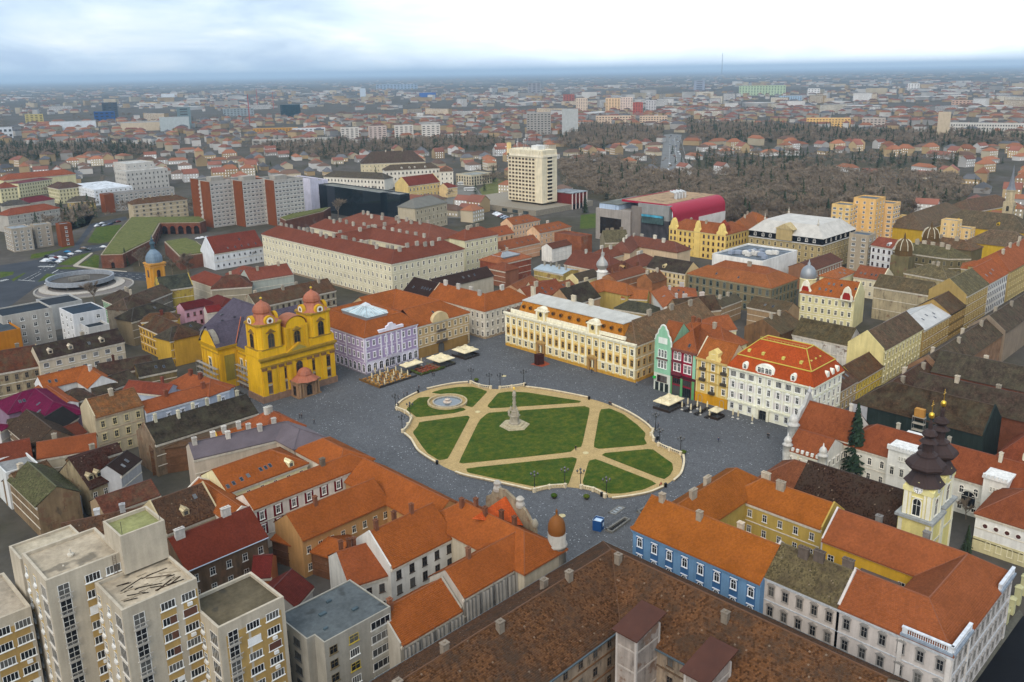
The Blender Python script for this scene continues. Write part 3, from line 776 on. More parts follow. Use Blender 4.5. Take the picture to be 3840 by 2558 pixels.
  D(pts=[(268,257),(292,257)],w=12.0,h=11.5,r=4.8,col='c8bda8',rcol='a64a2e',sky=[(0,0.2,0.3),(0,0.35,0.3),(0,0.2,0.6),(0,0.5,0.3),(0,0.5,0.6),(0,0.7,0.4)],chim=[0.4],ckind='wide'),
 ]),
 ('ochre_house','ochre three-storey house with gabled bay and iron balconies beside the lilac one','house',[
  D(col='b99f74',rcol='bd5526',ww=1.1,wh=1.9,sp=3.1,wcol='e0d4bc',ends='xg',sky=[(0,0.5,0.5)],chim=0,gf=('bare',2.9,1.9),skipseg=(1,2),plinth='8a7658',pts=[(204.5,258.1),(232.4,258.1),(232.4,304.5),(204.5,304.5)],w=17.0,h=13.4,r=5.3),
 ]),
 ('lilac_house','lilac three-storey house with white trim, arcade and glass-topped courtyard on the square','house',[
  D(pts=[(179.0,257.6),(204.4,257.6),(204.4,292),(179.0,292)],w=8.6,closed=True,h=14.9,r=4.6,col='a493b2',rcol='bd5526',wh=2.0,sp=2.9,wcol='efecf0',cornice='cfc8d4',gf=('arch',3.2,1.7),sky=[(5,0.55,0.5),(5,0.6,0.5),(5,0.65,0.5)],skipseg=(1,2),plinth='8f8794'),
 ]),
 ('garrison','vast cream four-storey military building with red roofs and many chimneys around courtyards','barracks',[
  D(pts=[(252.8,462),(252.8,336.6),(300.8,336.6)],w=15,h=19.5,r=4.8,col='d2c9ac',rcol='93412e',floors=4,win='arch',ww=1.15,wh=2.2,sp=3.6,wcol='efe9d8',ends='hh',chim=26,ckind='wide',ccol='c8bfae',cornice='e2dac4',wincap=260,plinth='9a8870'),
  D(pts=[(286,351),(286,462)],w=-14,h=19.5,r=4.6,col='d2c9ac',rcol='964330',win=None,ends='hh',chim=14,ckind='wide',ccol='c8bfae'),
  D(pts=[(267,400),(315,400)],w=13,h=19.5,r=4.5,col='d2c9ac',rcol='964330',win=None,ends='xx',chim=5,ckind='wide',ccol='c8bfae'),
  D(pts=[(315.6,352.0),(341.0,352.0)],w=14,h=20.0,r=4.6,col='cfc8a6',rcol='a0472f',floors=4,win='arch',ww=1.15,wh=2.2,sp=3.4,wcol='efe9d8',ends='hh',chim=3,ckind='wide'),
  D(pts=[(300,366),(300,462)],w=-30,h=19.5,r=6.6,col='cfc8a6',rcol='9a4a36',win=None,ends='hh',chim=12,ckind='wide',ccol='c8bfae'),
 ]),
 ('city_gate_house','white and brick gatehouse with steep red roof and roof windows by the bastion','gatehouse',[
  D(col='d4d6d8',rcol='913829',floors=2,win='bare',ww=0.8,wh=1.1,wcol='6a6a70',sp=3.5,ends='pg',sky=[(0,0.3,0.2),(0,0.45,0.2),(0,0.58,0.2),(0,0.72,0.2),(0,0.87,0.2),(0,0.6,0.6)],gf=('bare',1.1,0.8),pts=[(227.6,473.6),(259.2,473.6)],w=16.8,h=10,r=8.7),
 ]),
 ('bishop_house','white bishop residence with turrets and long orange roof right of the square','residence',[
  D(pts=[(219.6,105.0),(219.6,90.0)],w=14,h=10.5,r=5.8,col='dcd6c8',rcol='ab4c2a',floors=2,win='archframe',sp=3.4,chim=[0.8],ckind='slim',ccol='e0d8c8'),
  D(pts=[(206.8,101.5),(206.8,91.0)],w=13,h=9.0,r=3.8,col='dcd6c8',rcol='ab4c2a',floors=2,win='archframe',sp=2.6,cornice='e0dccc',gab=True),
  D(pts=[(219.5,92.0),(219.5,42.0)],w=14,h=9.5,r=5.2,col='d8d4c8',rcol='a8492a',floors=2,win='arch',ww=1.0,wh=2.0,sp=3.4,ends='hg',chim=[0.12,0.3,0.42,0.72,0.85],ckind='slim',ccol='dcd2bc'),
 ]),
 ('sheeted_house','house behind dark green construction netting with rusty brown roof at the right','house',[
  D(pts=[(247.5,100.6),(247.5,64.5)],w=15.5,h=11,r=6.4,col='232d2a',wall='sheeting',rcol='5f3a28',roof='mossy_tiles',win=None,ends='hp',cornice=None,string=False),
 ]),
 ('street_roof_house','low mossy roofs behind the netted house along the right-hand street','house',[
  D(pts=[(248,101.5),(292,101.5)],w=-11,h=9.5,r=5.0,col='8a6048',rcol='704030',roof='worn_tiles',win=None,ends='hg',chim=4,wall='brick'),
  D(pts=[(292,101.5),(352,101.5)],w=-12,h=11,r=5.0,col='8a6a50',rcol='5b4a3a',roof='mossy_tiles',win=None,ends='pg',chim=4,wall='brick'),
  D(pts=[(352,101.5),(430,101.5)],w=-13,h=12,r=5.2,col='8a7a68',rcol='5a4a3c',roof='mossy_tiles',win=None,ends='pp',chim=5),
 ]),
 ('brick_yard_house','brown brick courtyard house with dark weathered roof at the right edge','house',[
  D(pts=[(276,90),(276,40)],w=-13,h=12,r=5.5,col='744632',wall='brick',rcol='4c3c32',roof='mossy_tiles',win=None,chim=3),
  D(pts=[(300,92),(300,30)],w=-14,h=13,r=5.5,col='744632',wall='brick',rcol='4f4438',roof='mossy_tiles',win=None,chim=3),
 ]),
 ('dormer_roof_house','red-roofed villa with round white dormers at the right edge','house',[
  D(pts=[(240,58.5),(240,20)],w=16,h=9,r=9.0,col='d6cdb8',rcol='9c4228',win=None,ends='hh',sky=[(0,0.3,0.6),(0,0.35,0.6),(0,0.4,0.6)]),
 ]),
 ('white_arcade_house','white house with round quatrefoil windows and orange hipped roof at the right edge','house',[
  D(col='dedcd6',rcol='a54a2c',win=None,ends='hg',chim=[0.35],ckind='slim',ccol='d8ceb8',tiles=None,pts=[(203.2,52.1),(203.2,40.0)],w=15.6,h=9.5,r=5.7),
 ]),
 ('church_nave','dark brown tiled nave roof of the Serbian church beside its twin towers','church',[
  D(col='d8c878',rcol='3c2a20',roof='mossy_tiles',win=None,ends='gx',tiles=(0.32,0.34,'laid_old_tiles'),pts=[(182.7,87.0),(182.7,61.5)],w=13.6,h=10.5,r=5.7),
  D(pts=[(182.9,97.0),(182.9,87.1)],w=13.2,h=10.2,r=5.0,ends='hg',col='d8c878',rcol='9a4a2e',win=None),
 ]),
 ('blue_house','bright blue house with white windows and a large plain orange roof','house',[
  D(pts=[(138.3,102.0),(138.3,71.2)],w=13.5,h=13.0,r=5.4,col='6a8fb2',rcol='c05a22',win='archframe',ww=1.15,wh=2.1,sp=3.9,wcol='dfe3e8',chim=[0.1,0.42,0.7],ccol='d5c2a8',tiles=(0.38,0.36,'laid_tiles'),cornice='6a8fb2',string=False),
  D(pts=[(138.7,102.3),(177.3,102.3)],w=-11.5,h=12.9,r=4.4,ends='hh',col='b59a50',rcol='c05a22',win=None,chim=[0.3,0.62],ckind='wide',ccol='d8c8b0',tiles=(0.38,0.36,'laid_tiles')),
  D(col='b59a50',rcol='c05a22',win='bare',ends='hp',inner=True,chim=[0.02,0.3],ckind='wide',ccol='d8c8b0',tiles=(0.38,0.36,'laid_tiles'),sp=4,wcol='d8d4cc',pts=[(166.8,95.4),(166.8,72.6)],w=11,h=12.5,r=4.0),
 ]),
 ('moss_roof_house','white stuccoed house whose tiled roof is overgrown with grey-green moss','house',[
  D(col='c9bfb6',rcol='6a5f43',roof='mossy_tiles',win='ped',ww=1.1,wh=2.0,sp=3.1,wcol='8f8880',ends='pp',tiles=(0.28,0.3,'laid_old_tiles'),cornice='c4c8cc',chim=[0.35,0.55,0.9],ckind='wide',ccol='6f6258',pts=[(140.0,71.2),(140.0,56.5)],w=11.8,h=14,r=4.6),
 ]),
 ('stucco_corner_house','pale stuccoed corner house with balustraded attic and red roof by the dark street','house',[
  D(pts=[(173.0,69.0),(173.0,36.7),(140.0,36.7),(140.0,56.3)],w=-13,h=14.0,r=4.7,col='c6beb8',rcol='b4532f',win='ped',ww=1.1,wh=2.0,wcol='8d8a86',ends='pp',tiles=(0.38,0.36,'laid_tiles'),cornice='c4c8cc',chim=[0.14,0.3],ccol='8f8a84',inner=False,skipseg=(0,)),
 ]),
 ('peach_house','peach two-winged house with orange roofs and many roof windows near the grey mall','house',[
  D(col='d8b08a',rcol='b0532e',win='bare',ww=1,wh=1.5,sp=4,ends='gh',gab=True,sky=[(0,0.1,0.3),(0,0.25,0.35),(0,0.4,0.4),(0,0.55,0.42),(0,0.7,0.45),(0,0.82,0.5)],chim=[0.6],ckind='wide',ccol='e0d4c4',pts=[(394.5,369.0),(424.6,369.0)],w=11.2,h=11,r=3.8),
  D(col='d8b08a',rcol='b0532e',win='bare',ends='gh',gab=True,sky=[(0,0.25,0.5),(0,0.45,0.3),(0,0.6,0.3)],chim=[0.3,0.7],ckind='wide',ccol='e0d4c4',pts=[(402.8,401.1),(429.2,401.1)],w=11.6,h=11.5,r=3.9),
 ]),
 ('arcade_wing','low peach wing with round arches under an orange roof beside the military building','house',[
  D(col='d8b08a',rcol='b4502c',floors=2,win='arch',ww=1.6,wh=2.2,sp=4,sky=[(0,0.2,0.4),(0,0.6,0.4)],wcol='c8a078',pts=[(374.3,394.1),(396.7,394.1)],w=13.0,h=8,r=4.4),
 ]),
 ('skylight_wing','long orange roof with a line of roof windows right of the military building','house',[
  D(col='c89a78',rcol='ab5030',win=None,sky=[(0,0.2,0.4),(0,0.5,0.45),(0,0.62,0.45),(0,0.78,0.5),(0,0.88,0.5)],pts=[(346.8,357.1),(381.9,357.1)],w=11.0,h=8.5,r=4.0),
 ]),
 ('white_gable_house','low brown-roofed house with bright white end wall behind the silver turret','house',[
  D(col='dedad2',rcol='7a3a28',win=None,cornice=None,pts=[(372.0,337.9),(389.7,337.9)],w=8.4,h=8.5,r=2.4),
 ]),
 ('brick_box_house','tall blank brick party walls of a roofless-looking house near the mall','house',[
  D(col='8a5236',wall='brick',rcol='6a4030',win=None,poly=[(399.3,338.3),(409.4,338.3),(409.4,360.7),(399.3,360.7)],h=11,segs=[0,3]),
 ]),
 ('skylit_orange_house','bright orange roof with a grey glass dome beside the military building','house',[
  D(col='8a4a34',wall='brick',rcol='c05c38',win=None,ends='hh',chim=2,pts=[(314.6,322.7),(337.9,322.7)],w=16.4,h=11,r=4.0),
  D(pts=[(319.5,325.5),(331.5,325.5)],w=9,h=13.4,r=1.6,z0=11.2,ends='hh',win=None,cornice=None,col='8a9298',roof='sheet_metal',rcol='8d9296'),
 ]),
 ('red_lean_house','small red-brown courtyard roofs left of the skylit orange one','house',[
  D(col='8a5a44',rcol='a04a30',win=None,ends='hh',pts=[(310.0,326.9),(310.0,314.8)],w=10,h=9,r=2.9),
 ]),
 ('metal_roof_house','house with pale metal roof and peeling yellow wall below the big red roofs','house',[
  D(col='b8a05c',wall='old_plaster',roof='sheet_metal',rcol='9aa6ac',win=None,chim=5,ckind='slim',ccol='b0a898',ridge=False,pts=[(323.0,306.3),(323.0,285.8)],w=12,h=9.5,r=1.3),
 ]),
 ('cream_gable_house','brown-roofed house with plain cream gable below the silver onion turret','house',[
  D(col='d8c894',rcol='5e4030',win=None,ends='pg',pts=[(315.2,268.8),(331.6,268.8)],w=8.0,h=10,r=2.7),
 ]),
 ('orange_lot_house','orange roofs with roof windows left of the cream-gabled house','house',[
  D(col='c8b898',rcol='a64c2e',win=None,sky=4,pts=[(284.3,270.6),(293.0,265.9)],w=11,h=10,r=3.7),
  D(col='c8b898',rcol='a04e30',win=None,sky=[(0,0.4,0.4),(0,0.55,0.4)],pts=[(295.9,268.5),(311.7,268.5)],w=6.0,h=9,r=2.0),
  D(col='b08a68',rcol='a85232',win=None,pts=[(287.9,283.7),(309.3,290.5)],w=8,h=8,r=2.3),
 ]),
 ('red_block_house','long plain red roof behind the silver onion turret','house',[
  D(col='c8b090',rcol='8c4230',win=None,ends='gh',chim=2,ccol='e0dccc',pts=[(336.8,297.1),(336.8,265.8)],w=17,h=11,r=6.2),
 ]),
 ('red_cross_house','red-brown roofs with cream chimneys between mall and silver turret','house',[
  D(col='c8b090',rcol='8e4634',win=None,ends='hh',chim=6,ckind='wide',ccol='e2dac8',pts=[(373.6,297.4),(409.0,312.2),(409.0,266.2)],w=-13,h=12,r=4.4),
  D(col='c8b090',rcol='90442f',win=None,ends='hh',chim=2,ckind='wide',ccol='e2dac8',pts=[(359.4,288.9),(380.8,288.9)],w=12,h=11,r=4.0),
  D(col='c8b090',rcol='8a4230',win=None,ends='hh',chim=2,ckind='wide',ccol='e2dac8',pts=[(356.7,262.3),(375.3,262.3)],w=13,h=11,r=4.4),
 ]),
 ('moss_gable_house','mossy grey-green gabled roof before the dark mall entrance','house',[
  D(col='8f8468',roof='mossy_tiles',rcol='6b6248',win=None,chim=3,ckind='wide',ccol='9a8a70',pts=[(397.3,318.1),(408.6,309.2)],w=14,h=11,r=5.9),
 ]),
 ('dormer_hip_house','red pyramid-roofed house with yellow dormer and brick yard walls','house',[
  D(col='b09060',rcol='85402c',win=None,ends='hh',pts=[(337.5,266.8),(337.5,258.2)],w=11,h=12,r=4.3),
  D(col='b09060',rcol='85402c',win=None,ends='hh',dorm=[(0,0.2,0.3)],pts=[(337.2,258.6),(348.8,258.6)],w=11,h=12,r=4.3),
 ]),
 ('brick_court_house','ruddy roofs and brown brick party walls left of the dark-roofed yellow house','house',[
  D(col='9a6a48',wall='brick',rcol='98492f',win=None,chim=4,ckind='slim',ccol='8a5a40',pts=[(325.1,253.5),(350.9,253.5)],w=9,h=11,r=2.4),
  D(pts=[(334.2,238.3),(346.0,238.3)],w=9,h=10.4,r=3.4,ends='pp',win=None,cornice=None,string=False,col='96633f',wall='brick',roof='worn_tiles',rcol='8a4a30',chim=2),
 ]),
 ('dark_roof_yellow_house','pale yellow house with dark brown roof and small pointed gable','house',[
  D(col='d3bd8c',roof='mossy_tiles',rcol='3f322b',floors=4,win='bare',wcol='6a5a48',sp=2.4,ww=0.8,wh=1.4,dorm=[(0,0.42,0.2)],pts=[(353.9,255.9),(353.9,232.7)],w=13,h=12.5,r=4.7),
 ]),
 ('court_orange_house','L-shaped orange roof around a dark courtyard with tall louvres behind the cream palace','house',[
  D(col='b09a58',rcol='bf5c30',win=None,ends='hh',pts=[(297.9,254.7),(315.2,254.7),(315.2,230.3)],w=-11,h=11.5,r=3.7),
  D(col='b09a4a',rcol='bf5c30',win=None,pts=[(303.6,233.3),(309.3,223.2)],w=10,h=10,r=2.9),
 ]),
 ('brown_mottled_house','dark mottled brown roof with two cream chimneys right behind the cream palace','house',[
  D(col='a88868',roof='mossy_tiles',rcol='4b2f25',win=None,chim=[0.3,0.95],ckind='wide',ccol='d5c4a0',pts=[(273.6,237.1),(292.9,237.1)],w=14.0,h=12,r=5.9),
 ]),
 ('white_box_house','white-walled house with flat orange roof behind the mint and red fronts','house',[
  D(col='e2dfd8',rcol='c05a32',win=None,sky=[(0,0.5,0.5)],chim=2,ccol='e6e0d8',pts=[(315.0,224.9),(296.2,204.8)],w=12,h=12,r=2.7),
  D(col='e2dfd8',rcol='bd5630',win=None,ends='hh',sky=[(0,0.3,0.6),(0,0.6,0.4)],chim=[0.8],ckind='wide',ccol='e6e0d8',pts=[(317.1,218.0),(325.0,207.3)],w=13,h=11,r=2.6),
 ]),
 ('bush_roof_house','roof overgrown with dark moss behind the cream palace','house',[
  D(col='a8905c',roof='mossy_tiles',rcol='4c4a3a',win=None,ends='hh',pts=[(290.4,226.7),(293.5,208.8)],w=9,h=9,r=3.0),
 ]),
 ('mottled_brown_long','rusty mottled steep roof behind the pink and mint fronts','house',[
  D(col='9a8060',roof='mossy_tiles',rcol='6a3b28',win=None,chim=[0.3,0.7],ckind='wide',ccol='e0d0c4',pts=[(292.4,194.9),(310.0,185.7)],w=10.6,h=12,r=4.8),
 ]),
 ('brown_yard_house','low brown roofs in the yards before the dark classical building','house',[
  D(col='9a8060',roof='worn_tiles',rcol='70503c',win=None,chim=2,pts=[(322.8,193.1),(339.7,193.1)],w=6.6,h=9,r=2.2),
  D(col='9a8060',roof='worn_tiles',rcol='7d5238',win=None,sky=[(0,0.4,0.4),(0,0.6,0.4)],pts=[(331.2,185.2),(331.2,166.9)],w=12,h=9,r=3.5),
 ]),
 ('classical_house','dark sooty classical building with heavy cornice and orange roof around a court','house',[
  D(col='7a6e54',rcol='ba5a30',win='archframe',ww=1.3,wh=2.5,sp=3.6,wcol='6a7468',cornice='9c8e70',ends='hh',sky=[(0,0.3,0.4),(0,0.6,0.4)],pts=[(353.2,230.7),(353.2,185.9),(378.3,185.9)],w=14,h=13,r=4.0),
  D(col='7a6e54',rcol='b0532f',win=None,ends='hh',chim=[0.6],ckind='wide',pts=[(371.2,230.4),(371.2,195.1)],w=12,h=13,r=3.5),
 ]),
 ('gabled_yellow_row','long yellow building with ornate curved gables and orange roof before the mall','house',[
  D(pts=[(440.0,302.0),(440.0,262.4),(464.0,262.4)],w=14,h=16,r=5.1,col='dcbb68',rcol='b4532d',floors=4,win='bare',ww=1.2,wh=2.0,sp=3.2,wcol='6a3a30',ends='hh',cornice='e0c888',chim=3),
  D(col='d8b86a',rcol='b8582e',win=None,ends='hh',chim=2,pts=[(463.6,276.5),(517.1,293.7),(505.9,269.1)],w=-13,h=15,r=4.7),
 ]),
 ('white_plant_house','white flat building crowded with rooftop air-conditioning units','house',[
  D(col='e4e1da',rcol='6d747a',win=None,par=0.9,poly=[(390.2,211.0),(426.8,211.0),(426.8,240.3),(390.2,240.3)],h=15,segs=[0,3]),
 ]),
 ('brown_slope_house','brown and pink sheet roofs right of the white flat building','house',[
  D(col='8a6248',rcol='7a4030',win='bare',pts=[(407.0,192.0),(440.1,192.0)],w=13.4,h=11,r=3.0),
 ]),
 ('court_orange_row','orange roofs with roof windows between silver dome and street','house',[
  D(col='d8cfa0',rcol='c45f34',win=None,ends='hh',sky=[(0,0.3,0.5),(0,0.5,0.3),(0,0.7,0.6)],pts=[(398.7,175.2),(416.9,175.2)],w=9.4,h=11,r=2.7),
 ]),
 ('white_edge_house','orange-roofed low house with white party wall edge and three round windows','house',[
  D(col='d8cdb0',rcol='a64e30',floors=2,win='bare',ends='gp',sky=[(0,0.2,0.35),(0,0.35,0.35),(0,0.58,0.35),(0,0.73,0.35)],pts=[(412.2,173.5),(412.2,159.8)],w=13.4,h=10,r=4.5),
 ]),
 ('silver_dome_house','cream art nouveau house with red-lined gables and silver corner dome','house',[
  D(col='d9cf9e',rcol='bf5626',ww=1.1,wh=2.0,sp=2.8,wcol='ece6d0',ends='hp',sky=[(0,0.25,0.35),(0,0.38,0.35),(0,0.5,0.3),(0,0.3,0.7),(0,0.42,0.7),(0,0.6,0.7),(0,0.95,0.6)],cornice='efe8d6',pts=[(352.7,171.5),(355.8,148.8)],w=15.4,h=13.5,r=6.0),
 ]),
 ('brown_firewall_house','brown brick house with blank party walls between white mansard and silver dome','house',[
  D(pts=[(297.0,151.6),(315.0,151.6)],w=15,h=10.8,r=4.2,ends='pp',win=None,cornice=None,string=False,col='7e5f42',wall='old_plaster',roof='worn_tiles',rcol='7d5238',chim=2),
  D(col='dcd2a4',rcol='b8542e',win='bare',ends='hg',pts=[(274.4,169.8),(286.1,164.1)],w=12,h=13,r=4.0),
 ]),
 ('yellow_firewall_house','pale yellow street house with peeling white party wall and mossy roof','house',[
  D(pts=[(296.0,111.5),(331.5,111.5)],w=13,h=13.5,r=5.6,col='d8c98c',rcol='695340',roof='mossy_tiles',win='ped',ww=1.1,wh=2.0,sp=3.2,wcol='e8dfb8',ends='pg',cornice='e2d8a8'),
  D(pts=[(296.0,124.5),(296.0,146)],w=-12,h=12.5,r=5.0,col='d5cfc4',rcol='5f5136',roof='mossy_tiles',win=None,wall='old_plaster'),
 ]),
 ('low_yellow_house','low yellow street house with rust roof behind the white mansard building','house',[
  D(pts=[(275.0,111.5),(296.0,111.5)],w=10,h=7.6,r=4.2,col='c9a93e',rcol='80492f',roof='worn_tiles',floors=2,win='arch',ww=1,wh=1.8,sp=2.6,wcol='d8c46a'),
  D(pts=[(260.5,111.5),(275.0,111.5)],w=14,h=8.0,r=4.6,col='b8a070',rcol='7b4634',roof='worn_tiles',floors=2,win='bare',sp=2.8,sky=[(0,0.2,0.4),(0,0.4,0.4),(0,0.6,0.4),(0,0.8,0.4)]),
 ]),
 ('maroon_roof_house','dark red sheet roof with skylights behind the white mansard building','house',[
  D(pts=[(262,128),(286,128)],w=10,h=9,r=2.6,col='c8c0b4',rcol='6d1f22',win=None,sky=[(0,0.3,0.5),(0,0.5,0.5),(0,0.75,0.5)]),
 ]),
 ('grey_attic_house','ochre street house with grey metal attic and skylights','house',[
  D(pts=[(333.0,111.5),(361.0,111.5)],w=15,h=12.5,r=3.5,col='a88c54',roof='sheet_metal',rcol='b4b2ae',wcol='c8b078',sky=[(0,0.3,0.5),(0,0.5,0.6),(0,0.7,0.5),(0,0.6,0.3)]),
 ]),
 ('rust_street_house','ochre street house with rust roof and dark cornice','house',[
  D(pts=[(361.0,111.5),(379.0,111.5)],w=14,h=13,r=5,col='9c7f4a',rcol='7c4c34',roof='worn_tiles',wcol='b89a60',cornice='4a4438'),
 ]),
 ('moss_street_house','tall ochre street house with mossy roof and decaying side wall','house',[
  D(pts=[(379.0,111.5),(407.0,111.5)],w=15,h=17,r=6,col='a88f58',rcol='74694a',roof='mossy_tiles',floors=4,ww=1,wh=1.9,sp=2.9,wcol='c4ae78',ends='pg'),
  D(pts=[(379.0,126.5),(379.0,150)],w=-11,h=15,r=4.5,col='b0a284',rcol='6a5a40',roof='mossy_tiles',win=None,wall='old_plaster'),
 ]),
 ('white_street_house','tall white street house with bright orange roof','house',[
  D(pts=[(407.0,111.5),(434.0,111.5)],w=15,h=17.2,r=5.5,col='e4e2de',rcol='c2562e',floors=5,win='bare',ww=1,wh=1.9,sp=2.7,wcol='6a6460',sky=[(0,0.2,0.4),(0,0.4,0.4),(0,0.6,0.5)]),
 ]),
 ('far_street_house','ochre palace with heavy cornice and orange roof at the far end of the street','house',[
  D(pts=[(437,111.5),(500,111.5)],w=18,h=17.5,r=6.5,col='b09a64',rcol='ba5530',floors=4,sp=3.4,wcol='c8b480',ends='hh',cornice='a08c60',chim=4,ckind='wide'),
 ]),
 ('domed_moss_house','sooty palace with two ribbed brown domes and mossy roofs near the yellow flats','house',[
  D(col='6e6448',roof='mossy_tiles',rcol='6a6142',win='archframe',ww=1.2,wh=2.2,sp=3.4,wcol='8a8060',ends='hh',chim=5,ckind='wide',pts=[(462.3,174.2),(460.7,146.2),(467.9,137.9)],w=14,h=15,r=4.0),
  D(col='6e6448',roof='mossy_tiles',rcol='76583e',win=None,ends='hh',chim=4,ckind='wide',pts=[(465.4,173.8),(504.5,170.2),(502.0,142.7)],w=-14,h=15,r=3.7),
 ]),
 ('moss_slope_house','wide mossy tan roof in front of the domed palace','house',[
  D(col='b0a078',roof='mossy_tiles',rcol='77694a',win=None,ends='hh',wall='old_plaster',chim=2,pts=[(423.4,153.7),(419.9,132.5)],w=15,h=13,r=4.3),
 ]),
 ('white_gabled_house','white four-storey house with red roof and triangular pediment by the domed palace','house',[
  D(col='dcdad8',rcol='a84a34',floors=4,win='bare',ww=1.1,wh=1.8,sp=3.2,wcol='5a3a34',dorm=[(0,0.75,0.2)],pts=[(465.2,187.6),(462.6,175.2)],w=12,h=16,r=3.7),
 ]),
 ('orange_wing_house','orange roof with stone chimneys at the right edge beyond the street','house',[
  D(col='b0a070',rcol='c0582f',win=None,ends='hh',chim=4,ckind='wide',ccol='c8b898',pts=[(460.5,130.4),(460.5,114.5)],w=16,h=15,r=4.6),
  D(col='b0a070',rcol='c25a2e',win=None,ends='hh',pts=[(446.2,135.2),(448.6,125.1)],w=11,h=14,r=3.2),
 ]),
 ('brown_barracks','vast red-brown barracks roofs with grey mossy slopes at the upper right','barracks',[
  D(col='b8962e',rcol='8a5a42',roof='worn_tiles',win=None,ends='hh',pts=[(543.6,188.3),(625.2,188.3)],w=24,h=13,r=8.1),
  D(col='c2a02e',rcol='6a5a44',roof='mossy_tiles',win=None,ends='hh',dorm=[(1,0.3,0.3),(1,0.8,0.3)],pts=[(595.0,191.8),(595.0,139.3)],w=-24,h=13,r=8.7),
  D(col='b8962e',rcol='8c5640',roof='worn_tiles',win=None,ends='hh',pts=[(633.1,189.6),(689.1,177.5)],w=20,h=13,r=6.7),
  D(col='c2a02e',rcol='76604a',roof='mossy_tiles',win=None,ends='hh',pts=[(547.5,159.6),(547.5,127.1)],w=-20,h=12,r=6.7),
 ]),
 ('black_band_palace','stone palace with white-painted mansard roof above a black band and small finials','palace',[
  D(pts=[(448.0,252.0),(448.0,207.2),(489.0,207.2)],w=16,h=15.5,r=1.0,col='a8956a',roof='sheet_metal',rcol='c8c4be',floors=4,ww=1.3,wh=2.1,sp=3.7,wcol='cdbb92',cornice='a8956a'),
 ]),
 ('tall_yellow_flats','tall yellow apartment block with balconies at the edge of the park','flats',[
  D(poly=[(527,212),(541,212),(541,226),(527,226)],h=31,col='dcb070',rcol='5f6668',floors=10,win='bare',sp=4.6,ww=1.3,wh=1.4,segs=[0,3]),
  D(poly=[(519,224),(531,224),(531,236),(519,236)],h=27,col='dcb878',rcol='6d6e6c',floors=9,win='wide',ww=2,wh=1.4,sp=4,segs=[0,3]),
  D(poly=[(541.5,207),(553,207),(553,220),(541.5,220)],h=27,col='d9b27a',rcol='5f6668',floors=9,win='wide',ww=2.2,wh=1.4,sp=4,segs=[0,3]),
 ]),
 ('low_yellow_flats','yellow stepped apartment blocks with flat roofs behind the domed palace','flats',[
  D(col='dab879',rcol='7a7c70',floors=6,win='wide',ww=1.6,wh=1.4,sp=3.4,poly=[(558.3,200.8),(566.1,200.8),(566.1,210.4),(558.3,210.4)],h=17,segs=[0,3]),
  D(col='d4b47e',rcol='77764e',floors=5,win='wide',ww=2,wh=1.4,sp=3.6,poly=[(551.3,194.0),(567.0,194.0),(567.0,202.0),(551.3,202.0)],h=15,segs=[0,3]),
  D(col='dcbb82',rcol='8a8880',floors=6,win='bare',ww=1.1,wh=1.4,sp=4,poly=[(555.8,173.4),(563.8,173.4),(563.8,182.9),(555.8,182.9)],h=18,segs=[0,3]),
  D(col='d8b880',rcol='7d8284',floors=5,win='bare',sp=4,poly=[(561.6,167.4),(570.5,167.4),(570.5,175.7),(561.6,175.7)],h=13,segs=[0,3]),
 ]),
 ('grey_flats','grey concrete apartment block with balconies beside the white four-storey house','flats',[
  D(col='a89a84',rcol='55606a',floors=6,win='wide',ww=2,wh=1.5,sp=4,poly=[(466.3,189.8),(476.3,189.8),(476.3,200.7),(466.3,200.7)],h=20,segs=[0,3]),
 ]),
 ('mustard_corner_block','plain ochre block with dark flat roof cut by the left edge','flats',[
  D(poly=[(76,371),(94.5,371),(94.5,400),(76,400)],h=14,col='b0701c',rcol='3f474d',win=None),
 ]),
 ('white_flats','grey-white apartment house with stepped flat dark roofs near the ring road','flats',[
  D(poly=[(92,384.5),(111,384.5),(111,400),(92,400)],h=17,col='a8a49c',rcol='2c343c',floors=5,win='bare',ww=1.4,wh=1.5,sp=4.5,par=0.5,segs=[0]),
  D(col='b8b6b2',rcol='2c3238',floors=4,win='bare',sp=5,par=1.0,poly=[(114.1,353.4),(122.2,353.4),(122.2,374.1),(114.1,374.1)],h=13,segs=[0,3]),
  D(col='c9c9c9',rcol='2f3b47',floors=5,win='bare',sp=5,par=0.3,poly=[(111.7,362.2),(124.6,362.2),(124.6,377.9),(111.7,377.9)],h=18,segs=[0,3]),
 ]),
 ('low_dark_roof_block','long low block with dark flat roof beside the round concrete basin','building',[
  D(col='a8a8a6',rcol='2b3036',win=None,poly=[(117.8,412.5),(132.2,412.5),(132.2,429.6),(117.8,429.6)],h=11,segs=[0,3]),
 ]),
 ('red_tower_block','red brick and white apartment tower, left of the three in a row','flats',[
  D(col='b0aaa2',rcol='6a6862',floors=11,win='wide',ww=2.2,wh=1.4,sp=3.0,segs=[0],poly=[(296.7,613.2),(314.0,613.2),(314.0,644.1),(296.7,644.1)],h=34),
 ]),
 ('red_tower_block','red brick and white apartment tower, middle of the three in a row','flats',[
  D(col='b0aaa2',rcol='6a6862',floors=11,win='wide',ww=2.2,wh=1.4,sp=3.0,segs=[0],poly=[(314.5,597.3),(334.1,597.3),(334.1,626.8),(314.5,626.8)],h=34),
 ]),
 ('red_tower_block','red brick and white apartment tower, right of the three, nearest the white hospital','flats',[
  D(col='b0aaa2',rcol='6a6862',floors=11,win='wide',ww=2.2,wh=1.4,sp=3.0,segs=[0],poly=[(332.0,581.8),(356.9,581.8),(356.9,609.5),(332.0,609.5)],h=34),
 ]),
 ('white_clinic','lilac-white modernist building with rounded corner beside the black glass office','clinic',[
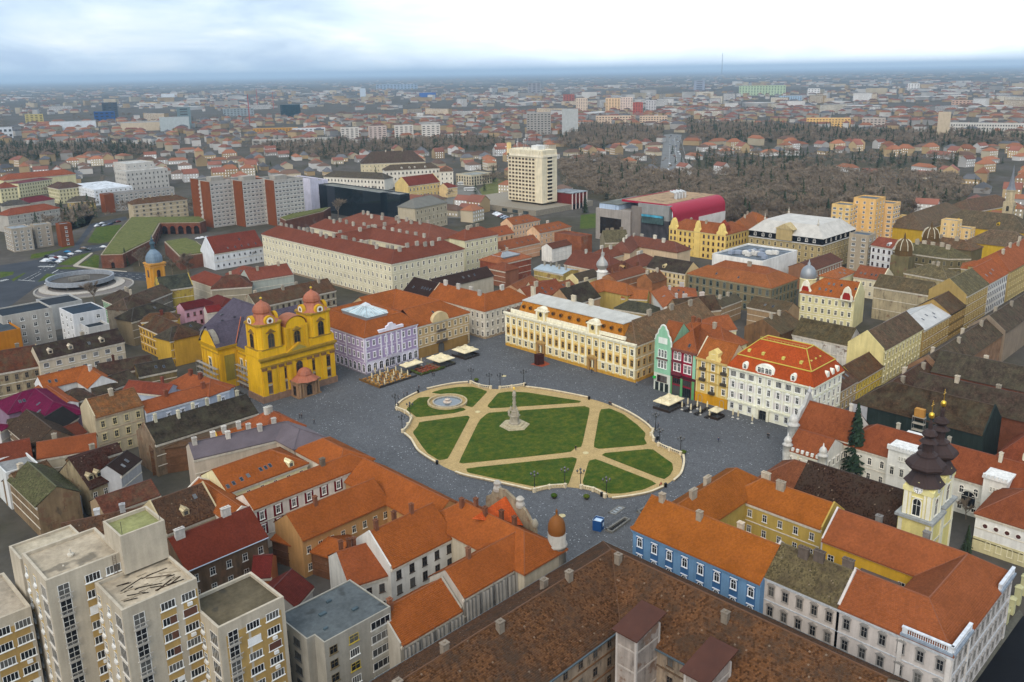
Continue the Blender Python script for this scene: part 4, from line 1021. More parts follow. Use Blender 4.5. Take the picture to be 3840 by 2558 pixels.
  D(col='c9c6d4',rcol='8a8a86',floors=6,win='bare',ww=1.2,wh=1.3,sp=6,poly=[(389.7,627.6),(409.0,627.6),(409.0,669.5),(389.7,669.5)],h=24,segs=[0,3]),
  D(col='c9c6d4',rcol='77777a',win=None,poly=[(382.7,613.2),(390.4,613.2),(390.4,641.1),(382.7,641.1)],h=28,segs=[0,3]),
 ]),
 ('glass_office','black glass office block with white plant rooms on its roof','office',[
  D(col=(0.006,0.012,0.017),wall='dark_glass',rcol='77776f',win=None,poly=[(401.4,544.0),(409.4,544.0),(409.4,618.8),(401.4,618.8)],h=19,segs=[0,3]),
  D(col=(0.006,0.012,0.017),wall='dark_glass',rcol='77776f',win=None,poly=[(394.1,534.6),(407.8,534.6),(407.8,618.9),(394.1,618.9)],h=22,segs=[0,3]),
  D(col=(0.008,0.016,0.022),wall='dark_glass',rcol='8a8a84',win=None,poly=[(397.2,514.6),(406.7,514.6),(406.7,536.8),(397.2,536.8)],h=22,segs=[0,3]),
 ]),
 ('bank','grey classical building with giant columns and grey mansard roof by the hotel car park','bank',[
  D(col='b0a48c',roof='sheet_metal',rcol='6a6860',ww=1.3,wh=2.2,sp=4,wcol='c8bca0',ends='hh',cornice='a89c84',pts=[(384.6,481.2),(419.0,486.2)],w=17,h=17,r=5.7),
 ]),
 ('yellow_theatre','yellow baroque hall with red roof and scrolled white gables','hall',[
  D(col='d2b878',rcol='8f3525',floors=2,ww=1.4,wh=2.6,sp=4,wcol='e8dcc0',ends='pp',cornice='e8dcc0',pts=[(481.8,610.6),(518.4,610.6)],w=19.4,h=13,r=7.0),
  D(col='d4b888',rcol='96382a',win=None,ends='gh',pts=[(515.6,596.6),(527.5,596.6)],w=12,h=9,r=3.5),
 ]),
 ('white_school','long white school with brown roofs, dormers and corner pavilions','school',[
  D(col='dcd5c6',rcol='77503f',roof='worn_tiles',win='bare',ww=1.3,wh=2.0,sp=4,wcol='5a5048',ends='hh',dorm=[(0,0.3,0.2),(0,0.45,0.2),(0,0.55,0.2),(0,0.75,0.2)],pts=[(523.9,700.3),(573.7,675.2)],w=14,h=17,r=4.7),
  D(col='dcd5c6',rcol='86503c',win='bare',sp=4,wcol='5a5048',ends='hh',pts=[(569.9,670.2),(580.7,662.5)],w=14,h=14,r=4.7),
  D(col='d8d2c4',rcol='6d4e40',roof='worn_tiles',floors=2,win='bare',ww=1.3,wh=2.0,sp=4,wcol='5a5048',ends='hh',pts=[(485.8,752.7),(509.8,683.7)],w=15,h=11,r=5.1),
 ]),
 ('college_hall','large cream college with tall brown hipped roof and iron roof crest among trees','college',[
  D(col='cdbf9c',rcol='6d463a',roof='worn_tiles',win='arch',sp=4,wcol='d8ccb0',ends='hh',chim=2,pts=[(561.1,793.1),(619.8,754.0)],w=26,h=15,r=11.7),
 ]),
 ('library','small flat-roofed cream building with dark windows near the hotel','building',[
  D(col='c2b69c',rcol='8a8c86',floors=3,win='bare',ww=1.6,wh=2.0,sp=3.6,wcol='4a4438',poly=[(585.8,641.0),(614.7,641.0),(614.7,664.2),(585.8,664.2)],h=10,segs=[0,3]),
 ]),
 ('white_loft_house','bright white modern house with sloping white roof and roof windows','house',[
  D(col='d6d8da',rcol='c8ccd0',floors=4,win='bare',ww=1.3,wh=1.4,sp=4,par=0.2,poly=[(282.3,808.2),(316.4,808.2),(316.4,871.5),(282.3,871.5)],h=14,segs=[0,3]),
 ]),
 ('court_house','grey-white neoclassical palace with columns and stepped flat roofs','palace',[
  D(col='bdb8b0',rcol='b4b2ac',floors=4,win='bare',ww=1.3,wh=2.0,sp=4,wcol='a8a49c',poly=[(339.1,878.1),(381.5,878.1),(381.5,906.9),(339.1,906.9)],h=20,segs=[0,3]),
  D(col='bdb8b0',rcol='b8b6b0',win='bare',floors=6,sp=5,poly=[(346.1,893.6),(374.5,893.6),(374.5,925.8),(346.1,925.8)],h=26,segs=[0,3]),
 ]),
 ('long_flats','grey apartment slab with brick-red end walls left of the bastion','flats',[
  D(col='a39d95',rcol='77787a',floors=5,win='wide',ww=2.2,wh=1.5,sp=4,segs=[0],poly=[(272.2,756.5),(332.6,756.5),(332.6,766.4),(272.2,766.4)],h=15),
  D(col='7a4428',wall='plaster',rcol='77787a',win=None,poly=[(270.7,754.0),(278.7,754.0),(278.7,763.5),(270.7,763.5)],h=15.3,segs=[0,3]),
 ]),
 ('brown_roof_flats','apartment house with long brown hipped roof and loggias behind the bastion','flats',[
  D(col='b3a488',rcol='80482f',roof='worn_tiles',floors=4,win='wide',ww=1.8,wh=1.5,sp=5,wcol='b0a898',ends='hh',chim=4,pts=[(267.8,688.2),(310.2,683.8)],w=13,h=14,r=3.5),
 ]),
 ('orange_roof_flats','long grey apartment house with orange-red hipped roof at the left edge','flats',[
  D(col='aaa59c',rcol='a8482f',floors=4,win='bare',ww=1.5,wh=1.4,sp=5,ends='hh',pts=[(185.8,713.3),(225.2,723.4)],w=14.6,h=13,r=3.9),
 ]),
 ('red_end_flats','low grey apartment row with brick-red end walls above the traffic junction','flats',[
  D(col='7a4428',wall='plaster',rcol='7f8a90',floors=5,win='bare',sp=6,segs=[0],poly=[(192.0,621.9),(199.6,621.9),(199.6,629.9),(192.0,629.9)],h=15),
  D(col='a59a8a',rcol='8a9094',floors=5,win='bare',sp=4,ww=1.5,poly=[(179.3,632.1),(190.0,632.1),(190.0,640.6),(179.3,640.6)],h=15,segs=[0,3]),
  D(col='a59a8a',rcol='8a9094',floors=5,win='bare',sp=4,ww=1.5,poly=[(164.1,627.8),(176.4,627.8),(176.4,643.9),(164.1,643.9)],h=15,segs=[0,3]),
 ]),
 ('cream_hospital','long cream building with orange-brown roofs at the far left','hospital',[
  D(col='cfc69c',rcol='9c432e',floors=4,win='bare',ww=1,wh=1.6,wcol='8a8468',ends='hh',pts=[(230.2,894.3),(244.7,894.3)],w=16,h=14,r=4.6),
  D(col='cfc69c',rcol='8a3a3c',floors=4,win='bare',ww=1,wh=1.6,wcol='8a8468',ends='hh',pts=[(254.2,923.8),(289.4,939.2)],w=13,h=14,r=1.4),
  D(col='cfc69c',rcol='b25034',win=None,ends='hh',pts=[(252.7,963.6),(321.9,968.2)],w=16,h=14,r=5.0),
 ]),
 ('cream_brown_house','cream building with dark brown roof beside the white modern house','building',[
  D(col='cbc298',rcol='5d443c',roof='worn_tiles',floors=4,win='bare',ww=1,wh=1.6,wcol='8a8468',ends='hh',pts=[(263.6,870.5),(264.7,844.7),(286.0,846.6)],w=14,h=14,r=4.4),
 ]),
 ('red_sheet_house','low houses with dark red and mossy roofs in front of the cream hospital','house',[
  D(col='b8b0a0',rcol='84282c',win=None,ends='hh',pts=[(224.9,813.2),(253.0,822.6)],w=13,h=8,r=3.8),
  D(col='b8b0a0',rcol='55504c',roof='mossy_tiles',win=None,ends='hh',pts=[(208.5,810.7),(228.8,808.4)],w=12,h=8,r=3.5),
 ]),
 ('yellow_moss_house','yellowish house with grey mossy roof among trees left of the bastion','house',[
  D(col='b09858',rcol='5f564c',roof='mossy_tiles',floors=2,win='bare',ends='hh',sp=4,pts=[(251.2,785.3),(270.6,777.1)],w=13,h=9,r=3.5),
 ]),
 ('red_gutter_house','decaying brick house under a clean dark red roof with pale gutter, behind the tower block','house',[
  D(col='6f5a46',wall='old_plaster',rcol='8e3524',win='bare',ww=1.1,wh=1.7,sp=3.4,wcol='c8c4bc',chim=[0.12,0.7],ckind='wide',ccol='d5cfc6',gutter='a8b4c0',cornice=None,string=False,tiles=(0.3,0.3,'laid_tiles'),pts=[(63.3,159.3),(81.9,159.3)],w=13.8,h=12,r=4.7),
 ]),
 ('dormer_tile_house','cream house with patchy brown tiled roof and one wide dormer','house',[
  D(col='b8a884',rcol='7c4630',roof='worn_tiles',win='wide',ww=1.7,wh=1.3,sp=4,wcol='d8d4cc',ends='pp',dorm=[(0,0.45,0.3)],sky=[(0,0.75,0.7)],tiles=(0.3,0.32,'laid_old_tiles'),pts=[(68.7,181.0),(81.2,181.0)],w=14.2,h=10,r=5.2),
  D(col='a89a80',rcol='7d452f',roof='worn_tiles',win=None,chim=[0.35,0.6],ccol='d0d0d0',tiles=(0.3,0.32,'laid_old_tiles'),pts=[(51.3,196.3),(71.6,189.0)],w=8.0,h=9,r=2.5),
 ]),
 ('back_tile_house','low house with red-brown roof behind the wide dormer','house',[
  D(col='9a8468',rcol='84402e',roof='worn_tiles',win=None,chim=0,pts=[(63.4,204.5),(77.1,204.5)],w=9,h=8,r=2.6),
 ]),
 ('patchy_roof_house','low house with patchy orange-brown roof in the yards at the left','house',[
  D(col='8d7a62',wall='old_plaster',rcol='8a5236',roof='worn_tiles',win=None,dorm=[(0,0.8,0.4)],chim=[0.3],tiles=(0.3,0.32,'laid_old_tiles'),pts=[(54.2,233.5),(63.4,235.2)],w=11.4,h=7,r=3.8),
 ]),
 ('black_red_roof_house','old house with mottled black-red roof and two small dormers in the left yards','house',[
  D(col='a89878',wall='old_plaster',rcol='5b261c',roof='mossy_tiles',floors=2,win='bare',dorm=[(0,0.2,0.25),(0,0.45,0.25)],cornice=None,tiles=(0.3,0.32,'laid_old_tiles'),pts=[(65.8,220.9),(74.3,222.5)],w=15.0,h=8,r=6.3),
 ]),
 ('grey_gable_house','grey rendered house with dark roof and two skylights in the left yards','house',[
  D(col='a5a5a6',rcol='30241f',win=None,sky=[(0,0.35,0.4),(0,0.6,0.5)],pts=[(73.2,218.6),(80.7,224.4)],w=7,h=10,r=2.5),
 ]),
 ('yard_shed','small white flat-roofed shed with bare tree in the left yards','shed',[
  D(col='b4b6ba',rcol='2e2a28',win=None,poly=[(56.8,224.3),(64.7,224.3),(64.7,234.1),(56.8,234.1)],h=4.5,segs=[0,3]),
 ]),
 ('moss_corner_house','ruinous house with moss-covered roof at the left edge','house',[
  D(col='8a7458',wall='old_plaster',rcol='5a5a3c',roof='mossy_tiles',win=None,tiles=(0.3,0.32,'laid_old_tiles'),pts=[(52.8,218.5),(52.6,239.7)],w=-10,h=9,r=3.4),
 ]),
 ('white_cornice_wall','white rendered end wall of a house cut by the left edge','house',[
  D(col='cfcfcb',rcol='8a8a88',win=None,poly=[(52.3,240.8),(60.3,240.8),(60.3,251.7),(52.3,251.7)],h=10,segs=[0,3]),
 ]),
 ('black_roof_house','black sheet-roofed house with a red lean-to in the lower left','house',[
  D(col='9a9890',rcol='262422',win=None,pts=[(70.1,264.4),(81.3,273.1)],w=9,h=8.5,r=3.3),
  D(col='a89888',rcol='8a3c2a',win=None,pts=[(72.2,260.8),(80.0,262.8)],w=8,h=7,r=2.3),
 ]),
 ('rust_gable_house','steep rust-brown roofed house at the lower left edge','house',[
  D(col='7a6a58',wall='old_plaster',rcol='5e3a2a',roof='worn_tiles',win=None,tiles=(0.3,0.32,'laid_old_tiles'),pts=[(63.6,256.1),(63.4,278.1)],w=-11,h=9,r=4.3),
  D(col='7a6a58',rcol='4e3c2e',roof='mossy_tiles',win=None,pts=[(63.3,276.7),(72.3,275.2)],w=9,h=8,r=2.6),
 ]),
 ('orange_long_house','long orange roof with gutter running along the lower left yards','house',[
  D(col='b0a690',rcol='a84b2a',win=None,chim=[0.3],tiles=(0.3,0.3,'laid_tiles'),pts=[(61.7,247.0),(75.6,241.6)],w=9.0,h=9.5,r=3.0),
  D(col='b0a690',rcol='8d3a26',win=None,pts=[(51.5,251.0),(61.1,248.7)],w=11,h=9.5,r=3.7),
 ]),
 ('brown_wall_house','brown-roofed house with long bare brick yard wall','house',[
  D(col='8a6a4c',wall='old_plaster',rcol='5b2c22',roof='mossy_tiles',win=None,chim=[0.5],tiles=(0.3,0.32,'laid_old_tiles'),pts=[(67.1,236.2),(80.2,236.2)],w=4.8,h=9,r=1.7),
 ]),
 ('red_valley_house','small house with crossing dark red roofs and grey gable beside the grey block','house',[
  D(col='a8a39c',rcol='7a2a20',win=None,pts=[(75.3,138.3),(81.8,141.8)],w=9,h=7.5,r=3.3),
  D(col='9a5a34',rcol='862a22',win=None,pts=[(75.1,154.8),(78.2,152.3)],w=8,h=7,r=2.7),
 ]),
]
LANDMARKS = [
 ('white balcony apartment block, leftmost of four by the dark wood',856,1237,30.5,14,23.4,'c4beb6',7,4),
 ('white balcony apartment block, second of four by the dark wood',893,1209,30.5,14,24.7,'b8a8a0',7,4),
 ('white balcony apartment block, third of four by the dark wood',929,1183,31.8,14,24.8,'c4beb6',7,4),
 ('white balcony apartment block, rightmost of four by the dark wood',966,1156,31.7,14,24.9,'c8c2ba',7,4),
 ('grey unfinished concrete tower with scaffold beyond the hotel',1158,1083,43.6,25,38.0,'9a9690',9,7),
 ('grey tower with dark green glass strip beyond the hotel',1183,1030,28.8,20,44.5,'a8aaa8',0,1),
 ('cream high-rise slab, leftmost of the far bright row',1855,1573,31.5,14,37.7,'d0bca8',9,5),
 ('brick red high-rise beside the cream slabs, far left',2351,2053,39.0,14,30.5,'9a5040',8,4),
 ('yellow and white high-rise in the far bright row',1926,1521,39.7,16,35.9,'d8b890',9,5),
 ('pale pink high-rise in the far bright row',1908,1460,32.4,16,39.0,'d4beb0',9,5),
 ('brick red high-rise in front of the far bright row',1794,1337,24.3,14,30.9,'a85040',8,4),
 ('pale grey high-rise at the right of the far bright row',1903,1376,27.4,14,32.3,'bcb8b8',8,4),
 ('long low cream block with brown roof before the far bright row',1492,1176,75.1,14,15.6,'c8b098',3,12),
 ('long low cream block right of the boulevard head',1555,1117,58.5,14,14.0,'c8b098',3,10),
 ('dark high-rise tower with white frame in the hazy middle distance',3209,3030,64.5,30,55.8,'8a8a90',6,3),
 ('long pale green hospital slab on the right horizon',3358,1865,187.2,18,39.0,'a9bd9c',6,16),
 ('dark striped office tower left of the green hospital',4112,2658,56.8,25,50.4,'8a90a0',5,1),
 ('white slab far right beyond the roofs',4181,1559,49.6,20,30.9,'d8d4d0',5,4),
 ('white block right of the green hospital',3352,1635,45.7,25,27.5,'d8d6d4',4,4),
 ('light blue low school block below the green hospital',2822,1460,75.9,15,15.8,'9ab0c4',3,10),
 ('yellow and orange striped school block by the river trees',1578,737,77.1,16,17.6,'d8b070',4,14),
 ('grey terraced block right of the striped school',1599,661,39.1,18,18.5,'b0a49a',4,6),
 ('tall concrete tower with carved figure by the river',1437,485,17.5,12,39.4,'b8a890',0,1),
 ('long white ribbon-window block at the right edge',1566,462,113.6,16,16.7,'c0bcb4',3,30),
 ('salmon and grey office block at the far right',2584,820,72.1,20,15.8,'b89a88',3,8),
 ('row of concrete grain silos at the left',821,1829,59.0,30,27.8,'a8b0b0',0,1),
 ('dark blue-grey tower above the grain silos',871,1888,28.0,20,45.6,'6a7c80',8,1),
 ('black glass tower at the far left with bright blue building below',980,2593,40.3,25,43.5,'3a4854',8,3),
 ('bright blue glass block below the black tower',842,2268,47.3,25,30.7,'1a4a80',4,4),
 ('dark teal glass office block',1297,2151,53.7,40,32.8,'143844',6,8),
 ('grey concrete office block behind the red mast',1244,2344,84.6,25,20.8,'8a9498',4,9),
 ('long white factory hall at the left',700,2076,93.0,40,17.8,'c8ccd0',0,1),
 ('cream factory halls beside the silos',781,1896,87.6,60,17.2,'c0b098',0,1),
 ('long orange apartment row at the left',894,1543,85.8,14,10.6,'b8883c',3,14),
 ('white block with ribbon windows beside the orange row',915,1457,61.2,16,12.2,'c8ccd0',3,8),
 ('long grey apartment slab at the edge of the dark wood',756,1252,128.5,14,10.7,'b0aca4',4,20),
 ('white round-roofed hall at the left edge',516,1919,32.2,30,20.0,'c8ccd0',2,4),
 ('yellow block of flats far left',749,2497,41.9,20,22.7,'b8a868',5,4),
 ('white water tank on the left plain',2175,4891,70.5,30,21.1,'c8ccd0',0,1),
 ('blue warehouse in the middle distance',2687,3230,78.8,40,21.8,'2a5a9c',0,1),
 ('long pale blue factory at the left centre',4041,5206,301.1,40,37.0,'8a9cb0',3,12),
 ('white tower beside the pale factory',2503,3489,26.6,12,46.1,'b0bcc8',0,1),
]
MASTS = [(15071,9249,400,'very tall slender radio mast on the right horizon'),(1011,1856,71,'red and white mast at the left, nearer the teal block'),(1559,2691,59,'red and white mast behind the teal block'),(1568,2814,68,'red crane mast left of the hotel roof')]

# ------------------------------------------------------------------ ground, square and park
def sheet(name,poly,z,mat,col=None,kind='structure',label=None,parent=None):
    b = MB();b.face([(p[0],p[1],z) for p in poly]);o = obj(name,b,mat,parent,col=col,kind=kind if parent is None else None)
    me = o.data
    if me.polygons[0].normal.z < 0: me.flip_normals()
    return o
def smooth_ring(pts,k=3):      # Chaikin corner cutting
    for _ in range(k):
        q = []
        for i in range(len(pts)):
            a,b = pts[i],pts[(i+1) % len(pts)]
            q += [(a[0]*.75+b[0]*.25,a[1]*.75+b[1]*.25),(a[0]*.25+b[0]*.75,a[1]*.25+b[1]*.75)]
        pts = q
    return pts
gb = MB();RG = 90000.0
ring = [(RG*math.cos(2*math.pi*k/64),RG*math.sin(2*math.pi*k/64),0.0) for k in range(64)]
gb.face(ring)
obj('ground',gb,'ground',kind='structure')
sheet('square_pavement',[(118,60),(118,262),(135,300),(175,330),(250,334),(262,256),(300,254),(300,110),(470,112),(470,100),(236,100),(205,103),(130.5,104)],0.012,'setts')
sheet('street',[(40,104.5),(40,110.8),(140,110.8),(137.9,104.5),(137.9,30),(131,30),(131,104.5)],0.016,'setts')

PARK = [(184.4,228.1),(190.3,227.0),(195.0,225.0),(199.4,222.5),(199.2,220.4),(198.7,215.5),(200.3,212.2),(202.4,209.3),(206.1,207.0),(210.7,205.1),(212.8,196.6),(215.0,188.7),(216.9,180.1),(217.4,175.9),(217.2,170.6),(215.5,161.8),(212.1,152.7),(208.8,147.1),(205.8,145.3),(203.3,143.1),(201.2,139.4),(200.6,135.0),(200.5,131.3),(196.3,127.7),(189.8,124.2),(184.6,123.2),(180.0,123.1),(174.5,124.0),(169.6,126.3),(165.2,129.3),(165.1,131.7),(165.7,135.8),(164.0,138.6),(162.9,140.8),(161.6,142.6),(158.0,145.0),(154.0,146.5),(152.8,152.4),(150.0,161.2),(147.6,167.8),(147.2,175.6),(147.7,179.8),(148.4,185.3),(149.5,190.5),(153.1,198.1),(154.5,204.0),(158.9,207.2),(163.0,210.9),(164.7,214.6),(165.3,221.7),(168.6,225.1),(172.1,226.3),(179.9,228.2)]
pp = PARK
sheet('park_path',smooth_ring(pp,1),0.03,'gravel_path')
LAWNS = [
 [(183.5,225.1),(188.2,224.5),(193.4,222.3),(197.3,218.7),(197.9,214.6),(197.8,211.0),(189.9,206.9),(184.0,203.9),(183.4,206.9),(187.4,211.7),(188.0,217.0),(185.0,220.7)],
 [(180.3,222.3),(177.3,224.5),(172.0,222.0),(167.3,218.9),(166.6,215.0),(165.5,210.9),(176.2,204.6),(180.9,203.8),(181.5,205.6),(179.2,208.7),(177.3,212.6),(177.2,216.7),(178.7,219.8)],
 [(199.1,207.0),(202.9,205.4),(206.8,199.6),(209.9,190.3),(213.3,180.4),(211.6,180.0),(187.5,198.5),(188.1,201.0)],
 [(163.5,207.2),(177.9,199.7),(177.4,198.0),(151.9,179.7),(150.6,179.9),(149.2,180.6),(150.0,186.9),(152.3,192.5),(156.7,202.3),(161.0,204.9)],
 [(183.1,196.0),(184.7,196.1),(210.5,176.7),(210.3,174.0),(184.9,156.1),(182.8,156.9),(179.6,156.1),(152.5,173.8),(152.2,175.3),(177.8,193.9)],
 [(211.7,170.8),(214.6,169.0),(213.8,162.9),(209.6,153.8),(206.0,147.9),(202.3,145.7),(200.0,143.0),(198.4,143.2),(187.2,151.2),(187.1,153.4)],
 [(184.2,147.9),(186.2,148.1),(198.0,139.7),(195.4,133.5),(193.9,129.6),(190.9,127.2),(187.2,125.7),(183.7,125.4)],
 [(151.0,170.8),(177.4,153.4),(177.5,151.6),(163.1,142.5),(161.5,144.9),(159.1,147.1),(156.1,148.9),(153.6,156.0),(151.4,162.7),(149.5,168.6)],
 [(178.9,148.3),(181.1,147.4),(180.8,125.4),(175.1,125.9),(169.5,128.7),(167.0,131.1),(167.4,135.1),(166.1,140.1)]]
for L_ in LAWNS:
    lb = MB();q = []
    for i in range(len(L_)):      # short rounded edges, the turf a hand above the path
        a,b = L_[i],L_[(i+1) % len(L_)];q += [(a[0]*.9+b[0]*.1,a[1]*.9+b[1]*.1),(a[0]*.1+b[0]*.9,a[1]*.1+b[1]*.9)]
    ar = sum(q[i][0]*q[(i+1) % len(q)][1]-q[(i+1) % len(q)][0]*q[i][1] for i in range(len(q)))
    lb.prism(q if ar > 0 else q[::-1],0.0,0.1);obj('lawn',lb,'lawn',kind='structure')

def strip_wall(name,pts,w,z0,z1,mat,col,parent,inward=1):
    b = MB();d,m = path_offsets(pts,False);inn = [(p[0]+q[0]*w*inward,p[1]+q[1]*w*inward) for p,q in zip(pts,m)]
    for i in range(len(pts)-1):
        A,B_,C_,D_ = pts[i],pts[i+1],inn[i+1],inn[i]
        q = [A,B_,C_,D_];ar = sum(q[k][0]*q[(k+1) % 4][1]-q[(k+1) % 4][0]*q[k][1] for k in range(4));q = q if ar > 0 else q[::-1]
        b.prism(q,z0,z1)
    return obj(name,b,mat,parent,col=col)
def dense(pts,step=2.0):
    out = []
    for i in range(len(pts)-1):
        a,b = pts[i],pts[i+1];n = max(1,int(math.dist(a,b)/step));out += [(a[0]+(b[0]-a[0])*k/n,a[1]+(b[1]-a[1])*k/n) for k in range(n)]
    return out+[pts[-1]]
def curve(pts,n=10):      # Catmull-Rom through the points
    P = [pts[0]]+pts+[pts[-1]];out = []
    for i in range(1,len(P)-2):
        for k in range(n):
            t = k/n;o = []
            for c in range(2):
                p0,p1,p2,p3 = P[i-1][c],P[i][c],P[i+1][c],P[i+2][c]
                o.append(0.5*(2*p1+(p2-p0)*t+(2*p0-5*p1+4*p2-p3)*t*t+(3*p1-p0-3*p2+p3)*t**3))
            out.append(tuple(o))
    return out+[pts[-1]]
SEATS = [('behind the fountain',[(184.5,228.4),(189.9,227.2),(195.1,225.4),(199.2,222.7)]),('facing the cream palace',[(209.8,203.8),(212.8,196.6),(215.0,188.7),(216.9,180.1)]),
 ('facing the white mansard building',[(217.4,170.7),(215.6,161.9),(212.2,153.0),(208.8,147.5)]),('at the right tip of the park',[(200.5,130.7),(196.3,127.6),(189.8,124.2),(184.7,123.1)]),
 ('at the lower right of the park',[(179.8,123.1),(174.5,124.0),(169.6,126.3),(165.3,129.1)]),('along the lower edge of the park',[(154.2,147.7),(152.8,152.4),(150.0,161.3),(147.9,167.5),(147.4,171.1)]),
 ('along the lower left of the park',[(147.7,179.8),(148.4,185.4),(149.6,190.7),(153.1,198.1),(154.5,203.3)]),('at the left tip near the cathedral',[(166.8,223.4),(172.0,226.2),(179.9,228.2)])]
for nm,pts in SEATS:
    t = thing('bench_wall','low curved stone bench wall '+nm,'wall',group='low walls round the park')
    c = curve(pts,8);strip_wall('wall',c,0.45,0,0.42,'stone','a8977a',t);strip_wall('coping',c,0.62,0.42,0.55,'stone','d8c8a8',t)
BAL = [('upper left, beside the fountain',[(199.2,221.3),(198.9,216.5),(200.4,212.1)]),('upper, nearest the trinity column',[(202.4,209.3),(206.1,207.0),(210.7,205.1)]),('left, nearer the cathedral',[(165.0,221.1),(165.1,216.6),(163.4,211.4)]),('left, nearer the scaffold house',[(163.0,210.9),(158.8,207.3),(154.5,204.5)]),
 ('right, upper short',[(208.6,147.1),(205.6,145.5),(202.9,142.7)]),('right, lower',[(200.9,139.4),(200.3,135.0),(200.1,130.9)]),('lower, right of the entrance',[(164.0,138.6),(165.0,135.2),(164.4,130.7)]),('lower, left of the entrance',[(153.8,146.5),(158.1,144.9),(161.5,142.2)])]
def baluster():
    b = MB();b.lathe([(0.09,0),(0.09,0.06),(0.05,0.12),(0.1,0.28),(0.055,0.5),(0.09,0.56),(0.09,0.6)],n=6);return b.mesh('baluster',[M['stone']])
bal_me = baluster()
for nm,pts in BAL:
    t = thing('balustrade','curved stone balustrade of the park: '+nm,'balustrade',group='balustrades round the park')
    c = curve(pts,6);strip_wall('base',c,0.5,0,0.3,'stone','b8a684',t);strip_wall('rail',c,0.46,0.9,1.06,'stone','dccdae',t)
    for i,p in enumerate(dense(c,0.45)[1:-1]): put('baluster',bal_me,t,(p[0],p[1],0.3),col='d6c6a6')
    for p in (c[0],c[len(c)//2],c[-1]):
        b = MB();b.box(-.35,.35,-.35,.35,0,1.12);b.box(-.42,.42,-.42,.42,1.12,1.24);obj('post',b,'stone',t,loc=(p[0],p[1],0),col='d8c8a8')

# lamps: five-armed black candelabra
def lamp_proto():
    b = MB();b.lathe([(0.42,0),(0.42,0.35),(0.25,0.5),(0.14,0.9),(0.1,2.2),(0.08,4.6),(0.1,4.7),(0.05,5.2)],n=8)
    for k in range(4):
        a = math.pi/4+k*math.pi/2;q = [(0.05,4.3),(0.5,4.15),(0.85,4.35),(0.9,4.7)]
        for i in range(3): b.bar((q[i][0]*math.cos(a),q[i][0]*math.sin(a),q[i][1]),(q[i+1][0]*math.cos(a),q[i+1][0]*math.sin(a),q[i+1][1]),0.06)
    post = b.mesh('post',[M['metal']])
    b = MB();b.lathe([(0.1,0),(0.24,0.12),(0.26,0.4),(0.34,0.46),(0.12,0.68),(0.03,0.85)],n=8);lan = b.mesh('lantern',[M['dark_glass']])
    return post,lan
LP,LL = lamp_proto()
LAMPS = [('nearest the fountain, on the upper balustrade',(200.1,222.0)),('left of the upper park entrance',(200.9,213.2)),('right of the upper park entrance',(203.3,210.1)),('upper edge of the park, before the steel sculpture',(211.4,206.2)),
 ('left tip of the park, farthest left',(164.9,221.5)),('left park edge, middle one',(163.4,211.8)),('left park edge, nearest the scaffold house',(155.0,205.3)),('right park edge, uppermost',(210.5,147.4)),('right park edge, second',(201.6,139.6)),('right tip of the park',(200.7,131.4)),
 ('lower balustrade, leftmost',(154.5,147.1)),('left of the lower park entrance',(162.0,142.8)),('right of the lower park entrance',(164.3,139.1)),('lower balustrade, rightmost',(165.1,130.8))]
for nm,p in LAMPS:
    t = thing('street_lamp','black five-lantern lamp post, '+nm,'street lamp',(p[0],p[1],0),group='candelabra lamps round the park')
    put('post',LP,t,col=(0.018,0.019,0.02))
    for k in range(4):
        a = math.pi/4+k*math.pi/2;put('lantern',LL,t,(0.9*math.cos(a),0.9*math.sin(a),4.7),col=(0.05,0.05,0.05))
    put('lantern',LL,t,(0,0,5.2),col=(0.05,0.05,0.05))

# trinity column
def trinity():
    t = thing('trinity_column','baroque stone plague column with statues and gilded top on the lawn','monument',(182.6,182.4)+(0,));st = 'a39a88'
    b = MB()
    for r,z0,z1 in ((4.9,0,.3),(4.4,.3,.55),(3.2,.55,.9)): b.lathe([(r,z0),(r,z1)],n=6,rot=0.4)
    obj('steps',b,'stone',t,col='b3a789')
    b = MB();b.lathe([(2.0,.9),(2.0,1.3),(1.6,1.5),(1.5,3.2),(1.9,3.4),(1.9,3.7),(1.2,3.8),(1.05,5.0),(1.3,5.2),(0.85,5.4)],n=6,rot=0.4);obj('pedestal',b,'stone',t,col=st)
    b = MB();b.lathe([(0.62,5.3),(0.55,6.2),(0.7,6.6),(0.5,7.2),(0.66,7.9),(0.46,8.6),(0.6,9.2),(0.42,10.0),(0.62,10.2),(0.62,10.4)],n=10);obj('shaft',b,'stone',t,col=st,smooth=True)
    for k in range(3):
        a = 0.4+k*2*math.pi/3
        for r,z,s in ((1.75,3.7,1.0),(1.1,5.2,0.8)):
            b = MB();b.lathe([(.42*s,0),(.36*s,.6*s),(.46*s,1.1*s),(.34*s,1.5*s),(.16*s,1.6*s),(.2*s,1.78*s),(.17*s,1.98*s),(.04*s,2.06*s)],n=8);b.bar((0,0,1.35*s),(.5*s,.2*s,1.75*s),.1*s,n=5)
            obj('statue',b,'stone',t,loc=(r*math.cos(a),r*math.sin(a),z),rz=a,col=st,smooth=True)
    b = MB();b.lathe([(.55,10.4),(.62,11.0),(.4,11.6),(.2,11.75),(.24,12.0),(.1,12.2)],n=8);b.lathe([(.4,10.5),(.36,11.2),(.18,11.6)],.45,.1,n=7);obj('top_group',b,'stone',t,col=st,smooth=True)
    b = MB()
    for k in range(10):
        a = k*math.pi/5;b.bar((0,0,12.4),(0.75*math.cos(a)*.5,.75*math.sin(a)*.5,12.4+.75*abs(math.sin(a+.6))),.05)
    b.lathe([(.05,12.1),(.26,12.4),(.05,12.7)],n=8);obj('gilded_rays',b,'gilding',t)
trinity()
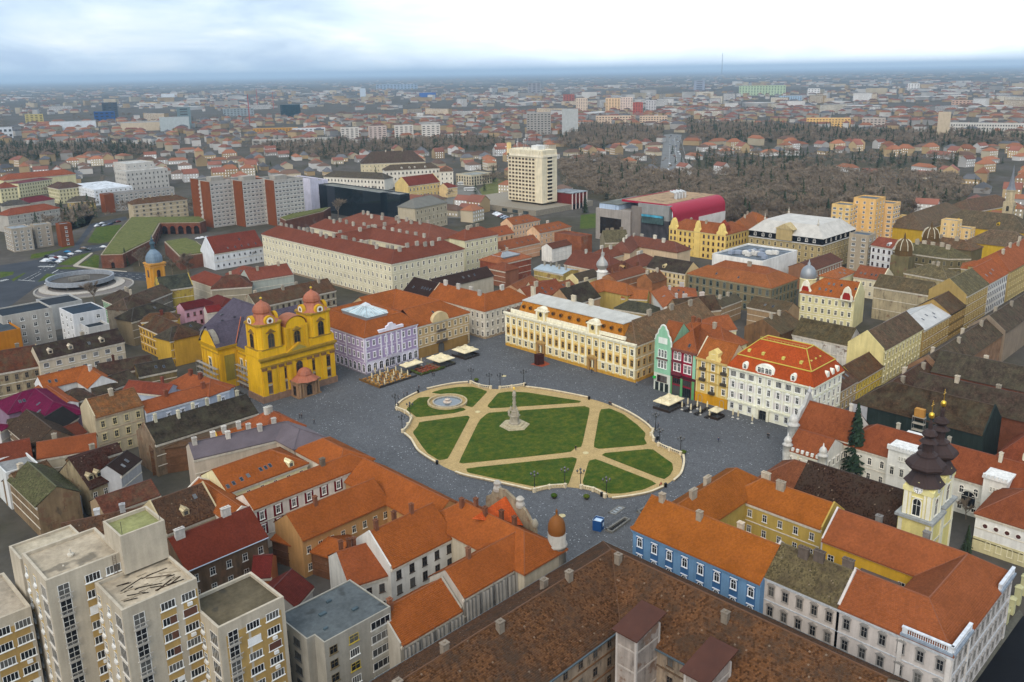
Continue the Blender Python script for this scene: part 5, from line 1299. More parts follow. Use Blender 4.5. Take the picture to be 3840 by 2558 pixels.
def fountain():
    c = (181.1,213.5);t = thing('fountain','round stone fountain basin with low central bowl in the lawn','fountain',(c[0],c[1],0))
    n = 40
    def ringm(name,r0,r1,z0,z1,mat,col):
        b = MB()
        for k in range(n):
            a0,a1 = 2*math.pi*k/n,2*math.pi*(k+1)/n
            p = [(r*math.cos(a),r*math.sin(a)) for r,a in ((r0,a0),(r1,a0),(r1,a1),(r0,a1))]
            b.prism(p,z0,z1)
        obj(name,b,mat,t,col=col)
    ringm('terrace',4.6,6.9,0.02,.14,'gravel_path','c0a878');ringm('outer_wall',6.3,6.9,.1,.75,'stone','b5a27c');ringm('basin_rim',4.7,5.15,.1,.62,'stone','a8a090')
    b = MB();b.lathe([(4.75,.3),(0.01,.3)],n=n);obj('water',b,'water',t)
    b = MB();b.lathe([(1.5,.2),(1.5,.55),(1.2,.6),(.5,.62),(.35,1.0),(.95,1.2),(1.0,1.35),(.5,1.3),(.15,1.5),(.12,1.75),(.02,1.85)],n=12);obj('bowl',b,'stone',t,col='c9b9aa',smooth=True)
fountain()

# ------------------------------------------------------------------ houses from the table
def build_table():
    for nm,lab,cat,ws in BUILDINGS:
        t = thing(nm,lab,cat,(0,0,0))
        for w in ws:
            w = dict(w)
            if 'poly' in w: block(t,w.pop('poly'),w.pop('h'),**w)
            else: wing(t,**w)
build_table()

# ------------------------------------------------------------------ helpers for single landmarks
class Wall:
    """a vertical wall plane: x runs along it from a to b, outwards is to the right of travel"""
    def __init__(s,root,a,b):
        s.root = root;s.L = math.dist(a,b);s.d = ((b[0]-a[0])/s.L,(b[1]-a[1])/s.L);s.n = (s.d[1],-s.d[0]);s.a = a
    def m(s,x=0,z=0): return wallmat(s.a,s.d,s.n,x,z)
    def box(s,name,boxes,mat,col,sm=False):       # (x0, x1, out0, out1, z0, z1)
        b = MB()
        for x0,x1,o0,o1,z0,z1 in boxes: b.box(x0,x1,-o1,-o0,z0,z1)
        return obj(name,b,mat,s.root,mat=s.m(),col=col)
    def each(s,name,boxes,mat,col):
        for q in boxes: s.box(name,[q],mat,col)
    def win(s,x,z,st,w,h,col): return window(s.root,s.m(x,z),st,w,h,col)
    def fan(s,name,pts,o0,o1,mat,col):           # a flat shape cut from (x, z) outline, as thick as o1-o0
        b = MB();b.face([(x,-o1,z) for x,z in pts]);b.face([(x,-o0,z) for x,z in reversed(pts)])
        for i in range(len(pts)):
            p,q = pts[i],pts[(i+1) % len(pts)];b.face([(q[0],-o1,q[1]),(p[0],-o1,p[1]),(p[0],-o0,p[1]),(q[0],-o0,q[1])])
        return obj(name,b,mat,s.root,mat=s.m(),col=col)
def arc(cx,cz,rx,rz,a0=180,a1=0,n=10): return [(cx+rx*math.cos(R_(a0+(a1-a0)*k/n)),cz+rz*math.sin(R_(a0+(a1-a0)*k/n))) for k in range(n+1)]
def solid(root,name,poly,z0,z1,mat,col,bottom=False):
    b = MB();b.prism(poly,z0,z1,bottom=bottom);return obj(name,b,mat,root,col=col)
def spire(root,name,prof,c,n,mat,col,rot=0.0,smooth=False):
    b = MB();b.lathe(prof,c[0],c[1],n,rot=rot);return obj(name,b,mat,root,col=col,smooth=smooth)
BY = {}
for o in list(COL.objects):
    if o.parent is None and o.name.split('.')[0] not in BY: BY[o.name.split('.')[0]] = o

# ------------------------------------------------------------------ yellow cathedral
def cathedral():
    Y,BRN,GR = 'd8a820','6e4a34','a8a08a'
    t = thing('cathedral','yellow baroque cathedral with two copper-capped towers beside the square','cathedral',(152,262,0))
    t.location = (0,0,0)
    u0,u1,v0 = 137.4,167.2,260.0;CU = 152.3
    # body
    solid(t,'plinth',rect(u0-.4,v0-.4,u1+.4,270),0,2.4,'stone','8a6c58');solid(t,'wall',rect(u0,v0,u1,270),2.4,16.0,'plaster',Y)
    solid(t,'nave_plinth',rect(140.6,270,164,312),0,2.2,'stone','77604e');solid(t,'nave_wall',rect(141,270,163.6,311.6),2.2,15.4,'plaster',Y)
    solid(t,'transept_wall',rect(133.6,283.2,141.2,296.5),0,16.2,'plaster',Y);solid(t,'transept_wall',rect(163.4,283.2,171,296.5),0,16.2,'plaster',Y)
    # roof: steep violet-grey slate
    b = MB();zr,ze = 27.2,15.4;a,bb = (140.5,269),(164.1,312.2);m = CU
    def sl(P): 
        d = (Vector(P[1])-Vector(P[0])).length;e = (Vector(P[-1])-Vector(P[0])).length;b.face(P,0,[(0,0),(d,0),(d,e),(0,e)][:len(P)])
    sl([(a[0],bb[1],ze),(a[0],a[1],ze),(m,a[1],zr),(m,bb[1]-7,zr)]);sl([(bb[0],a[1],ze),(bb[0],bb[1],ze),(m,bb[1]-7,zr),(m,a[1],zr)])
    b.face([(bb[0],bb[1],ze),(a[0],bb[1],ze),(m,bb[1]-7,zr)],0,[(0,0),(23,0),(12,14)]);b.face([(a[0],a[1],ze),(bb[0],a[1],ze),(m,a[1],zr)])
    for s,ue in ((-1,132.9),(1,171.7)):
        P0,P1,Q0,Q1 = (ue,282.9,16.2),(ue,296.8,16.2),(ue,289.8,23.4),(m+s*4.0,289.8,23.4)
        e1,e2 = (m+s*11.6,282.9,16.2),(m+s*11.6,296.8,16.2)
        f1 = [P0,e1,Q1,Q0];f2 = [e2,P1,Q0,Q1]
        if s > 0: f1,f2 = f1[::-1],f2[::-1]
        for q in (f1,f2): b.face(q,0,[(0,0),(7,0),(11,10),(0,10)])
    ro = obj('roof',b,'clay_tiles',t,col='57505c')
    g = MB();g.bar((m,269,zr+.05),(m,305,zr+.05),.2,n=6);obj('ridge',g,'paint',ro,col='4a444c')
    g = MB();g.bar((140.6,283,16.3),(147,289.8,23.6),.16,n=6);obj('valley_flashing',g,'paint',ro,col='b0603c')
    for x,y,z in ((144.8,298,20.2),(147,295,22.6),(145,301,20.5),(146.5,304,22)): put('skylight',skylight_mesh(),ro,(x,y,z),rz=math.pi/2,col='3c3a3e')
    # transept fronts with rounded gables
    w = Wall(t,(133.6,296.5),(133.6,283.2))
    w.fan('rounded_gable',[(0.8,16.2)]+arc(6.65,17.0,5.4,4.6)+[(12.5,16.2)],-1.2,0.25,'plaster',Y);w.fan('gable_rim',arc(6.65,17.0,5.9,5.1)+arc(6.65,17.0,5.3,4.5,0,180),-1.4,.5,'stone','8a8478')
    w.box('cornice',[(-.3,13.6,0,.6,15.2,16.2),(-.1,13.4,0,.3,13.6,14.0)],'plaster','a8841e');w.win(6.65,5.4,'archframe',1.9,5.6,'d8d2c0')
    w.each('pilaster',[(k,k+1.1,0,.25,2.4,13.6) for k in (.6,3.2,9.0,11.6)],'plaster','c89a22');w.win(6.65,17.0,'arch',2.4,2.2,'c89a22')
    w = Wall(t,(133.6,283.2),(141.2,283.2));w.box('cornice',[(-.3,7.3,0,.6,15.2,16.2)],'plaster','a8841e');w.box('wall_panel',[(2.2,6.2,0,.12,3,12.6)],'plaster','8f8038')
    w.each('pilaster',[(k,k+1.0,0,.25,2.4,13.6) for k in (.5,6.4)],'plaster','c89a22')
    # nave side
    w = Wall(t,(141,283.2),(141,270));w.box('cornice',[(0,13.2,0,.7,14.3,15.2),(0,13.2,0,.35,12.6,13.0)],'plaster','a8841e')
    for x in (2.6,6.6,10.6): w.win(x,5.2,'archframe',1.7,5.4,'d8d2c0')
    w.each('pilaster',[(k,k+.9,0,.25,2.4,12.6) for k in (.2,4.2,8.2,12.2)],'plaster','c89a22')
    # front
    w = Wall(t,(u0,v0),(u1,v0));L = w.L
    w.box('cornice',[(-.7,L+.7,0,1.0,15.4,16.2),(-.3,L+.3,0,.55,14.7,15.4),(-.2,L+.2,0,.35,12.6,13.1)],'stone','9a7a26')
    w.each('pilaster',[(k,k+1.7,0,.4,2.4,12.6) for k in (.3,3.9,6.9,9.9,18.2,21.2,24.2,27.8)],'plaster','d2a220')
    w.each('capital',[(k-.1,k+1.8,0,.55,11.6,12.6) for k in (.3,3.9,6.9,9.9,18.2,21.2,24.2,27.8)],'stone','7d5c3a')
    for x in (2.9,8.7,21.1-.5,26.8):
        w.win(x,7.0,'ped',1.5,3.6,BRN);w.win(x,3.2,'frame',1.3,2.1,BRN);w.box('wall_panel',[(x-1.1,x+1.1,0,.02,2.6,6.4)],'plaster',GR)
    w.win(L/2,7.6,'archframe',2.4,4.2,BRN)
    w.fan('pediment',[(L/2-5,16.2),(L/2+5,16.2),(L/2,19.0)],-.4,1.0,'plaster','c2941f');w.fan('pediment_field',[(L/2-3.2,16.5),(L/2+3.2,16.5),(L/2,18.3)],1.0,1.06,'plaster','9a8a4a')
    w.each('attic',[(-.2,10.2,-9.8,.1,16.2,18.8),(L-10.2,L+.2,-9.8,.1,16.2,18.8)],'plaster',Y)
    # centre gable between the towers
    w.box('centre_wall',[(10.2,L-10.2,-6,-.2,16.0,25.0)],'plaster',Y);w.fan('centre_gable',arc(L/2,25.0,4.0,3.1),-6,-.2,'plaster',Y)
    b = MB();A = arc(L/2,25.1,4.35,3.4)
    for p,q in zip(A[:-1],A[1:]): b.face([(p[0],0.0,p[1]),(q[0],0.0,q[1]),(q[0],6.4,q[1]),(p[0],6.4,p[1])])
    obj('centre_roof',b,'sheet_metal',t,mat=w.m(),col='9a5f42');w.win(L/2,18.9,'archframe',2.3,4.2,'8a6a2a');w.fan('small_pediment',[(L/2-2,23.6),(L/2+2,23.6),(L/2,24.8)],-.2,.3,'stone','9a7a30')
    w.each('pilaster',[(k,k+1.0,-.2,.1,16.2,24.6) for k in (10.6,12.2,16.4,18.2)],'plaster','c89a22')
    # towers
    for k,cu in enumerate((u0+4.9,u1-4.9)):
        cv = v0+4.9;h = 4.7
        tw = MB();c = 1.1;P = [(cu-h+c,cv-h),(cu+h-c,cv-h),(cu+h,cv-h+c),(cu+h,cv+h-c),(cu+h-c,cv+h),(cu-h+c,cv+h),(cu-h,cv+h-c),(cu-h,cv-h+c)]
        tw.prism(P,18.8,27.6);tt = obj('tower',tw,'plaster',t,col=Y)
        b = MB();Q = [((p[0]-cu)*1.09+cu,(p[1]-cv)*1.09+cv) for p in P];b.prism(Q,27.3,27.9,bottom=True);b.prism(Q,18.7,19.1,bottom=True);obj('cornice',b,'stone',tt,col='9a7a26')
        for a_,b_ in (((cu-h,cv-h),(cu+h,cv-h)),((cu-h,cv+h),(cu-h,cv-h)),((cu+h,cv-h),(cu+h,cv+h))):
            w = Wall(tt,a_,b_);w.win(h,19.3,'archframe',2.2,5.0,'7a5a30');w.fan('pediment',[(h-1.9,24.6),(h+1.9,24.6),(h,26.0)],-.1,.35,'stone','7d6030')
            w.fan('clock_gable',[(h-2.0,27.9)]+arc(h,28.7,1.9,1.9)+[(h+2.0,27.9)],-.9,.3,'plaster','c89a22')
            cf = w.fan('clock_face',arc(h,28.8,1.25,1.25,180,-180,20),.3,.36,'paint','e0dcd0')
            w.fan('clock_centre',arc(h,28.8,.62,.62,180,-180,14),.36,.4,'paint','5a2a20');w.box('clock_hand',[(h-.05,h+.05,.4,.44,28.7,29.7)],'paint','1a1414')
            w.each('pilaster',[(x,x+.9,0,.2,19.1,27.2) for x in (1.5,7.0)],'plaster','d6a826')
        cp = MB()
        prof = [(5.6,27.9),(4.3,28.7),(3.3,29.9),(2.85,30.8),(2.95,31.1),(3.2,31.4),(3.15,32.4),(2.6,33.5),(1.7,34.3),(.6,34.9),(.15,35.6)]
        cp.lathe(prof,cu,cv,8,rot=math.pi/8);cap = obj('copper_cap',cp,'sheet_metal',tt,col='a0624a')
        b = MB();b.lathe([(.05,35.5),(.42,35.7),(.5,36.0),(.42,36.3),(.05,36.5)],cu,cv,10);obj('gilded_ball',b,'gilding',cap)
        b = MB();b.box(cu-.05,cu+.05,cv-.05,cv+.05,36.4,38.6);b.box(cu-.55,cu+.55,cv-.05,cv+.05,37.6,37.75);obj('cross',b,'metal',cap,col='6a5a30')
    # porch
    p = (CU-4.3,CU+4.3)
    solid(t,'porch_base',rect(p[0]-.3,254.2,p[1]+.3,259.6),0,.5,'stone','8d6f52');b = MB();b.box(p[0],p[1],254.6,259.8,.5,5.2);obj('porch_wall',b,'stone',t,col='94755a')
    b = MB();b.box(p[0]-.4,p[1]+.4,254.1,259.8,5.2,5.9);obj('porch_cornice',b,'stone',t,col='8a6a4e')
    spire(t,'porch_roof',[(4.9,5.9),(3.4,7.0),(2.6,7.6),(2.7,7.9),(2.2,9.1),(1.2,9.8),(.1,10.2)],(CU,257),8,'sheet_metal','9c5f48',math.pi/8)
    w = Wall(t,(p[0],254.6),(p[1],254.6));w.win(4.3,.5,'archframe',1.9,3.7,'3a2a20');w.each('column',[(x,x+.45,.05,.5,.5,5.2) for x in (.3,1.5,6.6,7.8)],'stone','9a7c5e')
    w = Wall(t,(p[0],259.6),(p[0],254.6));w.win(2.5,.9,'frame',1.4,3.0,'3a2a20')
    # scaffold along the left side
    s = thing('scaffold','tube scaffold with plank decks along the cathedral side','scaffold')
    for (a_,b_) in (((140.4,282.4),(140.4,262)),((132.6,297),(132.6,282))):
        n = int(math.dist(a_,b_)/2.4)
        for k in range(n+1):
            v = a_[1]+(b_[1]-a_[1])*k/n;b = MB()
            for du in (0,-1.4): b.bar((a_[0]+du,v,0),(a_[0]+du,v,9.0),.05)
            for z in (2.2,4.4,6.6,8.6): b.bar((a_[0],v,z),(a_[0]-1.4,v,z),.04)
            obj('frame',b,'metal',s,col='77777a')
        for z in (2.2,4.4,6.6,8.6):
            b = MB();b.box(a_[0]-1.35,a_[0]-.1,b_[1],a_[1],z+.03,z+.1);obj('deck',b,'stone',s,col='9a948a')
            b = MB();b.bar((a_[0]-1.4,a_[1],z+1),(a_[0]-1.4,b_[1],z+1),.035);obj('rail',b,'metal',s,col='77777a')
    r = random.Random(4)
    for k in range(26):
        b = MB();w_,d_,h_ = r.uniform(.4,1.5),r.uniform(.3,1.1),r.uniform(.2,1.0);b.prism([(-w_,-d_),(w_*.8,-d_*.7),(w_,d_),(-w_*.6,d_*.9)],0,h_)
        obj('rubble',b,'stone',None,loc=(r.uniform(126,137),r.uniform(262,281),0),rz=r.uniform(0,6),col=r.choice(['6d6a66','3f3a34','8d8a84','4d7a5c','5a3a2c']),label='building rubble and sheeting heaped beside the cathedral scaffold',cat='rubble',group='building rubble by the cathedral')
cathedral()

# ------------------------------------------------------------------ cream palace with mansard
def cream_palace():
    t = thing('cream_palace','long cream baroque palace with ochre mansard and pale metal roof on the square','palace')
    u,va,vb = 240.4,244.6,177.8;C,W_,O = 'e2c884','f0e8cc','c0923a'
    solid(t,'wall',rect(u,vb+.15,u+17,va),1.2,14.4,'plaster',C);solid(t,'plinth',rect(u-.15,vb-.15,u+17,va),0,1.2,'stone',O)
    w = Wall(t,(u,va),(u,vb));L = w.L
    w.box('cornice',[(-.5,L+.5,0,.75,14.0,14.7),(-.2,L+.2,0,.35,13.3,14.0)],'stone',W_);w.box('string_course',[(0,L,0,.2,4.55,4.85)],'stone',W_)
    n = 20;st = L/n
    for i in range(n):
        x = (i+.5)*st;pv_ = va-x;ris = abs(pv_-224.4) < 4.9 or abs(pv_-197.8) < 4.9;port = abs(pv_-224.4) < 1.8 or abs(pv_-197.8) < 1.8
        if not port: w.win(x,1.9,'frame',1.35,2.2,W_)
        w.win(x,5.7,'ped',1.3,2.4,'cba45c');w.win(x,10.0,'archframe' if ris else 'frame',1.3,2.2,W_)
    for i in range(n+1):
        x = min(max(i*st,.45),L-.45);w.box('pilaster',[(x-.34,x+.34,0,.22,4.85,13.3)],'plaster',W_)
        w.box('lower_pilaster',[(x-.36,x+.36,0,.26,1.2,4.55)],'plaster','dcd0ac')
    for pv_ in (224.4,197.8):
        x = va-pv_;w.box('portal',[(x-2.2,x-1.2,0,.7,0,5.2),(x+1.2,x+2.2,0,.7,0,5.2),(x-2.3,x+2.3,0,.8,4.6,5.3)],'stone','a07c4a');w.win(x,.2,'archframe',2.1,3.9,'7a5430')
        w.fan('portal_gable',arc(x,5.3,2.2,1.0),0,.6,'stone','b8965a')
        # risalit attic with oval window
        w.box('attic',[(x-2.6,x+2.6,-2.5,.3,14.7,18.2)],'plaster','d8c48c');w.box('attic_cornice',[(x-3,x+3,-2.7,.6,18.2,18.6)],'stone',W_);w.fan('attic_arch',arc(x,18.6,2.2,1.5),-2.5,.3,'stone',W_)
        w.fan('oval_window',arc(x,17.0,.8,.95,180,-180,16),.3,.36,'dark_glass',(.03,.03,.03));w.each('pilaster',[(x-2.4,x-1.6,.3,.5,14.9,18.1),(x+1.6,x+2.4,.3,.5,14.9,18.1)],'plaster',W_)
    # balustrade course, then steep ochre mansard and low metal roof
    w.box('parapet',[(3,L-5,-.9,-.2,14.7,16.2)],'stone',W_)
    m0,m1 = va-7.0,vb+6.5
    b = MB();z0,z1,z2 = 16.0,20.2,21.6;ua,ub,uc = u+1.0,u+2.3,u+10.0
    b.face([(ua,m0,z0),(ua,m1,z0),(ub,m1+1.2,z1),(ub,m0-1.2,z1)],0,[(0,0),(54,0),(53,4.4),(1,4.4)]);b.face([(ua,m1,z0),(u+15,m1,z0),(u+14,m1+1.2,z1),(ub,m1+1.2,z1)],0);b.face([(u+15,m0,z0),(ua,m0,z0),(ub,m0-1.2,z1),(u+14,m0-1.2,z1)],0)
    man = obj('mansard',b,'clay_tiles',t,col='b5762a')
    b = MB();b.box(ub-.35,u+14.3,m1+.9,m0-.9,z1-.02,z1+.22)
    b.face([(ub-.3,m0-.9,z1+.24),(ub-.3,m1+.9,z1+.24),(uc,m1+5,z2+.5),(uc,m0-3,z2+.5)],0,[(0,0),(53,0),(50,8),(3,8)]);b.face([(u+14.3,m1+.9,z1+.24),(u+14.3,m0-.9,z1+.24),(uc,m0-3,z2+.5),(uc,m1+5,z2+.5)],0,[(0,0),(53,0),(50,5),(3,5)])
    b.face([(ub-.3,m1+.9,z1+.24),(u+14.3,m1+.9,z1+.24),(uc,m1+5,z2+.5)]);b.face([(u+14.3,m0-.9,z1+.24),(ub-.3,m0-.9,z1+.24),(uc,m0-3,z2+.5)])
    mr = obj('metal_roof',b,'sheet_metal',t,col='b2b0a8')
    for x in (9.5,13.2,17.2,25.5,29.5,34,38.5,43,50.8,54.5,58.5): w.fan('round_dormer',arc(x,18.1,.75,.75,180,-180,14),-2.0,-1.0,'sheet_metal','6d4414');w.fan('round_pane',arc(x,18.1,.5,.5,180,-180,12),-1.0,-.96,'dark_glass',(.02,.02,.02))
    for v in (238,216,207): put('chimney',chimney_mesh('wide'),mr,(uc,v,22.2),math.pi/2,col='c8bca4')
    # tan end roofs
    wing(t,[(u,194),(u,vb+.3)],13.0,14.4,5.6,z0=14.42,ends='gh',win=None,cornice=None,col=C,roof='worn_tiles',rcol='9a5f40',string=False)
    wing(t,[(u+.12,vb),(292,vb)],15.0,14.3,6.2,ends='hg',win='ped',floors=3,ww=1.3,wh=2.2,sp=3.3,wcol='cba868',col='cdbb8e',roof='worn_tiles',rcol='9a6042',cornice=W_,chim=3,ckind='wide')
    wing(t,[(u,va),(u,238.0)],13.0,14.4,3.4,z0=14.42,ends='hg',win=None,cornice=None,col=C,roof='worn_tiles',rcol='85503a',string=False)
cream_palace()

# ------------------------------------------------------------------ fronts on the square's far right side
def mint_house():
    t = thing('mint_house','narrow mint green gabled front joined to a raspberry red one on the square','house');u = 240.2
    MI,RE = '8fbf9f','8c2238'
    solid(t,'wall',rect(u,152.4,256,169.2),0,16.6,'plaster',RE);w = Wall(t,(u,169.2),(u,152.4))
    w.box('mint_wall',[(0,6.9,0,.5,6.6,17.0)],'plaster',MI);w.box('mint_base',[(0,6.9,0,.45,0,6.6)],'plaster','c8cabc')
    g = [(0,17.0),(0,18.6),(.35,19.2),(.5,20.2),(1.3,21.0),(1.6,22.4),(2.2,23.0),(2.6,24.0),(3.45,24.4),(4.3,24.0),(4.7,23.0),(5.3,22.4),(5.6,21.0),(6.4,20.2),(6.55,19.2),(6.9,18.6),(6.9,17.0)]
    w.fan('curved_gable',[(x,z) for x,z in reversed(g)],-.2,.5,'plaster',MI)
    b = MB()
    for p,q in zip(g[1:-1],g[2:]): b.bar((p[0],-.35,p[1]),(q[0],-.35,q[1]),.3,n=6)
    obj('gable_rim',b,'stone',t,mat=w.m(),col='dfe2d8')
    w.box('white_panel',[(1.6,5.3,.5,.55,17.6,19.8)],'plaster','dfe4da')
    for x in (2.4,4.5): w.win(x,18.1,'arch',.8,1.2,'9a9a90')
    wm = Wall(t,(u-.5,169.2),(u-.5,162.3))
    for x in (2.2,3.45,4.7): wm.win(x,12.6,'arch',.95,2.8,'e8ebe4');wm.win(x,8.6,'frame',.95,2.8,'e8ebe4');wm.win(x,3.6,'bare',1.5,2.2,'4a2a24')
    for x in (1.4,3.45,5.5): wm.win(x,.1,'bare',1.3,3.0,'3a4a40')
    wm.box('balcony_sill',[(1.2,5.7,0,.7,11.9,12.2)],'stone','6a4a44')
    for x0,st in ((9.3,0),(13.5,0)):
        for dx in (-.8,.8): w.win(x0+dx,13.0,'arch',1.1,2.8,'efe9e4');w.win(x0+dx,8.8,'frame',1.1,2.8,'efe9e4')
        w.win(x0,4.2,'wide',3.2,2.0,'5a342c');w.win(x0,.2,'wide',3.2,3.2,'24302c')
    w.box('oriel',[(7.4,11.3,0,.9,7.4,8.3),(7.4,11.3,0,.9,12.2,12.7)],'stone','6a2a34');w.box('shop_band',[(7.0,16.8,0,.3,6.6,7.6)],'stone','4a1f28');w.each('green_pier',[(7.0,7.5,.0,.35,0,6.6),(11.0,11.8,0,.35,0,6.6),(15.6,16.6,0,.35,0,6.6)],'plaster','5f9a62')
    w.box('mint_strip',[(15.6,16.8,0,.2,7.6,16.6)],'plaster',MI);w.box('cornice',[(6.9,17.0,0,.6,16.1,16.9)],'stone','7a4a3c')
    w.box('sign',[(.2,1.0,.5,1.3,4.3,5.1)],'paint','1fae3c')
    # steep roofs
    wing(t,[(u+.3,163),(u+.3,152.6)],15.0,16.8,8.4,ends='hh',win=None,cornice=None,string=False,col=RE,rcol='b4522c',sky=[(0,.7,.2)],chim=2,ckind='block',ccol='a0603c')
    wing(t,[(u+.6,169),(u+.6,163)],14.0,17.0,6.8,ends='gg',win=None,cornice=None,string=False,col=MI,rcol='b4522c')
    wing(t,[(u+15,150),(u+15,175)],-14.0,14.5,6.0,ends='hh',win='bare',floors=3,cornice=None,string=False,col='d8cc9c',rcol='b8542e',chim=2)
mint_house()
def gold_house():
    t = thing('gold_house','golden yellow house with crow-step attic gable and balconies beside the raspberry front','house');u = 240.2
    solid(t,'wall',rect(u,139.8,253,152.2),3.4,15.6,'plaster','d0b26a');solid(t,'ground_floor',rect(u-.1,139.8,253,152.2),0,3.4,'plaster','c8901e');w = Wall(t,(u,152.2),(u,139.8))
    for x in (2.7,6.5,10.8):
        for z,h in ((4.6,1.9),(8.5,2.3),(12.2,2.2)): w.win(x,z,'frame',1.2,h,'ece4d0')
    for x,ww_ in ((2.0,1.4),(6.2,3.4),(10.4,1.4)): w.win(x,.1,'wide' if ww_ > 2 else 'arch',ww_,2.6,'8a8a84')
    for z in (7.6,11.4): w.box('string_course',[(-.1,12.4,0,.3,z,z+.35)],'stone','b89a58')
    w.each('balcony',[(x-1.1,x+1.1,0,.9,z,z+.9) for x,z in ((2.7,8.0),(10.8,8.0),(2.7,11.8),(10.8,11.8),(6.5,3.9))],'metal','4a4236');w.each('pilaster',[(x,x+.5,0,.2,3.6,15.0) for x in (.2,4.4,8.3,11.7)],'plaster','dcc88c')
    w.box('cornice',[(-.2,12.6,0,.6,15.0,15.7)],'stone','c4a868');w.fan('attic_gable',[(3.8,15.7),(3.8,16.4),(4.7,17.2),(4.7,18.6),(6.5,19.8),(8.3,18.6),(8.3,17.2),(9.2,16.4),(9.2,15.7)][::-1],-2.5,.2,'plaster','dcc47e');w.win(6.5,16.3,'frame',1.1,1.5,'e8dcb8')
    wing(t,[(u+.2,152.0),(u+.2,140.0)],12.0,15.7,5.6,ends='pg',win=None,cornice=None,string=False,col='d8ccae',rcol='c25a2a')
gold_house()
def white_mansard():
    t = thing('mansard_house','white four-storey building with two-stage orange mansard roof and yellow trim','building');u,va,vb,ue = 240.2,139.6,110.6,260.0
    solid(t,'wall',rect(u,vb,ue,va),0,15.4,'plaster','e2e0cc')
    def trim(w,n,main):
        L = w.L;w.box('cornice',[(-.4,L+.4,0,.7,14.9,15.5),(-.1,L+.1,0,.3,11.4,11.75),(-.1,L+.1,0,.35,3.7,4.2)],'stone','e4e2c8');st = L/n
        for i in range(n):
            x = (i+.5)*st;w.win(x,12.2,'wide' if main and i not in (3,4) else 'frame',1.9 if main and i not in (3,4) else 1.0,1.9,'efeee6');w.win(x,8.5,'ped',1.05,2.0,'efeee6');w.win(x,4.9,'archframe',1.05,2.1,'efeee6')
            if not (main and i in (3,4)): w.win(x,1.2,'frame',1.1,1.8,'c8c8c4')
            for dx in (-1.0,1.0):
                for z in (8.5,4.9):
                    if main and i not in (3,4): w.box('shutter',[(x+dx-.3,x+dx+.3,0,.08,z,z+2.0)],'paint','c9c2be')
        w.each('pilaster',[(min(max(i*st,.3),L-.3)-.25,min(max(i*st,.3),L-.3)+.25,0,.2,4.2,14.9) for i in range(n+1)],'plaster','eceadc')
    w = Wall(t,(u,va),(u,vb));trim(w,9,True)
    x = w.L*.445;w.box('portal',[(x-2.2,x-1.4,0,.6,0,3.4),(x+1.4,x+2.2,0,.6,0,3.4)],'stone','dcd8c0');w.win(x,.1,'archframe',2.6,3.3,'4a4a44');w.fan('portal_arch',arc(x,3.4,2.4,.9),0,.6,'stone','e0dcc4')
    trim(Wall(t,(u,vb),(ue,vb)),6,False)
    b = MB();o = .7
    R0 = rect(u-o,vb-o,ue+o,va+o);R1 = rect(u+1.7,vb+1.7,ue-1.7,va-1.7);R2 = [(u+7.4,vb+6.5),(ue-7.4,vb+6.5),(ue-7.4,va-6.5),(u+7.4,va-6.5)]
    for A,B_,za,zb in ((R0,R1,15.5,19.4),(R1,R2,19.5,24.3)):
        for i in range(4):
            j = (i+1) % 4;L = math.dist(A[i],A[j]);b.face([(A[i][0],A[i][1],za),(A[j][0],A[j][1],za),(B_[j][0],B_[j][1],zb),(B_[i][0],B_[i][1],zb)],0,[(0,za),(L,za),(L,zb),(0,zb)])
    b.face([(p[0],p[1],24.3) for p in R2]);r = obj('roof',b,'clay_tiles',t,col='a84a20')
    g = MB()
    for Rk,z in ((R1,19.5),(R2,24.4)):
        for i in range(4): p,q = Rk[i],Rk[(i+1) % 4];g.bar((p[0],p[1],z),(q[0],q[1],z),.2,n=6)
    for i in range(4): g.bar((R1[i][0],R1[i][1],19.5),(R2[i][0],R2[i][1],24.4),.15,n=5)
    obj('ridge',g,'paint',r,col='b8a440')
    g = MB()
    for k in range(14): v = R2[0][1]+(R2[2][1]-R2[0][1])*k/13;g.bar((R2[0][0],v,24.4),(R2[0][0],v,25.2),.05)
    g.bar((R2[0][0],R2[0][1],25.2),(R2[0][0],R2[2][1],25.2),.06);obj('roof_crest',g,'metal',r,col='a8a050')
    wd = Wall(r,(u+.6,va),(u+.6,vb))
    for x,big in ((5.8,0),(12.8,1),(22.5,0)):
        wd.fan('dormer',[(x-(3.2 if big else .95),15.7)]+arc(x,17.2 if big else 17.0,3.2 if big else .95,1.6 if big else 1.2)+[(x+(3.2 if big else .95),15.7)],-2.2,.9,'plaster','ecebdc')
        for dx in ((-1.9,-.7,.7,1.9) if big else (0,)): window(r,wallmat((u-.3,va),wd.d,wd.n,x+dx,16.0),'arch',1.0,1.8 if big else 1.5,'e8e8e0')
    for x in (5,10,17,23): wd.box('roof_hood',[(x-.45,x+.45,-4.2,-2.4,20.6,21.5)],'plaster','cabf62')
    wd = Wall(r,(u,vb+.6),(ue,vb+.6))
    for x in (5.5,8.5,11.5): wd.box('roof_hood',[(x-.4,x+.4,-4.6,-3.0,21.0,21.8)],'plaster','cabf62')
    for x in (9.5,13,16.5): wd.fan('dormer',[(x-.75,15.7)]+arc(x,17.0,.75,1.1)+[(x+.75,15.7)],-1.8,.9,'plaster','ecebdc')
white_mansard()

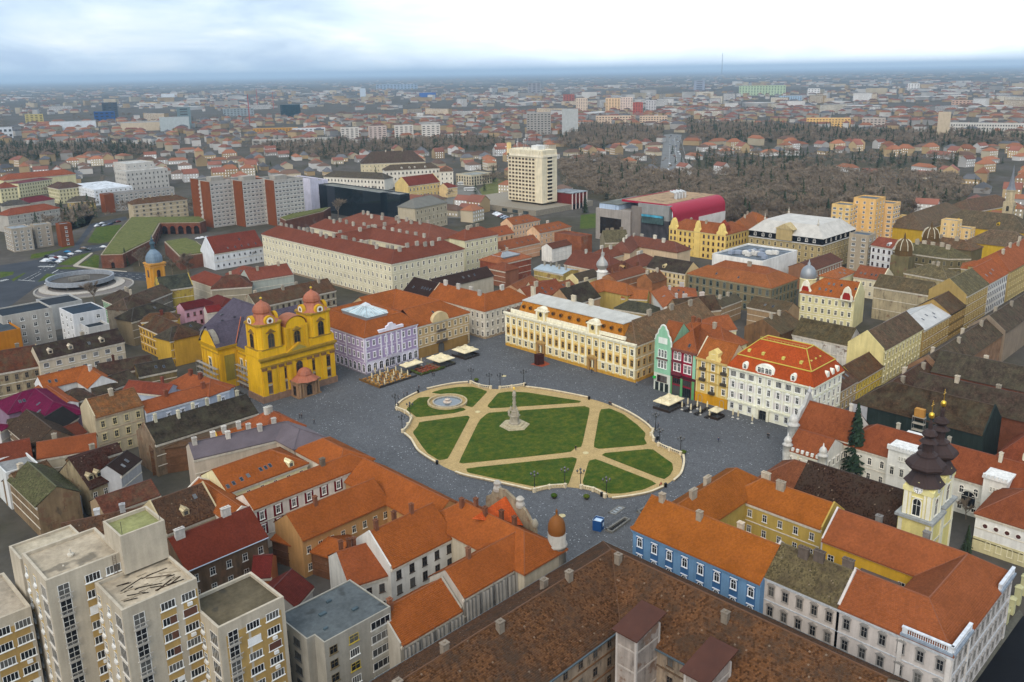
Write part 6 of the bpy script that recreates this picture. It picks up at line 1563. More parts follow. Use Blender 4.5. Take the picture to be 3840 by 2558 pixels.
# ------------------------------------------------------------------ additions to houses of the table
def extras():
    # lilac house: white centre with pediment, pilasters, balcony, glass court roof
    t = BY['lilac_house'];w = Wall(t,(179.0,257.6),(204.4,257.6));Wh = 'dcd8e2'
    w.each('pilaster',[(x,x+.55,0,.25,5.0,13.9) for x in (.05,7.2,9.7,12.2,14.7,17.2,24.6)],'plaster',Wh);w.box('ground_floor_band',[(0,25.4,0,.02,0.05,4.9)],'plaster','cfcad6')
    w.box('attic',[(6.6,18.4,-.8,.3,14.9,16.1)],'plaster',Wh);w.fan('attic_top',[(10.2,16.1),(10.2,16.9),(11.4,17.2),(11.6,17.9),(13.4,17.9),(13.6,17.2),(14.8,16.9),(14.8,16.1)][::-1],-.6,.25,'plaster',Wh)
    w.box('balcony',[(9.8,15.2,0,1.3,4.6,4.85),(9.8,15.2,1.15,1.3,4.85,5.8)],'stone','b8b2be');w.win(12.5,.1,'archframe',3.0,4.1,'cfcad6')
    Wall(t,(179.0,292),(179.0,257.6)).each('pilaster',[(x,x+.5,0,.2,5.0,13.9) for x in (.2,11,22,33.6)],'plaster',Wh)
    g = MB();P = rect(188.6,268.5,200.6,287);g.prism(P,15,18.2);obj('court_drum',g,'metal',t,col='8a9094')
    g = MB();c = (194.6,277.7)
    for i in range(4): p,q = P[i],P[(i+1) % 4];g.face([(p[0],p[1],18.25),(q[0],q[1],18.25),(c[0]+(q[0]-c[0])*.2,c[1]+(q[1]-c[1])*.2,20.6),(c[0]+(p[0]-c[0])*.2,c[1]+(p[1]-c[1])*.2,20.6)])
    gr = obj('glass_roof',g,'dark_glass',t,col=(.33,.42,.44))
    for i in range(4):
        p,q = P[i],P[(i+1) % 4]
        for k in range(7):
            f = k/6;a = (p[0]+(q[0]-p[0])*f,p[1]+(q[1]-p[1])*f);b = (c[0]+(a[0]-c[0])*.2,c[1]+(a[1]-c[1])*.2);m = MB();m.bar((a[0],a[1],18.3),(b[0],b[1],20.65),.1);obj('glazing_bar',m,'metal',gr,col='d0d4d4')
    m = MB();m.lathe([(2.2,20.6),(1.8,21.0),(.1,21.9)],c[0],c[1],4,rot=math.pi/4);obj('lantern',m,'metal',gr,col='c8cccc')
    # ochre house: gable over the middle, iron balconies
    t = BY['ochre_house'];w = Wall(t,(204.5,257.6),(230.9,257.6))
    w.fan('gable',[(7.5,13.2),(7.5,13.9)]+arc(11.8,13.9,4.1,3.2,180,0,8)+[(16.1,13.9),(16.1,13.2)],-1.5,.35,'plaster','c4ae84');w.win(11.8,14.4,'arch',1.3,1.5,'d8ccb0')
    w.each('balcony',[(9.0,14.6,0,1.0,4.6,4.8),(9.0,14.6,.9,1.0,4.8,5.7),(9.4,14.2,0,.9,9.0,9.2),(9.4,14.2,.8,.9,9.2,10.0)],'metal','5a5048');w.win(11.8,.1,'archframe',2.8,3.9,'3a3028')
    w.box('ground_floor_band',[(0,26.4,0,.02,.05,4.3)],'plaster','8f7040')
    # darker strips behind the blue house's windows
    t = BY['blue_house'];w = Wall(t,(138.3,102),(138.3,71.2));n = int(w.L/3.9+.3);w.each('dark_strip',[((i+.5)*w.L/n-1.0,(i+.5)*w.L/n+1.0,0,.02,0,12.2) for i in range(n)],'plaster','3c6490')
    # dark red panels between white bands
    t = BY['panelled_house'];w = Wall(t,(86.4,173.8),(120.9,173.8));n = int(w.L/4.3+.3)
    w.each('red_panel',[((i+.5)*w.L/n-1.25,(i+.5)*w.L/n+1.25,0,.02,z,z+3.0) for i in range(n) for z in (3.9,7.4)],'plaster','6e1620')
    # scaffold sheeting, corner turret and broken gable of the corner house
    t = BY['corner_house']
    for a,b,z,nm in (((96.3,110.9),(122.6,110.9),11.4,7),((81.2,110.95),(95.7,110.95),9.0,4)):
        for k in range(nm):
            p,q = (a[0]+(b[0]-a[0])*k/nm,a[1]),(a[0]+(b[0]-a[0])*(k+.97)/nm,a[1]);m = MB();nn = 12
            for i in range(nn):
                x0,x1 = p[0]+(q[0]-p[0])*i/nn,p[0]+(q[0]-p[0])*(i+1)/nn;y0,y1 = a[1]-.75-.16*math.sin(i*1.9+k),a[1]-.75-.16*math.sin((i+1)*1.9+k);m.face([(x0,y0-.2,.2),(x1,y1-.2,.2),(x1,y1,z+.1*math.sin(i)),(x0,y0,z+.1*math.sin(i-1))])
            obj('sheeting',m,'sheeting',t,col='8f8b84')
        for k in range(nm+1):
            x = a[0]+(b[0]-a[0])*k/nm;m = MB();m.bar((x,a[1]-.62,0),(x,a[1]-.62,z+.8),.06);obj('scaffold_pole',m,'metal',t,col='6a6a6c')
    c = (122.0,109.8)
    spire(t,'turret',[(2.0,0),(2.0,12.6),(2.3,12.8),(2.3,13.2),(1.9,13.3),(1.95,15.6)],c,14,'sheeting','9a958c',smooth=True)
    dm = spire(t,'turret_dome',[(1.75,15.5),(1.95,16.3),(1.85,17.5),(1.45,18.7),(.75,19.4),(.3,19.7),(.18,20.4),(.3,20.6),(.05,21.2)],c,12,'sheet_metal','7a4a1c',smooth=True)
    w = Wall(t,(122.7,139),(122.7,112))
    w2 = Wall(t,(123.1,117),(123.1,133));w2.fan('broken_gable',[(0,12),(0.2,13.6),(1.2,14.2),(3,16.4),(5.2,17.6),(9.5,19.2),(11.5,19.0),(13,18.6),(14,16.6),(15.6,15.6),(16,12)][::-1],0,.7,'old_plaster','9a8c74')
    for x,z,r_ in ((5.0,16.6,1.0),(12.2,18.0,.95)): spire(t,'wrapped_statue',[(r_,z),(r_*1.1,z+.7),(r_*.8,z+1.4),(r_,z+2.0),(r_*.5,z+2.5)],(123.5,117+x),7,'sheeting','a49e94')
    spire(t,'gable_urn',[(.6,13.5),(.8,14.2),(.5,15),(.2,15.4)],(123.4,117.4),8,'stone','9a9484',smooth=True)
    m = MB();f = [(122.6,131,17),(122.6,119,17)]
    m.face([(112.5,126,16.6),(122.9,120.5,12.8),(122.9,126,18.0)],0,[(0,0),(10,0),(10,6)]);m.face([(112.5,126,16.6),(122.9,126,18.0),(122.9,131.5,12.8)],0,[(0,0),(10,6),(0,6)]);obj('cross_roof',m,'clay_tiles',t,col='bd5526')
    # barracks: courtyard walls with dark windows, lift towers with rusty lids
    t = BY['barracks']
    w = Wall(t,(40,83.6),(110.1,83.6))
    for k in range(17):
        for z in (1.6,5.4,9.2): w.win(3+k*4.0,z,'bare',1.15,1.7,'6a5a4a')
    w.box('gutter',[(0,68,.5,.8,11.6,11.85)],'paint','4a565c');w.box('string_course',[(0,70,0,.15,8.1,8.4),(0,70,0,.15,4.2,4.5)],'stone','77573c')
    w = Wall(t,(110.1,83.6),(110.1,40))
    for k in range(10):
        for z in (1.6,5.4,9.2): w.win(3+k*4.0,z,'bare',1.15,1.7,'8a7a4a' if k % 3 == 0 else '5a4a3c')
    w.box('gutter',[(2,43,.5,.8,11.6,11.85)],'paint','4a565c');w.box('string_course',[(0,43,0,.15,8.1,8.4)],'stone','6a5440')
    for (a,b,c_,d_),zt,zl in (((103.9,75.4,110.6,79.6),16.6,18.2),((103.8,61.5,111,65.6),15.8,17.6)):
        solid(t,'lift_tower',rect(a,b,c_,d_),0,zt,'old_plaster','a89c92')
        m = MB();m.face([(a-.7,b-.6,zt+.1),(c_+1.2,b-.6,zl),(c_+1.2,d_+.6,zl),(a-.7,d_+.6,zt+.1)],0,[(0,0),(0,9),(5,9),(5,0)]);m.face([(a-.7,d_+.6,zt-.1),(c_+1.2,d_+.6,zl-.2),(c_+1.2,b-.6,zl-.2),(a-.7,b-.6,zt-.1)])
        m.face([(a-.7,b-.6,zt-.1),(c_+1.2,b-.6,zl-.2),(c_+1.2,b-.6,zl),(a-.7,b-.6,zt+.1)]);m.face([(a-.7,d_+.6,zt-.1),(a-.7,b-.6,zt-.1),(a-.7,b-.6,zt+.1),(a-.7,d_+.6,zt+.1)]);obj('rusty_lid',m,'sheet_metal',t,col='4c2c20')
        for x,y in ((a-.12,b-.12),(c_-.3,b-.12),(a-.12,d_-.3)): m = MB();m.box(x,x+.42,y,y+.42,0,zt-.15);obj('corner_strip',m,'plaster',t,col='b5aca4')
        for z in (5.2,9.6,13.6): m = MB();m.box(a-.08,c_+.08,b-.08,d_+.08,z,z+.3);obj('band',m,'plaster',t,col='b0a69c')
    # stuccoed corner house: balustraded attic on the corner, pilasters
    t = BY['stucco_corner_house']
    for a,b in (((139.9,44.9),(139.9,36.6)),((139.9,36.6),(148.9,36.6)),((165,36.6),(173.2,36.6))):
        w = Wall(t,a,b);L = w.L;w.box('attic_base',[(-.2,L+.2,-.7,.5,13.95,14.4)],'stone','8d98a4');w.box('attic_rail',[(-.1,L+.1,-.35,.25,15.4,15.65)],'stone','d0d4d8');w.each('attic_post',[(x,x+.8,-.35,.2,14.4,15.4) for x in (0,L-.8)],'stone','d0d4d8')
        for k in range(int(L/.4)): put('baluster',bal_me,t,mat=w.m(.8+k*.38,14.4) @ Matrix.Scale(1.6,4,(0,0,1)),col='d8dadc')
    w = Wall(t,(139.98,56),(139.98,36.7));w.each('pilaster',[(x,x+.8,0,.22,0,13) for x in (10.6,18.6)],'plaster','d2ccc6')
    w = Wall(t,(140,36.7),(173,36.7));w.each('pilaster',[(x,x+.8,0,.22,0,13) for x in (.2,8.6,32)],'plaster','d2ccc6')
    w = Wall(t,(160,69),(160,50));w.box('yard_wall',[(0,19,0,.02,0,13.4)],'plaster','c49a30');[w.win(x,z,'bare',1.3,1.9,'d8d4cc') for x in (2,5.4,16.5) for z in (5,9.4)];solid(t,'yard_annex',rect(154.8,53,159.9,60),0,10.2,'plaster','c49a30');m = MB();m.face([(154.2,52.5,10.3),(159.9,52.5,11.2),(159.9,60.5,11.2),(154.2,60.5,10.3)]);obj('annex_roof',m,'sheet_metal',t,col='5f5450')
    # silver onion turret, domes and spires on their houses
    r = thing('onion_turret','silver ribbed onion turret on a white drum among red roofs','turret')
    spire(r,'drum',[(2.6,0),(2.6,13.4),(3.0,13.6),(2.4,14.0),(2.0,14.8)],(327,263.5),12,'plaster','d8d4cc');spire(r,'onion',[(1.5,14.6),(2.6,15.6),(3.05,17.0),(2.6,18.4),(1.5,19.8),(.75,21.2),(.5,22.4),(.75,22.8),(.4,23.2),(.2,24.6),(.02,26)],(327,263.5),12,'metal','9c9a94')
    r = thing('silver_dome','silver ribbed dome with lantern on the cream art nouveau corner','dome')
    spire(r,'drum',[(3.6,0),(3.6,15.5),(3.9,15.7),(3.6,16.2)],(370.5,177),12,'plaster','d8cc9c');spire(r,'dome',[(3.6,16.2),(3.7,17.6),(3.3,19.4),(2.4,20.9),(1.2,21.8),(.7,22.0),(.7,23.0),(.3,23.6),(.1,24.8)],(370.5,177),14,'metal','85898c',smooth=True)
    t = BY['silver_dome_house']
    w = Wall(t,(354.0,171.5),(354.0,148.8))
    for x,s in ((1.6,1),(20.3,1)): w.fan('ornate_gable',[(x-2.6,12.8),(x-2.6,14.6),(x-1.9,15.6),(x-1.5,17.6),(x-.7,18.8),(x,19.2),(x+.7,18.8),(x+1.5,17.6),(x+1.9,15.6),(x+2.6,14.6),(x+2.6,12.8)][::-1],-.5,.35,'plaster','eae2cc');w.fan('red_lining',[(x-1.7,13.4),(x-1.7,15),(x-1.1,16.4),(x+1.1,16.4),(x+1.7,15),(x+1.7,13.4)][::-1],.35,.4,'plaster','9a2a22');w.win(x,14.0,'arch',1.3,2.2,'efe8d8')
    t = BY['domed_moss_house']
    for c in ((447,163.6),(489.5,165.6)):
        m = MB();m.box(c[0]-4.5,c[0]+4.5,c[1]-4.5,c[1]+4.5,0,16.5);obj('pavilion',m,'old_plaster',t,col='7a7050');spire(t,'dome',[(4.6,16.5),(4.4,19),(4.5,19.4),(4.2,21.4),(3.2,23.4),(1.6,24.6),(.7,24.9),(.5,26.6),(.1,28)],c,8,'sheet_metal','5a4526')
        for k in range(8):
            a = math.pi/4*k;m = MB();q = [(4.65,19.3),(4.3,21.5),(3.3,23.5),(1.7,24.7)]
            for i in range(3): m.bar((c[0]+q[i][0]*math.cos(a),c[1]+q[i][0]*math.sin(a),q[i][1]),(c[0]+q[i+1][0]*math.cos(a),c[1]+q[i+1][0]*math.sin(a),q[i+1][1]),.18)
            obj('rib',m,'paint',t,col='c8c0a8')
    r = thing('chapel_spire','small stone church tower with slate spire at the upper right edge','church');c = (560,147);c = (634.9,167.6)
    solid(r,'tower',[(c[0]-3,c[1]-3),(c[0]+3,c[1]-3),(c[0]+3,c[1]+3),(c[0]-3,c[1]+3)],0,22,'stone','b8a888');spire(r,'belfry',[(2.7,22),(2.7,29),(3.1,29.2),(3.1,29.8)],c,8,'stone','b8a888');spire(r,'spire',[(3.0,29.8),(2.2,31.5),(1.2,36),(.6,40),(.1,46)],c,8,'sheet_metal','777a80')
    for k in range(3): Wall(r,[(c[0]-3,c[1]-3),(c[0]-3,c[1]+3),(c[0]+3,c[1]-3)][k],[(c[0]+3,c[1]-3),(c[0]-3,c[1]-3),(c[0]+3,c[1]+3)][k]).win(3,16,'arch',1.6,3.4,'8a8068')
    # yellow church tower with blue-grey dome
    r = thing('yellow_tower','orange-yellow church tower with blue-grey dome near the ring road','church tower');c = (175.5,432.5)
    m = MB();h = 3.7;m.prism([(c[0]-h,c[1]-h+.8),(c[0]-h+.8,c[1]-h),(c[0]+h-.8,c[1]-h),(c[0]+h,c[1]-h+.8),(c[0]+h,c[1]+h),(c[0]-h,c[1]+h)],0,18.6);obj('wall',m,'plaster',r,col='c58a30')
    m = MB();m.box(c[0]-h-.5,c[0]+h+.5,c[1]-h-.5,c[1]+h+.5,18.6,19.4);m.box(c[0]-h-.25,c[0]+h+.25,c[1]-h-.25,c[1]+h+.25,17.4,17.9);obj('cornice',m,'plaster',r,col='c8924a')
    for a,b in (((c[0]-h,c[1]-h),(c[0]+h,c[1]-h)),((c[0]-h,c[1]+h),(c[0]-h,c[1]-h))): w = Wall(r,a,b);w.win(h,12.2,'arch',1.5,3.6,'5a2a1c');w.each('pilaster',[(.8,1.5,0,.2,10,17.4),(5.9,6.6,0,.2,10,17.4)],'plaster','d09a48')
    dm = spire(r,'dome',[(3.9,19.4),(4.1,20.6),(3.9,22.4),(3.0,24.2),(1.7,25.6),(1.0,26.2)],c,8,'sheet_metal','6d7f8e',math.pi/8);spire(r,'lantern',[(1.1,26.2),(1.0,28.4),(1.5,28.7),(1.4,29.4),(.7,30.2),(.9,30.8),(.4,31.6),(.1,33.4)],c,8,'sheet_metal','3f5560')
extras()
def upper_town():
    # black-banded palace: tarred band, pale steep roof, gabled centre
    t = BY['black_band_palace'];o = MB();A,Bq,Cq = rect(447.8,207.0,489.2,252),rect(447.4,206.6,489.6,252.4),rect(454.5,213.5,483,246)
    o.prism(rect(447.9,207.1,489,252),15.9,19.2);obj('black_band',o,'plaster',t,col='101216');o = MB()
    for i in range(4):
        j = (i+1) % 4;o.face([(Bq[i][0],Bq[i][1],19.1),(Bq[j][0],Bq[j][1],19.1),(Cq[j][0],Cq[j][1],25.2),(Cq[i][0],Cq[i][1],25.2)],0,[(0,0),(40,0),(33,9),(7,9)]);p = Cq[i];spire(t,'finial',[(.5,25),(.7,25.8),(.2,26.6),(.3,27.2),(.05,29)],p,8,'stone','c0b8a8')
    o.face([(p[0],p[1],25.2) for p in Cq]);obj('steep_roof',o,'sheet_metal',t,col='b9b4ab')
    w = Wall(t,(447.9,252),(447.9,207.1));w.box('centre_bay',[(17.5,27,-5,.9,15.9,22.2)],'plaster','b09a6c');w.fan('centre_gable',[(16.5,22.2),(28,22.2),(22.2,25.4)],-6,1.2,'stone','b8a478');w.win(22.2,17.2,'archframe',2.6,3.6,'8a7a58')
    for x in (4,9,13.5,31,35.5,40): w.win(x,16.6,'arch',1.3,1.9,'d8d4cc')
    w = Wall(t,(447.9,207.1),(489,207.1))
    for x in (4,10,16,22,28,34): w.win(x,16.6,'arch',1.2,1.8,'d8d4cc')
    # scrolled gables of the yellow row
    t = BY['gabled_yellow_row'];w = Wall(t,(440,302),(440,262.4));g = lambda x,s: [(x-3*s,15.6),(x-3*s,17),(x-2*s,18),(x-1.6*s,20),(x-.8*s,21.5),(x,22.3),(x+.8*s,21.5),(x+1.6*s,20),(x+2*s,18),(x+3*s,17),(x+3*s,15.6)][::-1]
    for x,s in ((3,1),(20,.7),(36.5,1)): w.fan('scrolled_gable',g(x,s),-2,.5,'plaster','e4c878');w.box('bay',[(x-3*s,x+3*s,0,.3,0,15.2)],'plaster','e0c070')
    for x in (1.6,4.4,35.1,37.9): [window(t,wallmat((439.7,302),w.d,w.n,x,z),'bare',1.2,2.1,'6a3a30') for z in (1.2,5,8.8,12.6)]
    spire(t,'corner_pavilion',[(4.2,15.8),(3.6,19),(3.0,21),(.3,24)],(444.5,266.5),4,'clay_tiles','8a3e26',math.pi/4)
    # rooftop plant, chimneys and aerials on the white flat building
    t = BY['white_plant_house'];r = random.Random(8)
    for k in range(16): o = MB();s = r.uniform(1.1,1.9);o.box(-s,s,-1.1,1.1,.3,2.1);o.box(-s*.8,s*.8,-.7,.7,2.1,2.3);o.lathe([(.6,2.3),(.6,2.5)],0,0,10);obj('cooling_unit',o,'paint',t,loc=(r.uniform(394,412),r.uniform(214,238),15),rz=r.choice([0,1.57]),col=r.choice(['d0ccc4','c4c0b8','8a92a0']))
upper_town()
for (u_,v0_,v1_) in ((296.7,613.2,644.1),(314.5,597.3,626.8),(332.0,581.8,609.5)):
    for o in COL.objects:
        if o.parent is None and o.name.startswith('red_tower_block') and not any(c.name.startswith('brick_end') for c in o.children) and abs(o.children[0].data.vertices[0].co.x-u_) < .5:
            w = Wall(o,(u_,v1_),(u_,v0_));w.each('brick_end',[(0,w.L*.42,0,.3,0,35),(w.L*.55,w.L,0,.5,0,34.4)],'plaster','7a4428');solid(o,'plant_room',rect(u_+4,v0_+5,u_+14,v0_+13),34,37.2,'plaster','a09a90')
            for k in range(10): w.box('side_balcony',[(w.L*.43,w.L*.54,0,.7,3+k*3.05,4.1+k*3.05)],'plaster','b8b0a8')

# ------------------------------------------------------------------ twin-towered church
def twin_church():
    t = BY['church_nave'];t.name = 'serbian_church';t['label'] = 'pale yellow church with two dark onion-roofed clock towers and brown nave roof'
    for k,(ua,v) in enumerate(((182.6,55.6),(191.4,56.2))):
        h = 3.0;cu,cv = ua+h,v+h
        tt = solid(t,'tower',rect(ua-.5,v-.5,ua+2*h+.5,v+2*h+.5),0,13.8,'plaster','d8ca84')
        m = MB();m.box(ua-1.1,ua+2*h+1.1,v-1.1,v+2*h+1.1,13.8,14.4);obj('ledge',m,'stone',tt,col='9a9c9a');m = MB();m.box(ua-.7,ua+2*h+.7,v-.7,v+2*h+.7,8.6,9.0);obj('lower_ledge',m,'stone',tt,col='c8c4b0')
        solid(tt,'belfry',rect(ua,v,ua+2*h,v+2*h),14.4,21.4,'plaster','dccf8a')
        for a,b in (((ua,v+2*h),(ua,v)),((ua,v),(ua+2*h,v)),((ua+2*h,v),(ua+2*h,v+2*h))):
            w = Wall(tt,a,b);w.win(h,14.6,'archframe',1.7,4.0,'e2dfd2');w.each('pilaster',[(x,x+.8,0,.2,14.4,20.4) for x in (.15,5.05)],'plaster','e4e0cc');w.each('inner_pilaster',[(x,x+.5,0,.12,14.4,20.0) for x in (1.2,4.3)],'plaster','e0dac0')
            w.fan('clock_gable',[(-.2,20.0),(-.2,21.0),(1.2,21.4),(3.0,22.7),(4.8,21.4),(6.2,21.0),(6.2,20.0)][::-1],-1.2,.3,'plaster','e2d89a')
            w.fan('clock_face',arc(h,21.0,1.0,1.0,180,-180,20),.3,.36,'paint','ecebe6')
            for q in range(12): an = R_(q*30);w.box('hour_mark',[(h+.8*math.sin(an)-.06,h+.8*math.sin(an)+.06,.36,.39,21.0+.8*math.cos(an)-.09,21.0+.8*math.cos(an)+.09)],'paint','201c1a')
            w.box('clock_hand',[(h-.05,h+.05,.39,.43,20.3,21.05),(h-.45,h+.05,.43,.46,20.9,21.0)],'paint','141210')
            wl = Wall(tt,(a[0],a[1]),(b[0],b[1]));wl.win(h,9.6,'ped',1.4,2.6,'e2dfd2');wl.each('lower_pilaster',[(x,x+.8,.5,.75,2,13.2) for x in (-.3,5.5)],'plaster','e0dac0');wl.win(h,3.0,'archframe',1.5,3.4,'e2dfd2')
        S2 = math.sqrt(2);ro = math.pi/4
        prof = [(4.5,21.7),(3.7,22.6),(2.9,23.9),(2.6,24.5),(3.3,24.7),(4.2,25.2),(4.5,25.8),(4.2,26.4),(3.2,27.2),(2.0,28.0),(2.4,28.1),(2.3,28.4),(1.3,28.8),(1.2,29.0),(1.2,31.0),(2.1,31.1),(1.3,31.8),(.8,32.1),(1.4,32.4),(1.75,32.9),(1.3,33.6),(.5,34.1),(.45,35.6),(.2,36.3),(.3,36.5)]
        cp = spire(tt,'onion_roof',[(r*.95,z) for r,z in prof],(cu,cv),8,'sheet_metal','3a2c29',math.pi/8);b = cp
        m = MB();m.lathe([(.05,36.4),(.5,36.7),(.62,37.2),(.5,37.7),(.05,38)],cu,cv,12);obj('gilded_ball',m,'gilding',cp,smooth=True)
        m = MB();m.box(cu-.06,cu+.06,cv-.06,cv+.06,38,40.6);m.box(cu-.7,cu+.7,cv-.06,cv+.06,39.5,39.65);m.box(cu-.35,cu+.35,cv-.05,cv+.05,40.0,40.1);obj('cross',m,'gilding',cp)
    solid(t,'porch_wall',rect(188.4,57,191.2,62),0,13,'plaster','d8c25a')
twin_church()

# ------------------------------------------------------------------ bishop's residence: turrets, battlemented block
def bishop():
    t = BY['bishop_house']
    solid(t,'tower_block',rect(218.2,70.8,232,78.6),0,12.4,'plaster','dedbd2');m = MB()
    w = Wall(t,(218.2,78.6),(218.2,70.8));w.box('battlement_band',[(-.3,8.1,-14.2,.35,12.4,13.0)],'stone','e2e0da')
    for k in range(10): w.box('merlon',[(k*.85-.3,k*.85+.25,-.3,.35,13.0,13.6)],'stone','e2e0da')
    for x in (1.4,3.9,6.4): w.win(x,5.4,'archframe',.95,2.2,'d8d4c8')
    for x in (3.0,3.7,4.4): w.win(x,9.8,'arch',.35,1.1,'d8d4c8')
    solid(t,'tower_block',rect(217.6,50,224,55.2),0,12.2,'plaster','dedbd2');w = Wall(t,(217.6,55.2),(217.6,50));w.box('battlement_band',[(-.3,5.5,-6.6,.35,12.2,12.7)],'stone','e2e0da')
    for k in range(6): w.box('merlon',[(k*.95-.2,k*.95+.35,-.3,.35,12.7,13.3)],'stone','e2e0da')
    for x in (1.9,2.6,3.3): w.win(x,9.0,'arch',.4,1.2,'d8d4c8')
    w = Wall(t,(219.4,69.5),(219.4,56))
    for x in (4.5,11): w.win(x,2.4,'archframe',3.4,4.2,'d8d4c8')
    # scrolled gable with urns towards the square
    w = Wall(t,(233.8,105.2),(219.4,105.2));w.fan('scrolled_gable',[(0,0),(0,11.8),(1.4,13.0),(2.2,14.6),(4.6,15.6),(6.4,18.4),(7.2,19.0),(8,18.4),(9.8,15.6),(12.2,14.6),(13,13.0),(14.4,11.8),(14.4,0)][::-1],-.1,.8,'plaster','b4b2ac')
    w = Wall(t,(206.8,101.5),(206.8,91));w.each('pilaster',[(x,x+.6,0,.3,0,8.6) for x in (0,3.3,6.6,9.9)],'plaster','dcd2b8');w.each('crest',[(x,x+.7,-.2,.4,9.0,9.9) for x in (.2,1.6,3.0,4.4,5.8,7.2,8.6)],'stone','dcdad2')
    for p,k in (((207.0,101.3),.8),((207.0,91.2),.8),((216,104.4),1.0)): spire(t,'turret',[(1.3*k,5),(1.5*k,8),(1.5*k,10.6*k+1.6),(1.9*k,10.8*k+1.6),(1.3*k,11.2*k+1.6),(1.2*k,12*k+1.6),(1.4*k,12.4*k+1.6),(.9*k,13.4*k+1.6),(.3*k,14*k+1.6),(.1*k,15.2*k+1.6)],p,12,'stone','c9c6bf',smooth=True)
    spire(t,'finial',[(.5,18.8),(.7,19.4),(.3,20),(.1,20.8)],(226.6,105.3),8,'stone','b8b8b8',smooth=True)
    t = BY['dormer_roof_house'];w = Wall(t,(240,58.5),(240,20))
    for x in (7,12.5,18,23.5,29): w.fan('round_dormer',[(x-1.1,9.6)]+arc(x,11.2,1.1,1.1)+[(x+1.1,9.6)],-2.2,-.3,'plaster','e0d8c0');window(t,wallmat((240.28,58.5),w.d,w.n,x,9.9),'arch',1.4,1.9,'e6dec8')
    t = BY['white_arcade_house'];p = t.children[0]
    w = Wall(t,(203.2,52.1),(203.2,36))
    for k in range(6): x = 2.2+k*2.3;w.fan('round_window',arc(x,6.9,.75,.75,180,-180,16),0,.12,'plaster','e8e4dc');w.fan('round_pane',arc(x,6.9,.5,.5,180,-180,14),.12,.16,'paint','4a2622');w.win(x+1.1,1.2,'arch',.9,2,'d8d0b0')
    w.box('lower_band',[(0,16,0,.1,0,3.6)],'plaster','c9bf94')
    # netted house: scaffold lift and crate
    s = thing('scaffold_lift','scaffold tower with tarpaulin-wrapped load before the green netting','scaffold')
    for x in (82.6,79.4):
        for u in (246.9,245.4): m = MB();m.bar((u,x,0),(u,x,12.4),.07);obj('pole',m,'metal',s,col='8a8a88')
    for z in (2,4,6,8,10,12): m = MB();m.box(245.3,246.9,79.3,82.7,z,z+.12);obj('deck',m,'stone',s,col='a8a090')
    m = MB();m.prism([(245.5,79.6),(246.8,79.6),(246.9,82.2),(245.4,82.3)],12.2,14.6);obj('load',m,'sheeting',s,col='b0803e')
    wn = Wall(BY['sheeted_house'],(247.5,100.6),(247.5,64.5));wn.fan('wrapped_gable',arc(20.5,11,3.2,2.2),-.3,.2,'sheeting','2a3a3c');wn.box('white_sheeting',[(-1,4.2,.1,.35,0,10.6)],'sheeting','a8a8aa')
bishop()

